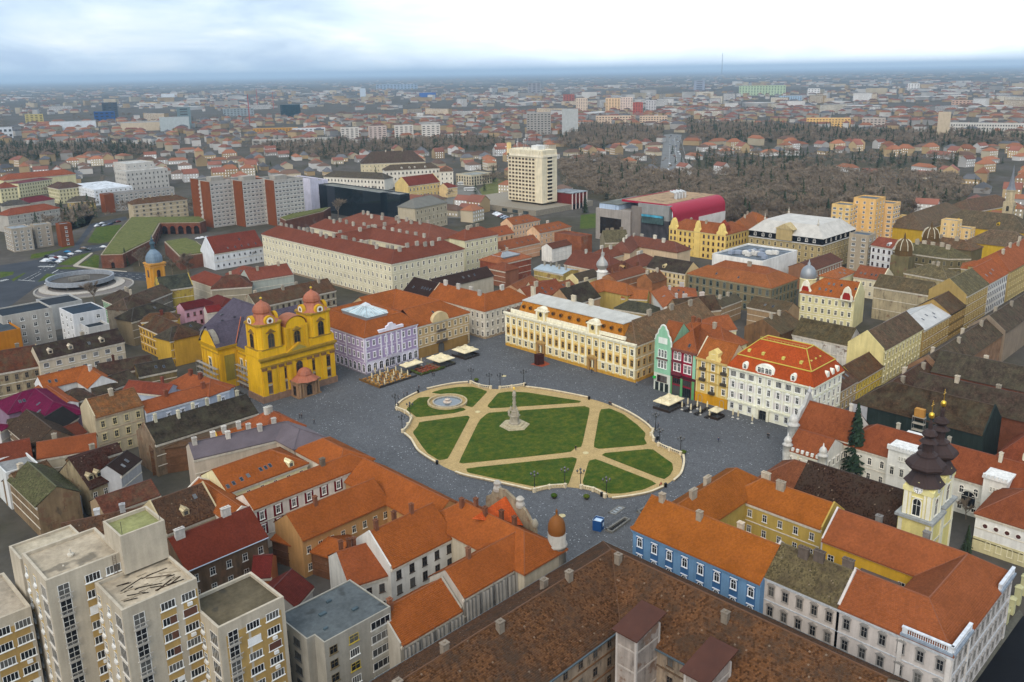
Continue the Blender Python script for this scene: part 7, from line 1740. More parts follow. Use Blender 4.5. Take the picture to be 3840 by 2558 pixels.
# ------------------------------------------------------------------ concrete tower blocks in the lower left corner
def tower_blocks():
    G_,T_ = 'b6ab98','ad8f58'
    t = thing('apartment_tower','beige stepped concrete apartment tower with flat roofs in the lower left corner','apartment block')
    flats = [('b1',32.3,136.0,44,147.6,34.0),('b2',39.1,124.8,51.2,135.8,30.6),('b3',51.0,118.6,62.9,129.6,24.4),('b4',20.5,143.6,31.4,158,26.4)]
    r = random.Random(5)
    for nm,a,b,c,d,h in flats:
        P = rect(a,b,c,d)
        block(t,P,h,0,G_,'plaster',{'b3': '5f5644','b4': 'a89c8a'}.get(nm,'b0a28c'),.55,win=None,thick=.45)
        w = Wall(t,(a,b),(c,b));L = c-a;fl = int(h/2.85)
        w.box('ochre_strip',[(L*.47,L*.68,0,.02,0,h-1.9),(L*.78,L*.985,0,.02,0,h-1.2)] if nm in ('b2','b1') else [(L*.1,L*.42,0,.02,0,h-1.6),(L*.46,L*.94,0,.02,0,h-1.6)],'plaster',T_)
        for k in range(fl):
            z = h-2.75-k*2.85
            if z < .5: break
            o = w.win(L*.2,z-.9,'bare',1.7,2.5,'d5d3cc');bx = MB();bx.box(L*.2-1.25,L*.2+1.25,-.62,-.5,z+.0,z+.12);bx.box(L*.2-1.0,L*.2+1.0,-.56,-.06,z-.95,z-.85)
            for q in range(10): bx.box(L*.2-1.0+q*.22,L*.2-.97+q*.22,-.58,-.54,z-.9,z)
            obj('balcony_rail',bx,'metal',t,mat=w.m(),col='b0aca4')
            for x in ((.58,.86) if nm != 'b3' else (.5,.8)):
                w.win(L*x,z+.15,'wide',2.3,1.35,'e4e4e0')
                if r.random() < .3: w.box('shutter',[(L*x-(1.1 if r.random() < .5 else 0),L*x+1.1,.02,.1,z+.2+(.0 if r.random() < .6 else .5),z+1.45)],'paint',r.choice(['e0e0de','8f6a1c','5a3a2c','e0e0de']))
                if r.random() < .22: w.box('air_conditioner',[(L*x-.4,L*x+.4,.05,.4,z-.75,z-.2)],'paint','d8d8d4')
        w = Wall(t,(a,d),(a,b));L = d-b
        w.box('ochre_strip',[(L*.06,L*.2,0,.02,0,h-1),(L*.42,L*.56,0,.02,0,h-1)],'plaster','c0a878')
        for k in range(fl):
            z = h-2.75-k*2.85
            if z < .5: break
            for x in (.13,.49): w.win(L*x,z+.1,'bare',1.0,1.4,'e0e0dc');w.box('white_ledge',[(L*x-.55,L*x+.55,0,.3,z-.45,z-.05)],'paint','cfcdc8')
            w.win(L*.84,z-.6,'wide',2.4,2.2,'cfcac0')
    block(t,rect(43.6,134.6,51.0,141.9),37.4,31,G_,'plaster','8a8a5c',.6,win=None)
    block(t,rect(32.0,148,42,154),33.0,0,G_,'plaster','b0a48e',.4,win=None)
    m = MB()
    for du in (-.25,.25): m.bar((42.6+du,135.7,30.8),(42.6+du,135.7,34.6),.04)
    for k in range(11): m.bar((42.35,135.7,31+k*.33),(42.85,135.7,31+k*.33),.03)
    obj('roof_ladder',m,'metal',t,col='5a4a40')
    for x,y,z,s in ((38,142,34,1.1),(36,139.5,34,.3)): spire(t,'roof_vent',[(.5*s,z),(.5*s,z+.25*s),(.15*s,z+.4*s),(.12*s,z+1*s)],(x,y),10,'stone','c8c0b0')
    r2 = random.Random(9)
    for k in range(30):
        m = MB();x,y = r2.uniform(41.5,49.5),r2.uniform(126.6,133.5);an = r2.uniform(-.6,.5);l_ = r2.uniform(.6,2.2);m.prism([(-l_,-.08),(l_,-.06),(l_*.9,.1),(-l_,.07)],0,.07);obj('torn_felt',m,'bitumen',t,loc=(x,y,30.62+.03*(k % 4)),rz=an,col=r2.choice(['2a241e','3a3028','a89a84','4a3c30']))
    for x,y in ((44.2,135.2),(50.4,135.0)): m = MB();m.bar((x,y,37.4),(x,y,40.2),.04);obj('aerial',m,'metal',t,col='3a3a3a')
    # grey five-storey block beside it
    g = thing('grey_block','grey five-storey concrete block with smooth blue-grey flat roof','apartment block');h = 15.2
    a,b,c,d = 66.0,114.8,81.9,127.6
    block(g,[(a+1.6,b),(c,b),(c,d),(a,d),(a,b+3),(a+1.6,b+3)],h,0,'9b968a','plaster','565b5c',.18,win=None,thick=.25)
    w = Wall(g,(a+1.6,b),(c,b));L = w.L
    for k in range(5):
        z = .9+k*2.85
        w.win(L*.12,z,'bare',1.5,1.5,'6a5c40');w.win(L*.42,z,'wide' if k % 2 else 'bare',1.9,1.5,'e0e0da' if k % 2 else 'b09a3a');w.box('loggia',[(L*.68,L*.985,.02,.12,z-.75,z+.25)],'stone','aaa598');w.win(L*.83,z+.25,'wide',4.2,1.5,'d8d6d0')
    w = Wall(g,(a,d),(a,b+3))
    for k in range(5): w.win(2.4,.9+k*2.85,'wide',2.2,1.5,'5a5a58');w.win(6.4,.9+k*2.85,'wide',2.0,1.5,'5a5a58')
    for x,y,s in ((72,122,.7),(75,124.5,.5),(77,119,.6),(70,118,.4)): m = MB();m.box(-s,s,-s*.5,s*.5,0,.35);obj('roof_hatch',m,'bitumen',g,loc=(x,y,h),col='4a585e')
tower_blocks()

# ------------------------------------------------------------------ hotel, mall, bastion, roads
def hotel():
    t = thing('hotel_tower','tall cream hotel slab with rows of brown windows and roof aerials','hotel');a,b,c,d = 513.0,476.0,530.5,515.0;h = 44.0;C = 'dfd2b4'
    solid(t,'podium',rect(490,462,560,560),0,4.4,'stone','8d8474');solid(t,'undercroft',rect(a+1.5,b+1.5,c-1.5,d-1.5),4.4,6.0,'stone','3a322a');solid(t,'wall',rect(a,b,c,d),6.0,h+4.6,'plaster',C,True)
    w = Wall(t,(a,d),(a,b));L = w.L;w.box('end_bay',[(L-6.2,L,0,.5,6,h-1)],'plaster','e2d4b6');w.box('crown_band',[(0,L,0,.9,h-1,h+.9)],'plaster','ece0c6')
    for i in range(8):
        for k in range(12): w.win(1.9+i*3.85,7.0+k*3.02,'wide',2.5,1.5,'a58a6a')
    w.each('facade_rib',[(i*3.85,i*3.85+.3,0,.35,6,h-1) for i in range(9)],'plaster','e8dcc0');w.each('crown_fin',[(i*1.95+.3,i*1.95+1.2,0,1.0,h+.9,h+4.6) for i in range(20)],'plaster','ece2c8')
    w.box('sign_pylon',[(-.6,1.8,-2,.9,h-1,h+9.4)],'plaster','e4c888')
    w = Wall(t,(a,b),(c,b));w.each('balcony',[(5.5,12,0,1.0,7+k*3.02,8.1+k*3.02) for k in range(12)],'plaster','e2d6ba')
    for k in range(12): w.win(8.7,8.2+k*3.02,'wide',5.4,1.7,'6a5c4e')
    w.box('crown_band',[(0,17.5,0,.6,h-1,h+.9)],'plaster','ece0c6')
    b2 = MB();b2.box(a+4,a+12,b+8,b+16,h+4.6,h+8);obj('plant_room',b2,'plaster',t,col='d8d8d4')
    r = random.Random(2)
    for k in range(26):
        m = MB();x,y,z = r.uniform(a+1,c-1),r.uniform(b+1,d-2),h+4.6;hh = r.choice([3,4,5,8,11]);m.bar((x,y,z),(x,y,z+hh),.1)
        if k % 3 == 0: m.lathe([(.1,z+hh*.6),(.7,z+hh*.62),(.75,z+hh*.7)],x,y,8)
        if k % 2: m.box(x-.2,x+.2,y-.2,y+.2,z+hh*.55,z+hh*.95)
        obj('aerial',m,'metal',t,col=r.choice(['3a3a3c','c8c8c8','77777a']))
    solid(t,'red_annex',rect(533,462,552,485),0,13,'plaster','6a2420');solid(t,'annex_roof',rect(532.5,461.5,552.5,485.5),13,13.6,'bitumen','8a9094');w = Wall(t,(533,462),(552,462));w.each('white_pier',[(x,x+.8,0,.5,0,13) for x in (0,4.5,9,13.5,18.2)],'plaster','d8c8c0')
    w = Wall(t,(490,560),(490,462));w.each('podium_window',[(x,x+6,0,.1,.4,3.0) for x in (4,14,24,34,60,72,84)],'dark_glass',(.04,.05,.05))
hotel()
def mall():
    t = thing('mall','grey box-shaped mall with curved magenta roof edge and large dark screen','shopping mall');u = 448.0
    solid(t,'wall',rect(u,338,490,367),0,21.0,'plaster','9a928a');solid(t,'wing_wall',rect(u+2,309.5,492,338),0,17.4,'dark_glass',(.05,.05,.055));w = Wall(t,(u,367),(u,309.5))
    w.box('screen',[(4,21.5,0,.3,4.2,15.4)],'dark_glass',(.008,.008,.01));spire(t,'round_stair',[(4.6,0),(4.6,24.6)],(u+4.4,335),20,'plaster','6e665f',smooth=True)
    w.box('light_band',[(2.6,16,-1.5,-.5,21,24)],'plaster','b0c0d4');solid(t,'attic',rect(u+1.5,349,490,364.5),21,24.2,'plaster','b0c0d4');solid(t,'attic_roof',rect(u+1,348.5,490,365),24.2,24.6,'bitumen','6d6f68');w.each('attic_window',[(6,9.5,-1.4,-1.3,21.6,23.4),(10.2,13.6,-1.4,-1.3,21.6,23.4)],'dark_glass',(.04,.05,.06))
    w.box('glass_terrace',[(37.5,54,-1.5,-.5,15.0,20.6)],'dark_glass',(.05,.09,.09));w.box('blue_band',[(37.5,54,-.5,-.3,19.2,20.6)],'dark_glass',(.06,.3,.42));w.box('end_wall',[(33,57,-6,-2.5,17.4,27)],'plaster','8d8d8a')
    # curved magenta shell: flat roof rolling down on the right side
    P = [(348,27.4)]+[(313.5-6.5*math.sin(R_(q)),20.9+6.5*math.cos(R_(q))) for q in range(0,91,10)]+[(307,8)]
    b = MB();u0,u1 = u+4,512
    for p,q in zip(P[:-1],P[1:]): b.face([(u0,p[0],p[1]),(u0,q[0],q[1]),(u1,q[0],q[1]),(u1,p[0],p[1])]);b.face([(u0,q[0],q[1]-.9) if q[0] > 308 else (u0,q[0]+.9,q[1]),(u0,q[0],q[1]),(u0,p[0],p[1]),(u0,p[0],p[1]-.9) if p[0] > 308 else (u0,p[0]+.9,p[1])])
    obj('magenta_shell',b,'paint',t,col='97102f')
    b = MB();b.box(u0+.8,u1-1,314,347.4,27.45,27.6);obj('roof',b,'bitumen',t,col='a58a6c');b = MB();b.box(u0-.1,u1,347.5,348.3,26.6,27.9);b.box(u0-.2,u0+.6,313,348,26.6,27.75);obj('roof_edge',b,'paint',t,col='97102f')
    r = random.Random(1)
    for k in range(7): m = MB();x,y = 476+k*1.7,322+2*(k % 2);m.bar((x,y,27.5),(x,y,31.5),.7,n=8);m.bar((x,y,31.3),(x+3,y+6,31.6),.6,n=8);obj('duct',m,'metal',t,col='c8c8c6')
    b = MB();b.prism([(480,306.6),(512,306.6),(512,306.9),(480,306.9)],8,17);obj('white_ramp',b,'plaster',t,col='d0ccc8')
mall()

# bastion: brick walls with grass on top and an arcade
def bastion():
    t = thing('bastion','old brick bastion with flat grass roofs and a brick arcade','bastion');Z = 8.0
    A = [(184.1,530.9),(193.9,522.7),(206.3,535.6),(228.2,558.7),(229.2,563.7),(258.3,617.7),(278.4,596.8),(285.8,602.9),(290.4,621.4),(254.8,661.1),(222.2,603.5)]
    B_ = [(228.2,543.0),(213.6,489.9),(229.5,487.7),(235.6,501.1),(242.2,526.5),(243.7,544.4)]
    C_ = [(327.5,569.7),(323.7,555.6),(365.5,570.0),(382.3,585.3),(361.2,582.3),(341.9,578.3)]
    for P in (A,B_,C_):
        ar = sum(P[i][0]*P[(i+1) % len(P)][1]-P[(i+1) % len(P)][0]*P[i][1] for i in range(len(P)));P = P if ar > 0 else P[::-1]
        solid(t,'brick_wall',P,0,Z,'brick','6e4636');d_,m_ = path_offsets(P,True);Q = [(p[0]+q[0]*.9,p[1]+q[1]*.9) for p,q in zip(P,m_)]
        solid(t,'coping',P,Z,Z+.35,'stone','9a8c78');solid(t,'grass_roof',Q,Z+.3,Z+.8,'bank_grass','ffffff')
    w = Wall(t,(258.3,617.7),(278.4,596.8));n = 5
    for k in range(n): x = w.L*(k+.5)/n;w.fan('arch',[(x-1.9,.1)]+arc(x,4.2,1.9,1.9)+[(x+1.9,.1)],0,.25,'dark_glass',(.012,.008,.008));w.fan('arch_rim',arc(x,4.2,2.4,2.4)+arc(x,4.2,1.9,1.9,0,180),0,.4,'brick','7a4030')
    w = Wall(t,(229.2,563.7),(258.3,617.7))
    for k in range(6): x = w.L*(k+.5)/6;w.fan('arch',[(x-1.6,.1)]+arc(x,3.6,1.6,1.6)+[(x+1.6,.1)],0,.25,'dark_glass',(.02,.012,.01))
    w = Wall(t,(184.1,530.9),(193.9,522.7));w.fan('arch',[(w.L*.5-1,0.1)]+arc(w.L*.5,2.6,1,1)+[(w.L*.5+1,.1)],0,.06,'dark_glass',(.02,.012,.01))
bastion()

AS = '3a3d42'
def road(name,poly,z=.02,col=AS): return sheet(name,poly,z,'asphalt',col)
def marks(poly,z=.035): sheet('road_marking',poly,z,'paint','c9c9c4')
def dash(a,b,w=.22,on=2.2,off=2.8,z=.035):
    L = math.dist(a,b);d = ((b[0]-a[0])/L,(b[1]-a[1])/L);n = (-d[1]*w/2,d[0]*w/2);m = MB();x = 0
    while x < L:
        e = min(x+on,L);p,q = (a[0]+d[0]*x,a[1]+d[1]*x),(a[0]+d[0]*e,a[1]+d[1]*e);m.face([(p[0]-n[0],p[1]-n[1],z),(q[0]-n[0],q[1]-n[1],z),(q[0]+n[0],q[1]+n[1],z),(p[0]+n[0],p[1]+n[1],z)]);x += on+off
    obj('road_marking',m,'paint',kind='structure',col='c9c9c4')
def zebra(a,b,w=3.0,z=.036): 
    L = math.dist(a,b);d = ((b[0]-a[0])/L,(b[1]-a[1])/L);n = (-d[1]*w/2,d[0]*w/2);m = MB()
    for k in range(int(L)): 
        p,q = (a[0]+d[0]*k,a[1]+d[1]*k),(a[0]+d[0]*(k+.5),a[1]+d[1]*(k+.5));m.face([(p[0]-n[0],p[1]-n[1],z),(q[0]-n[0],q[1]-n[1],z),(q[0]+n[0],q[1]+n[1],z),(p[0]+n[0],p[1]+n[1],z)])
    obj('zebra_crossing',m,'paint',kind='structure',col='c9c9c4')
road('road',[(117.0,530.7),(129.4,533.1),(144.9,589.9),(166.2,590.0),(188.1,614.7),(200.3,614.9),(219.9,611.2),(213.1,593.5),(200.0,588.6),(190.0,588.5),(180.2,581.0),(168.0,559.7),(171.5,545.7),(180.7,526.9),(198.2,495.6),(202.6,484.3),(191.1,473.7),(179.1,493.3),(166.8,519.4),(151.4,519.3),(141.4,511.0),(119.7,477.7),(99.5,461.2)])
road('side_road',[(200.3,614.9),(211.9,638.8),(240.2,695.6),(268.6,704.6),(274.9,723.6),(240.6,707.2),(203.6,630.5),(197.2,616.4)],.018)
sheet('verge',[(209.9,627.5),(237.7,686.9),(256.7,684.7),(222.3,617.4),(213.8,616.2)],.022,'lawn')
sheet('verge',[(163.9,596.3),(169.7,612.3),(184.9,614.3),(199.3,626.9),(198.8,621.0),(183.0,608.5),(170.4,596.2)],.024,'lawn')
sheet('verge',[(170.2,564.1),(185.5,582.3),(198.4,588.4),(177.8,558.7),(174.1,556.1)],.026,'lawn')
sheet('verge',[(178.1,551.5),(197.7,579.5),(197.5,572.1),(184.4,537.4),(181.7,532.2),(177.2,542.4)],.026,'lawn')
sheet('verge',[(145.6,523.1),(156.6,542.0),(164.8,526.2),(156.0,525.8)],.028,'lawn')
sheet('verge',[(173.9,503.8),(182.8,480.4),(177.4,478.1),(178.3,491.3)],.026,'lawn')
sheet('verge',[(137.4,541.3),(148.0,555.0),(149.0,553.9),(136.6,534.9)],.026,'lawn')
sheet('verge',[(139.4,569.7),(145.2,563.0),(141.9,554.3),(134.3,550.8)],.026,'lawn')
sheet('verge',[(166.8,556.1),(173.1,550.4),(174.1,542.7),(171.6,540.7),(164.6,552.0)],.03,'lawn')
sheet('footpath',[(175.4,554.5),(197.9,587.0),(198.3,584.6),(177.4,552.2),(182.8,532.6),(191.0,511.8),(190.1,509.6),(180.8,528.4),(174.5,550.5)],.034,'stone','a59c8c')
for k in range(4): dash((171.5,532.7) if k == 0 else ((163.8,541.5),(171.1,525.2),(160.4,539.1))[k-1],(192.9,483.3) if k == 0 else ((196.4,491.4),(187.5,486.6),(169.1,525.9))[k-1])
dash((157.0,555.9),(189.2,597.3));dash((158.2,551.3),(190.3,592.1));dash((141.0,534.1),(155.5,551.1),on=9,off=1);dash((142.9,530.6),(154.7,545.7),on=9,off=1);dash((139.8,537.0),(145.3,526.3),w=.5,on=30,off=1);dash((159.0,540.8),(165.0,548.3),w=.5,on=30);dash((202.7,605.8),(213.0,600.0))
zebra((160.1,567.3),(166.6,559.6));zebra((131.8,541.8),(136.7,543.5));zebra((147.0,515.8),(150.4,514.7));zebra((524.9,578.8),(538.7,575.5))
# stone-dark street at the lower right, its pavement and the pale garden wall
road('lane',[(151.6,36.7),(183.0,35.9),(189.1,32.9),(161.7,26.1)],.02,'16181c');sheet('pavement',[(152.5,38.4),(185.1,37.1),(183.4,35.9),(152.1,36.2)],.14,'stone','5a584f')
t = thing('garden_wall','pale yellow-green garden wall with capped pillars beside the dark lane','wall')
ga,gb_ = (178.0,37.9),(195.9,38.2)
for k in range(5):
    p = (ga[0]+(gb_[0]-ga[0])*k/4,ga[1]+(gb_[1]-ga[1])*k/4);m = MB();m.box(p[0]-.6,p[0]+.6,p[1]-.6,p[1]+.6,0,3.0+.5*k);m.lathe([(1.05,3.0+.5*k),(.05,3.7+.5*k)],p[0],p[1],4,rot=math.pi/4);obj('pillar',m,'plaster',t,col='b8b48a')
    if k < 4: q = (ga[0]+(gb_[0]-ga[0])*(k+1)/4,ga[1]+(gb_[1]-ga[1])*(k+1)/4);strip_wall('panel',[p,q],.3,0,2.0,'plaster','aeab84',t)
# boulevard between the parks, car park by the hotel
road('boulevard',[(790.4,557.5),(1276.6,893.2),(1298.2,893.0),(1292.6,867.5),(1047.1,706.9),(821.6,540.0),(792.2,531.8)],.02,'6a6a68');dash((802.0,542.1),(1229.1,839.1),w=.5,on=4,off=5);dash((808.1,558.1),(1225.2,845.2),w=.4,on=4,off=5);dash((834.1,548.1),(1234.4,830.9),w=.4,on=4,off=5)
road('hotel_street',[(499.1,581.3),(598.9,677.5),(608.4,665.1),(552.0,591.5),(574.9,579.0),(527.5,531.5),(470.3,511.6),(448.9,491.9),(440.3,513.5)],.02,'6c6962')
sheet('hotel_lawn',[(572.9,615.9),(650.9,673.4),(623.4,625.6),(575.7,577.9),(545.9,583.1)],.03,'bank_grass');sheet('hotel_lawn',[(469.7,399.5),(516.5,438.5),(531.1,434.8),(480.0,392.9),(473.4,395.0)],.03,'lawn')
# round concrete basin
def basin():
    c = (160.5,498.5);t = thing('round_basin','derelict round concrete basin with raised ring beside the ring road','basin',(c[0],c[1],0));n = 44
    def ring_(name,r0,r1,z0,z1,col,dx=0,dy=0):
        b = MB()
        for k in range(n): a0,a1 = 2*math.pi*k/n,2*math.pi*(k+1)/n;b.prism([(dx+r*math.cos(a),dy+r*math.sin(a)) for r,a in ((r0,a0),(r1,a0),(r1,a1),(r0,a1))],z0,z1)
        obj(name,b,'stone',t,col=col)
    ring_('outer_rim',24,24.9,0,.6,'9a958c',-2,-11);ring_('pool_floor',2,24,0,.08,'77706a',-2,-11);ring_('upper_wall',16.2,17.2,2.0,4.4,'8f949a');ring_('upper_floor',3,16.4,1.8,2.1,'55504a');ring_('lower_ring',17,21.5,.1,.5,'b0a89c',-1,-5)
    for k in range(8): a = k*math.pi/4;b = MB();b.box(-.4,.4,-.4,.4,0,2);obj('leg',b,'stone',t,loc=(15*math.cos(a),15*math.sin(a),0),col='6a655e')
    b = MB();b.box(-5,5,-.3,.3,2.2,4.2);b.box(-5,5,3.2,3.8,2.2,4.0);obj('inner_frame',b,'stone',t,col='8a857c')
basin()

# ------------------------------------------------------------------ cars and buses
def car_mesh():
    b = MB();L,W_ = 2.15,.88
    prof = [(-L,.35),(-L,.78),(-L*.92,.92),(-1.25,.98),(-.75,1.42),(.75,1.44),(1.35,.98),(L*.94,.86),(L,.6),(L,.35)]
    for s in (-1,1):
        f = [(x,s*(W_ if z < 1.0 else W_*.82),z) for x,z in prof];b.face(f if s < 0 else f[::-1])
    for (x0,z0),(x1,z1) in zip(prof[:-1],prof[1:]):
        w0,w1 = (W_ if z0 < 1 else W_*.82),(W_ if z1 < 1 else W_*.82);g = (.97 < z0 < 1 and z1 > 1.2) or (z0 > 1.2 and .97 < z1 < 1);b.face([(x0,w0,z0),(x1,w1,z1),(x1,-w1,z1),(x0,-w0,z0)],1 if g else 0)
    body = b.mesh('body',[M['car_paint'],M['dark_glass']])
    b = MB()
    for s in (-1,1): q = [(-1.05,1.0),(1.15,1.0),(.68,1.36),(-.7,1.36)];f = [(x,s*(W_*.93 if z < 1.1 else W_*.84),z) for x,z in q];b.face(f if s < 0 else f[::-1])
    glass = b.mesh('side_glass',[M['dark_glass']])
    b = MB()
    for k in range(10): pass
    b.lathe([(.05,-.1),(.31,-.1),(.31,.1),(.05,.1)],n=10);wheel = b.mesh('wheel',[M['paint']])
    return body,glass,wheel
CB,CG,CW = car_mesh()
CN = dict(c9ccd0='silver',d4d6d8='white',b8bcc0='pale grey')
def car(p,ang,col,label,group,name='car',sc=1.0):
    if label.startswith(('car ','small car ')): label = {'8d949c': 'grey','2a2e34': 'charcoal','18191c': 'black','6a7078': 'steel grey','5a1a1a': 'dark red','2c3c58': 'navy blue'}.get(col,CN.get(col,''))+' '+label
    t = thing(name,label,'car',(p[0],p[1],.03),ang,group);put('body',CB,t,col=col,scale=sc);put('side_glass',CG,t,col=(.02,.02,.025),scale=sc)
    for x in (-1.35,1.35):
        for y in (-.8,.8): put('wheel',CW,t,mat=Matrix.Translation((x*sc,y*sc,.31*sc)) @ Matrix.Rotation(math.pi/2,4,'X'),col=(.012,.012,.012))
CC = ['c9ccd0','d4d6d8','8d949c','2a2e34','c9ccd0','18191c','6a7078','b8bcc0','5a1a1a','2c3c58']
rc = random.Random(11);q0 = [(550,280),(570,260),(610,280),(650,295),(690,300),(735,285),(600,215),(655,215),(650,250),(700,235),(690,265),(765,260),(750,230),(815,235),(720,295),(850,210)]
JUN = [(166.4,578.9),(168.9,582.5),(168.5,576.5),(168.5,570.8),(172.1,569.9),(173.9,594.7),(175.3,591.3),(172.3,582.9),(175.8,585.5),(172.2,576.6),(175.2,575.2),(177.5,584.1),(179.2,580.0),(182.7,585.6)]
for k,p in enumerate(JUN): car(p,R_(118),CC[k % 10],'car waiting in the queue before the zebra crossing at the junction','cars queueing at the junction')
for lab,p,c in (('bright blue car driving along the ring road',(187.4,599.4),'1a6f9c'),('white car behind the bright blue one on the ring road',(185.9,589.4),'d4d6d8'),('silver car near the footpath on the ring road',(192.5,594.2),'a8acb0'),('brown estate car farther up the ring road',(198.9,604.0),'6a5a4c'),('dark green car on the ring road by the grass verge',(199.1,595.7),'16241e'),('white van-like car passing the bastion tip',(209.9,598.1),'d0d2d4')): car(p,R_(125),c,lab,'cars on the ring road')
for k,p in enumerate([(246.9,699.6),(242.9,692.4),(242.3,696.0),(249.7,690.1),(244.3,687.7),(254.7,696.3),(258.6,697.8),(239.6,690.4)]): car(p,R_(20+10*(k % 3)),CC[(k*3) % 10],'car parked beyond the grass bank left of the bastion','cars parked left of the bastion')
for k in range(22):
    f = k % 11;a,b = (461.8,477.7),(480.6,482.5);c2,d2 = (481.0,498.5),(467.3,469.5);row = k//11;p = (c2[0]+(d2[0]-c2[0])*f/10-row*6,c2[1]+(d2[1]-c2[1])*f/10-row*5);car(p,R_(10),CC[(k*7+3) % 10],'car in the crowded car park in front of the hotel podium','cars parked by the hotel')
for k,p in enumerate([(873.5,602.5),(985.3,676.6),(1102.8,760.3),(1085.9,738.2),(1175.7,805.2),(1156.3,780.8),(953.4,649.9),(819.8,567.2),(1008.5,681.6),(1155.5,781.9),(982.6,661.9),(1253.6,863.4),(1245.5,844.3)]): car(p,R_(52),CC[(k*3) % 10],'small car on the wide boulevard between the parks','cars on the boulevard')
for k,p in enumerate([(267.0,577.7),(270.1,578.4),(272.7,577.0),(337.5,485.0),(340.7,486.3)]): car(p,R_(-30),CC[k],'car parked by the city gate behind the bastion','cars parked by the city gate')
car((140.8,326.4),R_(40),'3a4048','dark car parked in the lane behind the cathedral scaffold','cars in the cathedral lane');car((142.1,327.1),R_(10),'2c3036','black car parked beside the ochre yellow house','cars in the cathedral lane')
def bus(p,ang,lab):
    t = thing('bus',lab,'bus',(p[0],p[1],.03),ang,'buses near the hotel');b = MB();b.prism([(-6,-1.25),(5.7,-1.25),(6,-1.0),(6,1.0),(5.7,1.25),(-6,1.25)],.35,2.95);obj('body',b,'car_paint',t,col='d4d6d4')
    for s in (-1,1): b = MB();b.box(-5.6,5.4,s*1.26-.02,s*1.26+.02,1.4,2.4);obj('side_windows',b,'dark_glass',t,col=(.02,.02,.03))
    b = MB();b.box(-4,3,-.6,.6,2.95,3.3);obj('roof_unit',b,'paint',t,col='b8b8b8')
    for x in (-3.6,3.8):
        for y in (-1.15,1.15): put('wheel',CW,t,mat=Matrix.Translation((x,y,.45)) @ Matrix.Rotation(math.pi/2,4,'X') @ Matrix.Scale(1.5,4),col=(.01,.01,.01))
bus((586.7,653.7),R_(-50),'white bus on the street beside the yellow hall, farther of two');bus((560.1,614.8),R_(-50),'white bus on the street beside the yellow hall, nearer of two')

# ------------------------------------------------------------------ square furniture
def parasol(p,lab,grp):
    t = thing('closed_parasol',lab,'parasol',(p[0],p[1],0),group=grp)
    put('pole',cached('pp',lambda: (lambda b: (b.bar((0,0,0),(0,0,2.9),.05,n=6),b.lathe([(.45,0),(.45,.12),(.1,.16)],n=8),b.mesh('pole',[M['paint']]))[-1])(MB())),t,col='c8c4b8')
    put('folded_cover',cached('pf',lambda: (lambda b: (b.lathe([(.12,.9),(.3,1.05),(.26,1.5),(.3,1.9),(.2,2.5),(.22,2.62),(.05,3.1)],n=8),b.mesh('folded_cover',[M['sheeting']]))[-1])(MB())),t,col='cdbf9c')
def canopy(cx,cy,w,d,lab,parts=4):
    t = thing('canopy',lab,'canopy',(cx,cy,0),group='cafe canopies on the square');nx,ny = (2,2) if parts == 4 else ((2,1) if parts == 2 else (1,1))
    for i in range(nx):
        for j in range(ny):
            x,y = (i-(nx-1)/2)*w/nx,(j-(ny-1)/2)*d/ny;a,b_ = w/nx/2,d/ny/2;b = MB()
            P = [(x-a,y-b_),(x+a,y-b_),(x+a,y+b_),(x-a,y+b_)];Q = [(x+(p[0]-x)*.2,y+(p[1]-y)*.2) for p in P]
            for k in range(4): q = (k+1) % 4;b.face([(P[k][0],P[k][1],2.75),(P[q][0],P[q][1],2.75),(Q[q][0],Q[q][1],3.5),(Q[k][0],Q[k][1],3.5)]);b.face([(P[k][0],P[k][1],2.5),(P[q][0],P[q][1],2.5),(P[q][0],P[q][1],2.75),(P[k][0],P[k][1],2.75)])
            b.box(x-a*.28,x+a*.28,y-b_*.28,y+b_*.28,3.45,3.7);b.face([(q[0],q[1],3.5) for q in Q]);obj('cloth',b,'sheeting',t,col='d6c8a4');b = MB();b.bar((x,y,0),(x,y,3.5),.07,n=6);obj('pole',b,'metal',t,col='3a3632')
    for i in range(6): b = MB();x = -w/2+.4+i*(w-.8)/5;b.box(x-.45,x+.45,-d/2-.3,-d/2+.1,0,.75);obj('planter',b,'paint',t,col='2a2420')
    for s in (-1,1): b = MB();b.box(s*w/2-.06,s*w/2+.06,-d/2,d/2,0,.9);obj('screen',b,'paint',t,col='6a6a58' if cx < 210 else '2c2018')
canopy(194,249.2,8.4,4.2,'beige two-part cafe canopy in front of the lilac house',2);canopy(206.0,246,7.8,8,'beige four-part cafe canopy in front of the ochre house');canopy(219.7,246.8,7.6,7.8,'beige four-part canopy nearest the white corner house');canopy(229.0,155.3,9,6.4,'beige four-part canopy before the mint and red fronts');canopy(232,138.9,4.2,3.4,'small square beige canopy before the golden house',1)
for x,y in ((124.2,168),(126.4,161),(124.6,190),(126.0,183),(125.0,152)): canopy(x,y,4.6,6.4,'cream cafe canopy on the near side of the square by the panelled house' if y > 165 else 'cream cafe canopy on the near side of the square by the gallery house',4)
for p in [(176.9,251.2),(181.1,254.8),(176.6,246.9),(180.8,251.4),(176.4,242.8),(185.9,255.1),(180.5,247.2),(184.7,251.8),(180.5,243.6),(184.3,247.6),(187.9,251.0),(184.0,243.4),(187.4,246.9),(187.8,243.7),(200.4,251.0)]: parasol(p,'folded beige parasol in the cafe terrace before the lilac house','parasols before the lilac house')
for p in [(230.1,150.7),(233.8,150.9),(230.2,147.3),(234.0,147.3),(230.4,143.8),(235.8,144.6),(230.1,140.1)]: parasol(p,'folded beige parasol before the golden yellow house','parasols before the golden house')
for p in [(235.6,134.8),(235.6,132.9),(235.4,127.7)]: parasol(p,'folded white parasol before the white mansard building','parasols before the mansard building')
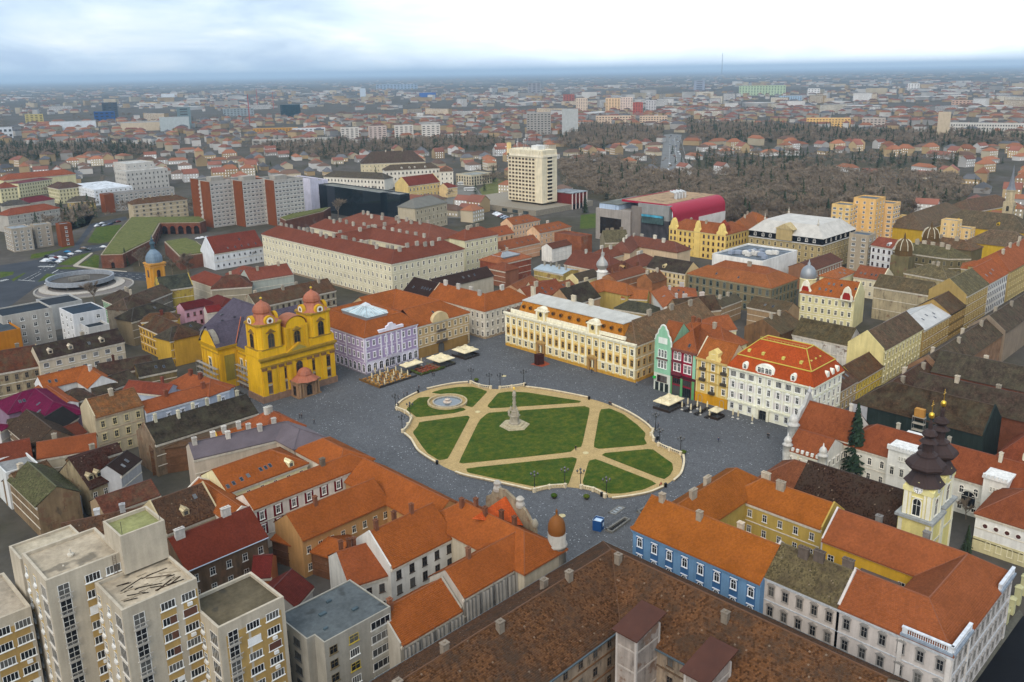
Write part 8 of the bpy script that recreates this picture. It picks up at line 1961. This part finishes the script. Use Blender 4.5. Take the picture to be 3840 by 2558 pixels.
def table(p,col,lab,grp,rz=0):
    t = thing('cafe_table',lab,'table',(p[0],p[1],0),rz,grp)
    def mk():
        b = MB();b.box(-.75,.75,-.38,.38,.7,.76)
        for x in (-.6,.6): b.box(x-.05,x+.05,-.3,.3,0,.7)
        return b.mesh('table_top',[M['paint']])
    def mk2():
        b = MB();b.box(-.75,.75,-.15,.15,.4,.46)
        for x in (-.6,.6): b.box(x-.04,x+.04,-.12,.12,0,.4)
        return b.mesh('bench',[M['paint']])
    put('table_top',cached('tt',mk),t,col=col)
    for y in (-.65,.65): put('bench',cached('tb',mk2),t,(0,y,0),col=col)
rt = random.Random(3)
for i in range(6):
    for j in range(5): table((175.2+i*2.6,243.4+j*2.5),rt.choice(['a87a34','9a6c2c','b0843c']),'wooden beer table with benches on the terrace before the lilac house','tables before the lilac house')
for i in range(4):
    for j in range(3): table((195.2+i*2.4,243.2+j*2.1),'8d4424','rust-red cafe table between the canopies before the lilac house','rust-red cafe tables')
for i in range(4):
    for j in range(3): table((229.6+i*2.0,140.6+j*4.0),'24201e','dark cafe table before the golden yellow house','dark cafe tables')
t = thing('terrace_deck','dark wooden terrace edge with yellowish fence around the lilac house tables','terrace'); 
for a,b in (((173.6,242.0),(190.8,242.0)),((173.6,254.8),(173.6,242.0))): strip_wall('fence',[a,b],.12,0,.8,'paint','6a4c22' if a[0] == b[0] else '35302c',t)
t = thing('hedge','clipped flowering hedge in planters round the rust-red tables','hedge');r6 = random.Random(6)
for a,b in (((192.4,241.6),(203.6,241.0)),((192.4,247.4),(192.4,241.8))):
    m = MB()
    for k in range(int(math.dist(a,b)*26)): f = r6.random();x,y = a[0]+(b[0]-a[0])*f+r6.gauss(0,.22),a[1]+(b[1]-a[1])*f+r6.gauss(0,.22);z = r6.uniform(.3,1.1);d_ = Vector((r6.gauss(0,1),r6.gauss(0,1),r6.gauss(0,1))).normalized()*.22;e_ = d_.orthogonal().normalized()*.16;m.face([(x+d_.x,y+d_.y,z+d_.z),(x+e_.x,y+e_.y,z+e_.z),(x-d_.x,y-d_.y,z-d_.z),(x-e_.x,y-e_.y,z-e_.z)])
    obj('leaves',m,'lawn',t);strip_wall('planter',[a,b],.5,0,.4,'paint','3a2c20',t)
t = thing('steel_sculpture','rusted steel block sculpture on an orange ground plate','sculpture');solid(t,'plate',[(229.6,220.2),(230.2,214.6),(234.8,214.5),(236.4,219.4)],.02,.06,'paint','8a3a1c');m = MB();m.prism([(230.4,217.0),(233.2,216.2),(233.4,218.2),(230.6,219.0)],.06,4.2);obj('block',m,'stone',t,col='3c1a12')
t = thing('info_cube','blue and white printed information cube on the square','kiosk',(150.5,121.6,0),.3);m = MB();m.box(-1.1,1.1,-1.1,1.1,0,2.9,skip='t');obj('panels',m,'paint',t,col='11447c');m = MB();m.box(-1.05,1.05,-1.05,1.05,2.4,2.45);obj('top',m,'paint',t,col='b8d0e4');m = MB();m.box(-1.15,1.15,-1.15,1.15,2.82,2.95,skip='tb');m.box(.1,.9,-1.13,-1.11,.9,1.9);obj('edge',m,'paint',t,col='c8dcec')
for lab,P in (('walled excavation pit with railing nearest the blue house',[(163.5,119.7),(163.8,117.6),(172.2,117.9),(172.3,120.1)]),('walled excavation pit beside the blue cube',[(151.1,119.9),(151.2,117.7),(159.5,118.4),(159.3,120.3)]),('flat glazed excavation window between the two pits',[(158.5,125.0),(158.9,122.9),(163.8,123.3),(163.3,125.3)])):
    t = thing('excavation',lab,'excavation');pit = 'flat' not in lab;q = P+[P[0]];strip_wall('kerb',q,.45,0,.5 if pit else .15,'stone','77756f',t);solid(t,'floor',P[::-1] if sum(P[i][0]*P[(i+1) % 4][1]-P[(i+1) % 4][0]*P[i][1] for i in range(4)) < 0 else P,.013,.02,'stone','1c1a18' if pit else '5a5a56')
    if pit:
        for p in dense(q,1.2): m = MB();m.bar((p[0],p[1],.4),(p[0],p[1],1.3),.03);obj('rail_post',m,'metal',t,col='303236')
        m = MB()
        for a,b in zip(q[:-1],q[1:]): m.bar((a[0],a[1],1.3),(b[0],b[1],1.3),.035)
        obj('rail',m,'metal',t,col='303236')
    else:
        for k in range(4): f = (k+.5)/4;m = MB();x = P[0][0]+(P[3][0]-P[0][0])*f;m.box(x-.4,x+.4,123.4,124.9,.04,.1);obj('pane',m,'dark_glass',t,col=(.2,.22,.23))
for p,lab in (((154.9,140.3),'round shrub bowl left of the lower park entrance'),((160.4,133.7),'round shrub bowl right of the lower park entrance'),((202.0,221.3),'round shrub bowl by the upper left balustrade'),((201.0,130.6),'round shrub bowl near the right edge of the square')):
    t = thing('planter_bowl',lab,'planter',(p[0],p[1],0),group='shrub bowls on the square');m = MB();m.lathe([(.3,0),(.5,.1),(.85,.7),(.7,.7)],n=12);obj('bowl',m,'stone',t,col='4a4640');m = MB();m.lathe([(.8,.65),(.95,.95),(.7,1.25),(.2,1.4)],n=9);obj('shrub',m,'lawn',t)
for p in ((180.2,228.4),(210.5,204.4),(216.3,179.5),(164.4,131.8),(180.4,122.5),(147.1,179.1),(204.6,142.4)): 
    t = thing('litter_bin','black litter bin by the low park wall','bin',(p[0],p[1],0),group='litter bins round the park');m = MB();m.lathe([(.35,0),(.4,.1),(.42,1.15),(.3,1.25)],n=10);obj('body',m,'metal',t,col='141414');m = MB();m.box(-.25,.25,-.43,-.38,.8,1.0);obj('slot',m,'paint',t,col='050505')
for p,lab in (((182.5,199.7),'at the left path crossing'),((182.3,152.4),'at the right path crossing'),((149.4,132.6),'in the pavement below the park'),((213.2,218.2),'in the pavement above the park')): m = MB();m.lathe([(.9,.03),(.9,.07),(.02,.075)],p[0],p[1],20);obj('manhole_plate',m,'stone',label='pale round stone plate '+lab,cat='plate',group='round plates',col='c8b98c')

# ------------------------------------------------------------------ people
def figure(pose):
    J = dict(pel=(0,0,.93),ch=(0,.02,1.32),nk=(0,.02,1.5),hd=(0,.05,1.64),ht=(0,.05,1.76))
    s = .22 if pose == 'walk' else .04
    for sd,q in ((-1,1),(1,-1)): J.update({f'h{sd}': (.1*sd,0,.9),f'k{sd}': (.11*sd,.06+.12*q*(s > .1),.5),f'a{sd}': (.12*sd,q*s-.02,.09),f't{sd}': (.13*sd,q*s+.16,.05),f's{sd}': (.2*sd,.01,1.43),f'e{sd}': (.26*sd,-q*s*.5-.03,1.15),f'w{sd}': (.25*sd,-q*s+.08,.92),f'f{sd}': (.24*sd,-q*s+.12,.82)})
    rad = dict(pel=.15,ch=.17,nk=.065,hd=.1,ht=.075);E = [('pel','ch'),('ch','nk'),('nk','hd'),('hd','ht')]
    for sd in (-1,1): E += [('pel',f'h{sd}'),(f'h{sd}',f'k{sd}'),(f'k{sd}',f'a{sd}'),(f'a{sd}',f't{sd}'),('ch',f's{sd}'),(f's{sd}',f'e{sd}'),(f'e{sd}',f'w{sd}'),(f'w{sd}',f'f{sd}')]
    R2 = {'h': .1,'k': .07,'a': .05,'t': .045,'s': .085,'e': .06,'w': .045,'f': .045}
    if pose == 'sit':
        for sd in (-1,1): J[f'k{sd}'] = (.12*sd,.45,.95);J[f'a{sd}'] = (.12*sd,.48,.52);J[f't{sd}'] = (.13*sd,.62,.48);J[f'w{sd}'] = (.14*sd,.3,1.02);J[f'f{sd}'] = (.12*sd,.38,1.0)
    ks = list(J);me = bpy.data.meshes.new('skeleton');me.from_pydata([J[k] for k in ks],[(ks.index(a),ks.index(b)) for a,b in E],[]);o = bpy.data.objects.new('skeleton',me);COL.objects.link(o);o.modifiers.new('skin','SKIN');sv = me.skin_vertices[0].data
    for i,k in enumerate(ks): r = rad.get(k) or R2[k[0]];sv[i].radius = (r,r*(.75 if k in ('ch','pel') else 1));sv[i].use_root = k == 'pel'
    o.modifiers.new('sub','SUBSURF').levels = 1;dg = bpy.context.evaluated_depsgraph_get();out = bpy.data.meshes.new_from_object(o.evaluated_get(dg));bpy.data.objects.remove(o);out.name = 'body'
    for m in ('coat','trousers','skin','hair'): out.materials.append(None)
    out.materials.clear();[out.materials.append(x) for x in (M['paint'],PM['trousers'],PM['skin'],PM['hair'])]
    for f in out.polygons: z = f.center.z;y = f.center.y;f.material_index = 1 if z < .88 and abs(f.center.x) < .21 else (3 if z > 1.69 or (z > 1.58 and y < .0) else (2 if z > 1.5 or (z < .9 and abs(f.center.x) > .2) else 0));f.use_smooth = True
    return out
PM = {}
for nm,c in (('trousers',(.025,.027,.035)),('skin',(.5,.3,.21)),('hair',(.03,.02,.015))): x = NT(nm);PM[nm] = x.done(c,.8,.2)
FIG = {k: figure(k) for k in ('walk','stand','sit')}
PEO = [((194.9,237.7),'walk',1.0,'1c1c22','person in black walking beside another near the cafe hedge, left of the pair'),((195.3,237.2),'walk',1.1,'3a3f48','person in grey walking near the cafe hedge, right of the pair'),((182.3,230.4),'stand',2.0,'22242a','person in dark coat standing by the bin at the upper left wall'),((175.5,228.6),'walk',.2,'1a1c20','person in black beyond the left low wall'),((174.2,228.9),'walk',.4,'555a60','person in grey beyond the left low wall'),((171.1,227.8),'walk',-.5,'6a6a70','person in pale coat near the leftmost lamp'),((167.6,223.8),'sit',3.0,'202024','person sitting on the low wall by the leftmost lamp'),
 ((181.5,155.6),'walk',-1.0,'14161a','person in black on the path crossing inside the park'),((237.8,196.1),'walk',1.5,'26282e','person in dark clothes before the right palace portal'),((238.3,175.5),'walk',.5,'8a8a90','person in pale jacket by the right corner of the cream palace'),((217.1,171.2),'sit',2.4,'2a2420','person sitting at the end of the upper right wall'),((217.2,170.6),'sit',2.6,'3a2a24','second person sitting at the end of the upper right wall'),
 ((212.2,151.5),'walk',0,'2a2c30','person walking left of the upper right lamp'),((212.3,147.6),'walk',.3,'1c2024','person walking right of the upper right lamp'),((215.3,127.6),'walk',2.2,'2a3450','lone person in blue walking on the right side of the square'),((228.4,118.4),'walk',1.0,'17181a','person in black walking before the white mansard building, left of two'),((228.4,118.0),'walk',1.1,'2c2c30','person walking before the white mansard building, right of two'),
 ((169.4,116.3),'walk',.4,'1a1b1e','person in black beside the railing of the far pit'),((171.3,116.3),'walk',.2,'16171a','person in black near the roof edge of the blue house'),((180.1,123.7),'sit',1.0,'8c1a1c','person in red sitting on the lower right wall'),((138.6,239.2),'stand',1.0,'1c1a1a','person in dark clothes at the rust-red plate by the cathedral, left'),((138.9,238.4),'stand',2.0,'2a2222','person in dark clothes at the rust-red plate by the cathedral, right'),((139.2,231.3),'walk',.6,'20242c','lone person walking towards the cathedral yard')]
for p,pose,rz,c,lab in PEO: t = thing('person',lab,'person',(p[0],p[1],.02 if pose != 'sit' else -.36),rz);put('body',FIG[pose],t,col=c)

# ------------------------------------------------------------------ trees
rg = np.random.default_rng(5)
def tri_mesh(name,V,mat):        # V: n x 3 x 3 loose triangles
    n = len(V);me = bpy.data.meshes.new(name);me.vertices.add(n*3);me.vertices.foreach_set('co',V.reshape(-1).astype(np.float32));me.loops.add(n*3);me.loops.foreach_set('vertex_index',np.arange(n*3,dtype=np.int32));me.polygons.add(n);me.polygons.foreach_set('loop_start',np.arange(n,dtype=np.int32)*3);me.update(calc_edges=True);me.materials.append(M[mat]);return me
def bare_tree(seed,H=15.0,twigs=1500):
    r = random.Random(seed);b = MB();tips = []
    def grow(p,d,L,rad,lv):
        q = p+d*L;b.bar(p,q,rad,n=5 if lv < 2 else 3,r2=rad*.62)
        if lv >= 3: tips.append((p,q));return
        for k in range(5 if lv == 0 else 4):
            e = (d+Vector((r.gauss(0,1),r.gauss(0,1),r.uniform(-.1,.7)))*(.62 if lv else .75)).normalized();e.z = max(e.z,.05);grow(p+d*L*r.uniform(.55,1.0),e,L*r.uniform(.52,.78),rad*.55,lv+1)
    grow(Vector((0,0,-.3)),Vector((r.gauss(0,.05),r.gauss(0,.05),1)).normalized(),H*.34,H*.019,0)
    T = []
    for k in range(twigs):
        p,q = r.choice(tips);s = p.lerp(q,r.uniform(.2,1));d = (q-p).normalized()+Vector((r.gauss(0,.6),r.gauss(0,.6),r.gauss(.25,.5)));d = d.normalized()*r.uniform(.6,1.7)*H/15;o = d.orthogonal().normalized()*H*.003;T.append([s-o,s+o,s+d])
    return b.mesh('trunk',[M['bark']]),np.array([[tuple(x) for x in t] for t in T])
def fir(seed,H=14.0):
    r = random.Random(seed);T = []
    for k in range(620):
        f = r.random()**.8;z = H*(.06+.94*f);R0 = H*.2*(1-f)+.25;a = r.uniform(0,6.28);R1 = R0*r.uniform(.55,1.05);c,s = math.cos(a),math.sin(a);w = .16+.3*(1-f);T.append([(c*R1*.15,s*R1*.15,z+.3),(c*R1-s*w,s*R1+c*w,z-.35*R1*.5),(c*R1+s*w,s*R1-c*w,z-.35*R1*.5-.25)])
    b = MB();b.bar((0,0,0),(0,0,H*.9),.2,n=5,r2=.05);return b.mesh('trunk',[M['bark']]),tri_mesh('crown',np.array(T),'needles')
BT = []
TW = []
for k in range(5): tr,tw_ = bare_tree(k+1);BT.append((tr,tri_mesh('crown',tw_,'bark')));TW.append(tw_)
FT = [fir(k+30) for k in range(3)]
def tree(p,s,conifer,label,group,k=0):
    t = thing('fir_tree' if conifer else 'bare_tree',label,'tree',(p[0],p[1],0),rg.uniform(0,6.28),group);a,b = (FT if conifer else BT)[k % (3 if conifer else 5)];put('trunk',a,t,scale=s);put('crown',b,t,scale=s)
for p,s,c,l in (((386.1,581.5),1.45,0,'broad bare tree in front of the black glass office'),((323.1,357.2),.7,0,'bare tree beside the right end of the military building'),((61.8,226.4),.45,0,'small bare tree beside the white yard shed'),((149.7,448.4),1.1,0,'spreading bare tree beside the round concrete basin'),((202.0,520.3),.9,0,'bare tree in the bastion forecourt, left of the yellow tower'),((208.8,526.2),1.0,0,'bare tree behind the yellow tower at the bastion'),((205.1,481.4),.9,0,'bare tree right of the yellow tower'),((240.4,493.0),.9,0,'bare tree in front of the city gate roof, left'),((250.9,474.3),.8,0,'bare tree in front of the city gate roof, right'),((220.6,88.4),1.55,1,'large dark fir in the bishop garden'),((221.7,81.3),.75,1,'small fir beside the large one in the bishop garden'),((217.1,57.8),.55,0,'pale birch-like bare tree in the church yard'),((196.5,526.7),.8,1,'dark fir at the bastion wall'),((236.2,712.6),1.2,1,'tall dark fir left of the bastion, right of two'),((233.2,716.1),1.0,1,'dark fir left of the bastion, left of two'),((580.9,155.0),.8,1,'dark fir among the mossy roofs at the right edge'),((526.6,442.5),1.1,1,'dark fir on the lawn between hotel and mall'),((201.0,52.6),.5,1,'dark evergreen bush in the church yard')): tree(p,s,c,l,None)
def inside(p,P):
    c = False;j = len(P)-1
    for i in range(len(P)):
        if (P[i][1] > p[1]) != (P[j][1] > p[1]) and p[0] < (P[j][0]-P[i][0])*(p[1]-P[i][1])/(P[j][1]-P[i][1])+P[i][0]: c = not c
        j = i
    return c
WOODS = [([(664.9,591.7),(781.3,700.0),(866.1,705.0),(765.9,543.9),(776.4,508.2),(916.7,462.1),(876.4,376.5),(899.1,286.8),(777.8,232.6),(639.6,239.2),(578.6,255.8),(539.5,285.0),(523.6,321.7),(541.8,357.9),(568.5,440.2),(601.2,513.2)],52,.05),([(1052.0,939.2),(1362.9,1148.6),(1370.5,962.6),(1141.2,803.7),(964.5,785.2),(951.3,846.5)],60,.1),([(1542.5,1032.5),(1539.8,761.0),(1449.7,616.4),(1542.4,533.3),(1484.8,383.7),(1325.6,341.1),(1257.9,440.6),(1227.4,598.0),(1167.4,763.9)],70,.25),([(760.4,1171.4),(965.8,1127.0),(1002.4,1014.5),(906.6,911.7),(805.4,973.5),(706.4,998.0)],65,.2),([(706.8,1299.4),(852.3,1242.5),(657.7,961.6),(648.9,1079.1)],80,.15),([(425.2,1663.8),(556.7,1521.8),(597.1,1411.3),(518.6,1225.1),(466.2,1336.7),(338.2,1336.2)],75,.4),([(311.8,670.3),(356.4,604.5),(375.9,627.5),(390.5,660.7),(322.7,692.8)],120,.3),([(180.2,733.6),(237.1,738.3),(264.5,789.9),(261.7,755.2),(238.5,704.0),(217.5,681.1)],110,.25),([(218.6,687.0),(248.2,710.3),(273.1,709.0),(288.1,742.5),(259.1,736.0),(274.5,789.1),(259.9,791.9),(233.8,766.9)],95,.3),([(278.6,712.3),(315.2,674.3),(334.8,714.6),(300.0,699.7)],90,.1),([(361.9,628.8),(375.9,633.9),(392.1,614.0),(406.7,635.1),(387.5,642.8),(396.7,672.4)],120,.2),([(968.6,628.5),(1041.3,526.0),(1116.7,355.8),(988.6,316.5),(940.7,404.8),(811.5,529.5)],190,.3),([(823.1,732.5),(878.9,624.7),(788.5,560.1),(851.6,693.1)],200,.15),([(204.2,535.2),(212.2,532.4),(223.7,505.9),(211.9,471.2),(205.0,479.1),(193.8,509.6)],160,.05),([(573.8,614.8),(622.5,626.8),(678.4,682.8),(663.3,702.8)],170,.1)]
pts = []
SOLID = [(440,300,516,370),(485,455,565,565),(436,255,520,306),(440,200,495,256),(515,200,560,240),(535,120,700,215)]
ZN = ['of the large park beyond the mall','beyond the hotel and left of the boulevard','along the river on the right','in the dark wood left of the hotel','by the college left of the hotel','in the wood at the far left','at the foot of the red and white towers','around the flats at the left edge','between the flats left of the bastion','behind the bastion','below the white clinic','between the villas right of the boulevard','between the villas left of the boulevard','in the bastion forecourt','on the lawn left of the hotel']
for zi,(P,area,ev) in enumerate(WOODS):
    sheet('wood_floor',P,.014,'wood_floor')
    x0,x1,y0,y1 = min(p[0] for p in P),max(p[0] for p in P),min(p[1] for p in P),max(p[1] for p in P);n = int((x1-x0)*(y1-y0)/area)
    for p in rg.uniform((x0,y0),(x1,y1),(n,2)):
        if inside(p,P) and not any(a < p[0] < c and b < p[1] < d for a,b,c,d in SOLID): pts.append((p[0],p[1],rg.random() < ev,rg.uniform(.75,1.25),zi))
pts.sort(key=lambda p: math.hypot(p[0],p[1]));NI = 280
for k,(x,y,c,s,z) in enumerate(pts[:NI]): tree((x,y),s,c,('tall ' if s > 1.05 else 'smaller ')+('dark evergreen ' if c else 'bare winter tree ')+ZN[z],'evergreens in the parks' if c else 'bare trees in the parks',k)
def scatter(arrs,items):      # triangles of the templates, turned, scaled and set at (x, y, scale, which)
    out = []
    for x,y,s,k in items:
        a = rg.uniform(0,6.28);c,sn = math.cos(a),math.sin(a);T = arrs[k];V = np.empty_like(T);V[...,0] = (T[...,0]*c-T[...,1]*sn)*s+x;V[...,1] = (T[...,0]*sn+T[...,1]*c)*s+y;V[...,2] = T[...,2]*s;out.append(V)
    return np.concatenate(out)
def thin(T,n,w):      # fewer, broader twigs for far trees
    T = T[rg.choice(len(T),n,False)].copy();m = (T[:,0]+T[:,1])/2;T[:,0] = m+(T[:,0]-m)*w;T[:,1] = m+(T[:,1]-m)*w;return T
LOWB = [thin(t,180,4.6) for t in TW]
LOWF = []
for _,c in FT: a = np.empty(len(c.vertices)*3);c.vertices.foreach_get('co',a);LOWF.append(thin(a.reshape(-1,3,3),150,2.0))
rest = pts[NI:];XD,FWD = np.array([.7071,-.7071]),np.array([.7071,.7071])
def fan(n,r0,r1,spread=.62,pw=1.0):       # points in the sector the camera looks at, even over the ground
    r = np.sqrt(rg.uniform(r0**2,r1**2,n))*1.0;r = r0+(r1-r0)*rg.random(n)**pw;a = rg.uniform(-spread,spread,n);return np.stack([(FWD[0]*np.cos(a)+XD[0]*np.sin(a))*r,(FWD[1]*np.cos(a)+XD[1]*np.sin(a))*r],1)
def lump(p,f,o=0): return math.sin(p[0]*f+o)+math.sin(p[1]*f*1.3+o*2)+math.sin((p[0]+p[1])*f*.7)
street = [(p[0],p[1],rg.uniform(.4,.85),rg.integers(5)) for p in fan(2300,700,2600,pw=.8) if lump(p,.011) > -.9 and p[0]+p[1] > 950]
dist = [(p[0],p[1],rg.uniform(.8,1.7),rg.integers(5)) for p in fan(1300,2500,9000,pw=1.2) if lump(p,.0035,1) > .2]
put('woodland',tri_mesh('woodland',scatter(LOWB,[(x,y,s,rg.integers(5)) for x,y,c,s,_ in rest if not c]+street+dist),'bark'),kind='stuff',label='bare woods and street trees fading into the distance',cat='woodland')
put('evergreens',tri_mesh('evergreens',scatter(LOWF,[(x,y,s,rg.integers(3)) for x,y,c,s,_ in rest if c]+[(p[0],p[1],rg.uniform(.5,1),rg.integers(3)) for p in fan(260,800,2600)]),'needles'),kind='stuff',label='scattered dark evergreens in the far parks and gardens',cat='evergreens')

# ------------------------------------------------------------------ the city beyond
def simple(name,c,rng_=.12,rough=.85):
    t = NT(name);r = t.n('ObjectInfo').outputs['Random'];n = t.noise(t.pos(),.02,3);M[name] = t.done(t.mul(t.mix(0.0,c,c),t.math('MULTIPLY',t.rng(r,0,1,1-rng_*2,1+rng_*2),t.rng(n,.3,.7,.75,1.25))),rough,.2)
FW = [('far_cream',(.4,.34,.24)),('far_grey',(.3,.285,.265)),('far_white',(.48,.46,.43)),('far_ochre',(.36,.26,.14))];FR = [('far_red',(.19,.075,.05)),('far_orange',(.25,.1,.05)),('far_brown',(.12,.072,.05)),('far_slate',(.1,.1,.105))]
for n_,c_ in FW+FR: simple(n_,c_)
M['far_pane'] = M['dark_glass']
def house_shape(b,L,W_,h,r,hip,wm,rm,pm=None,x=0,y=0,a=0):
    c,s = math.cos(a),math.sin(a);T = lambda p: (x+p[0]*c-p[1]*s,y+p[0]*s+p[1]*c,p[2]);A = [(-L,-W_),(L,-W_),(L,W_),(-L,W_)]
    for i in range(4): p,q = A[i],A[(i+1) % 4];b.face([T((p[0],p[1],0)),T((q[0],q[1],0)),T((q[0],q[1],h)),T((p[0],p[1],h))],wm)
    e = .4;E_ = [(-L-e,-W_-e),(L+e,-W_-e),(L+e,W_+e),(-L-e,W_+e)];k = (L-W_*.9 if hip else L+e)
    R0,R1 = T((-k,0,h+r)),T((k,0,h+r));P = [T((p[0],p[1],h-.1)) for p in E_]
    b.face([P[0],P[1],R1,R0],rm);b.face([P[2],P[3],R0,R1],rm)
    if hip: b.face([P[1],P[2],R1],rm);b.face([P[3],P[0],R0],rm)
    else: b.face([T((L,-W_,h)),T((L,W_,h)),T((L,0,h+r*.95))],wm);b.face([T((-L,W_,h)),T((-L,-W_,h)),T((-L,0,h+r*.95))],wm)
    if pm is not None:
        for s_ in (-1,1):
            for i in range(int(L*2/3)):
                for z in np.arange(1.0,h-1.5,3.0): X = -L+1.6+i*3.0;f = [T((X-.5,s_*(W_+.03),z)),T((X+.5,s_*(W_+.03),z)),T((X+.5,s_*(W_+.03),z+1.5)),T((X-.5,s_*(W_+.03),z+1.5))];b.face(f if s_ < 0 else f[::-1],pm)
TEMPL = []
for k in range(12): b = MB();house_shape(b,rg.uniform(6,13),rg.uniform(4.5,7),rg.choice([5.,6.5,9.]),rg.uniform(3,5),k % 3 > 0,0,1,2);TEMPL.append(b.mesh('villa',[M[FW[k % 4][0]],M[FR[(0,1,2,0,1,3)[k % 6]][0]],M['far_pane']]))
BAN = [P for P,_,_ in WOODS]+[[(777.1,551.9),(1305.5,916.8),(1327.2,881.5),(811.5,529.5)],[(480,455),(580,455),(580,570),(480,570)],[(440,300),(520,300),(520,370),(440,370)],[(150,430),(440,430),(440,650),(150,650)],[(370,470),(440,470),(440,680),(370,680)],[(470,580),(640,580),(640,830),(470,830)],[(150,600),(400,600),(400,980),(150,980)]]
HP = [p for p in fan(2600,640,2500,pw=.9) if not any(inside(p,P) for P in BAN) and not (p[0] < 640 and p[1] < 480)]
HP.sort(key=lambda p: math.hypot(*p));kept = [];cell = {}
for p in HP:
    k = (int(p[0]//17),int(p[1]//17))
    if any((k[0]+i,k[1]+j) in cell for i in (0,1,-1) for j in (0,1,-1) if (i == 0 or j == 0)): continue
    cell[k] = 1;kept.append(p)
for k,p in enumerate(kept[:290]):
    j = rg.integers(12);az = math.atan2(p[1],p[0]);put('villa',TEMPL[j],None,(p[0],p[1],0),(R_(12) if lump(p,.004) > 0 else R_(-20))+(math.pi/2 if rg.random() < .5 else 0),label=('cream','grey','white','ochre')[j % 4]+' house with '+('red','orange','brown','red','orange','slate')[j % 6]+' roof '+('far left beyond the bastion' if az > 1.15 else 'left of the hotel' if az > .85 else 'behind the hotel and boulevard' if az > .66 else 'right of the boulevard' if az > .5 else 'at the far right beyond the park')+(', nearer' if math.hypot(*p) < 1000 else ', farther off'),cat='house',group='houses beyond the parks')
b = MB()
for p in kept[290:]: house_shape(b,rg.uniform(6,15),rg.uniform(4.5,7),rg.choice([5.,7.,10.]),rg.uniform(2.5,4.5),True,rg.integers(4),4+rg.choice([0,1,2,0,1,2,3]),None,p[0],p[1],rg.choice([.2,-.35,1.77,1.2]))
for p in fan(3600,2100,6500,pw=1.15):
    if lump(p,.0022,2)+lump(p,.009) < -.4: continue
    big = rg.random()
    if big < .1: w_,d_,h_ = rg.uniform(12,45),7,rg.uniform(12,26);house_shape(b,w_,d_,h_,.4,True,rg.integers(4),7,8 if math.hypot(*p) < 3500 else None,p[0],p[1],rg.choice([.2,1.77,-.35,1.2,-.8]))
    elif big < .17: house_shape(b,rg.uniform(20,60),rg.uniform(12,25),rg.uniform(6,11),1.2,True,rg.choice([1,2,2]),rg.choice([2,7,2]),None,p[0],p[1],rg.choice([.2,1.77,-.8]))
    else: house_shape(b,rg.uniform(6,16),rg.uniform(4.5,8),rg.choice([5.,7.,9.]),rg.uniform(2.5,4.5),True,rg.integers(4),4+rg.choice([0,1,2,0,2,3]),None,p[0],p[1],rg.uniform(0,3))
for p in fan(900,5500,16000,pw=1.2): house_shape(b,rg.uniform(8,40),rg.uniform(6,14),rg.uniform(4,9),3,True,rg.integers(4),4+rg.integers(4),None,p[0],p[1],rg.uniform(0,3))
obj('far_town',b,[n_ for n_,_ in FW]+[n_ for n_,_ in FR]+['far_pane'],kind='stuff',label='dense roofs of the far town running to the horizon',cat='town')
for lab,u,v,w_,d_,h_,col,fl,nc in LANDMARKS:
    t = thing('tower_block' if h_ > 22 else 'block',lab,'building',(u,v,0),math.atan2(v,u)-math.pi/2);P = rect(-w_/2,0,w_/2,d_);block(t,P,h_,0,col,'far_wall','8a8a88',.5,floors=max(fl,1),win='bare' if fl else None,ww=max(1.0,w_/max(nc,1)*.55),wh=max(1.2,h_/max(fl,1)*.45),sp=w_/max(nc,1),segs=[0],wcol=col)
for x,y,h_,l in MASTS:
    t = thing('radio_mast',l,'mast',(x,y,0));m = MB();m.bar((0,0,0),(0,0,h_),h_*.02,n=4,r2=h_*.012);obj('shaft',m,'paint',t,col='4a4a50' if h_ > 150 else '9a3a34')

# ------------------------------------------------------------------ air
b = MB();b.box(-46000,46000,-46000,46000,-1.0,265.0)
hz = bpy.data.materials.new('haze');hz.use_nodes = True;nt = hz.node_tree;nt.nodes.clear();o_ = nt.nodes.new('ShaderNodeOutputMaterial');vp = nt.nodes.new('ShaderNodeVolumePrincipled');vp.inputs['Color'].default_value = (.6,.8,1.0,1);vp.inputs['Density'].default_value = .000068;vp.inputs['Anisotropy'].default_value = 0.15;nt.links.new(vp.outputs[0],o_.inputs['Volume'])
me = b.mesh('haze',[hz]);put('haze',me,kind='stuff')
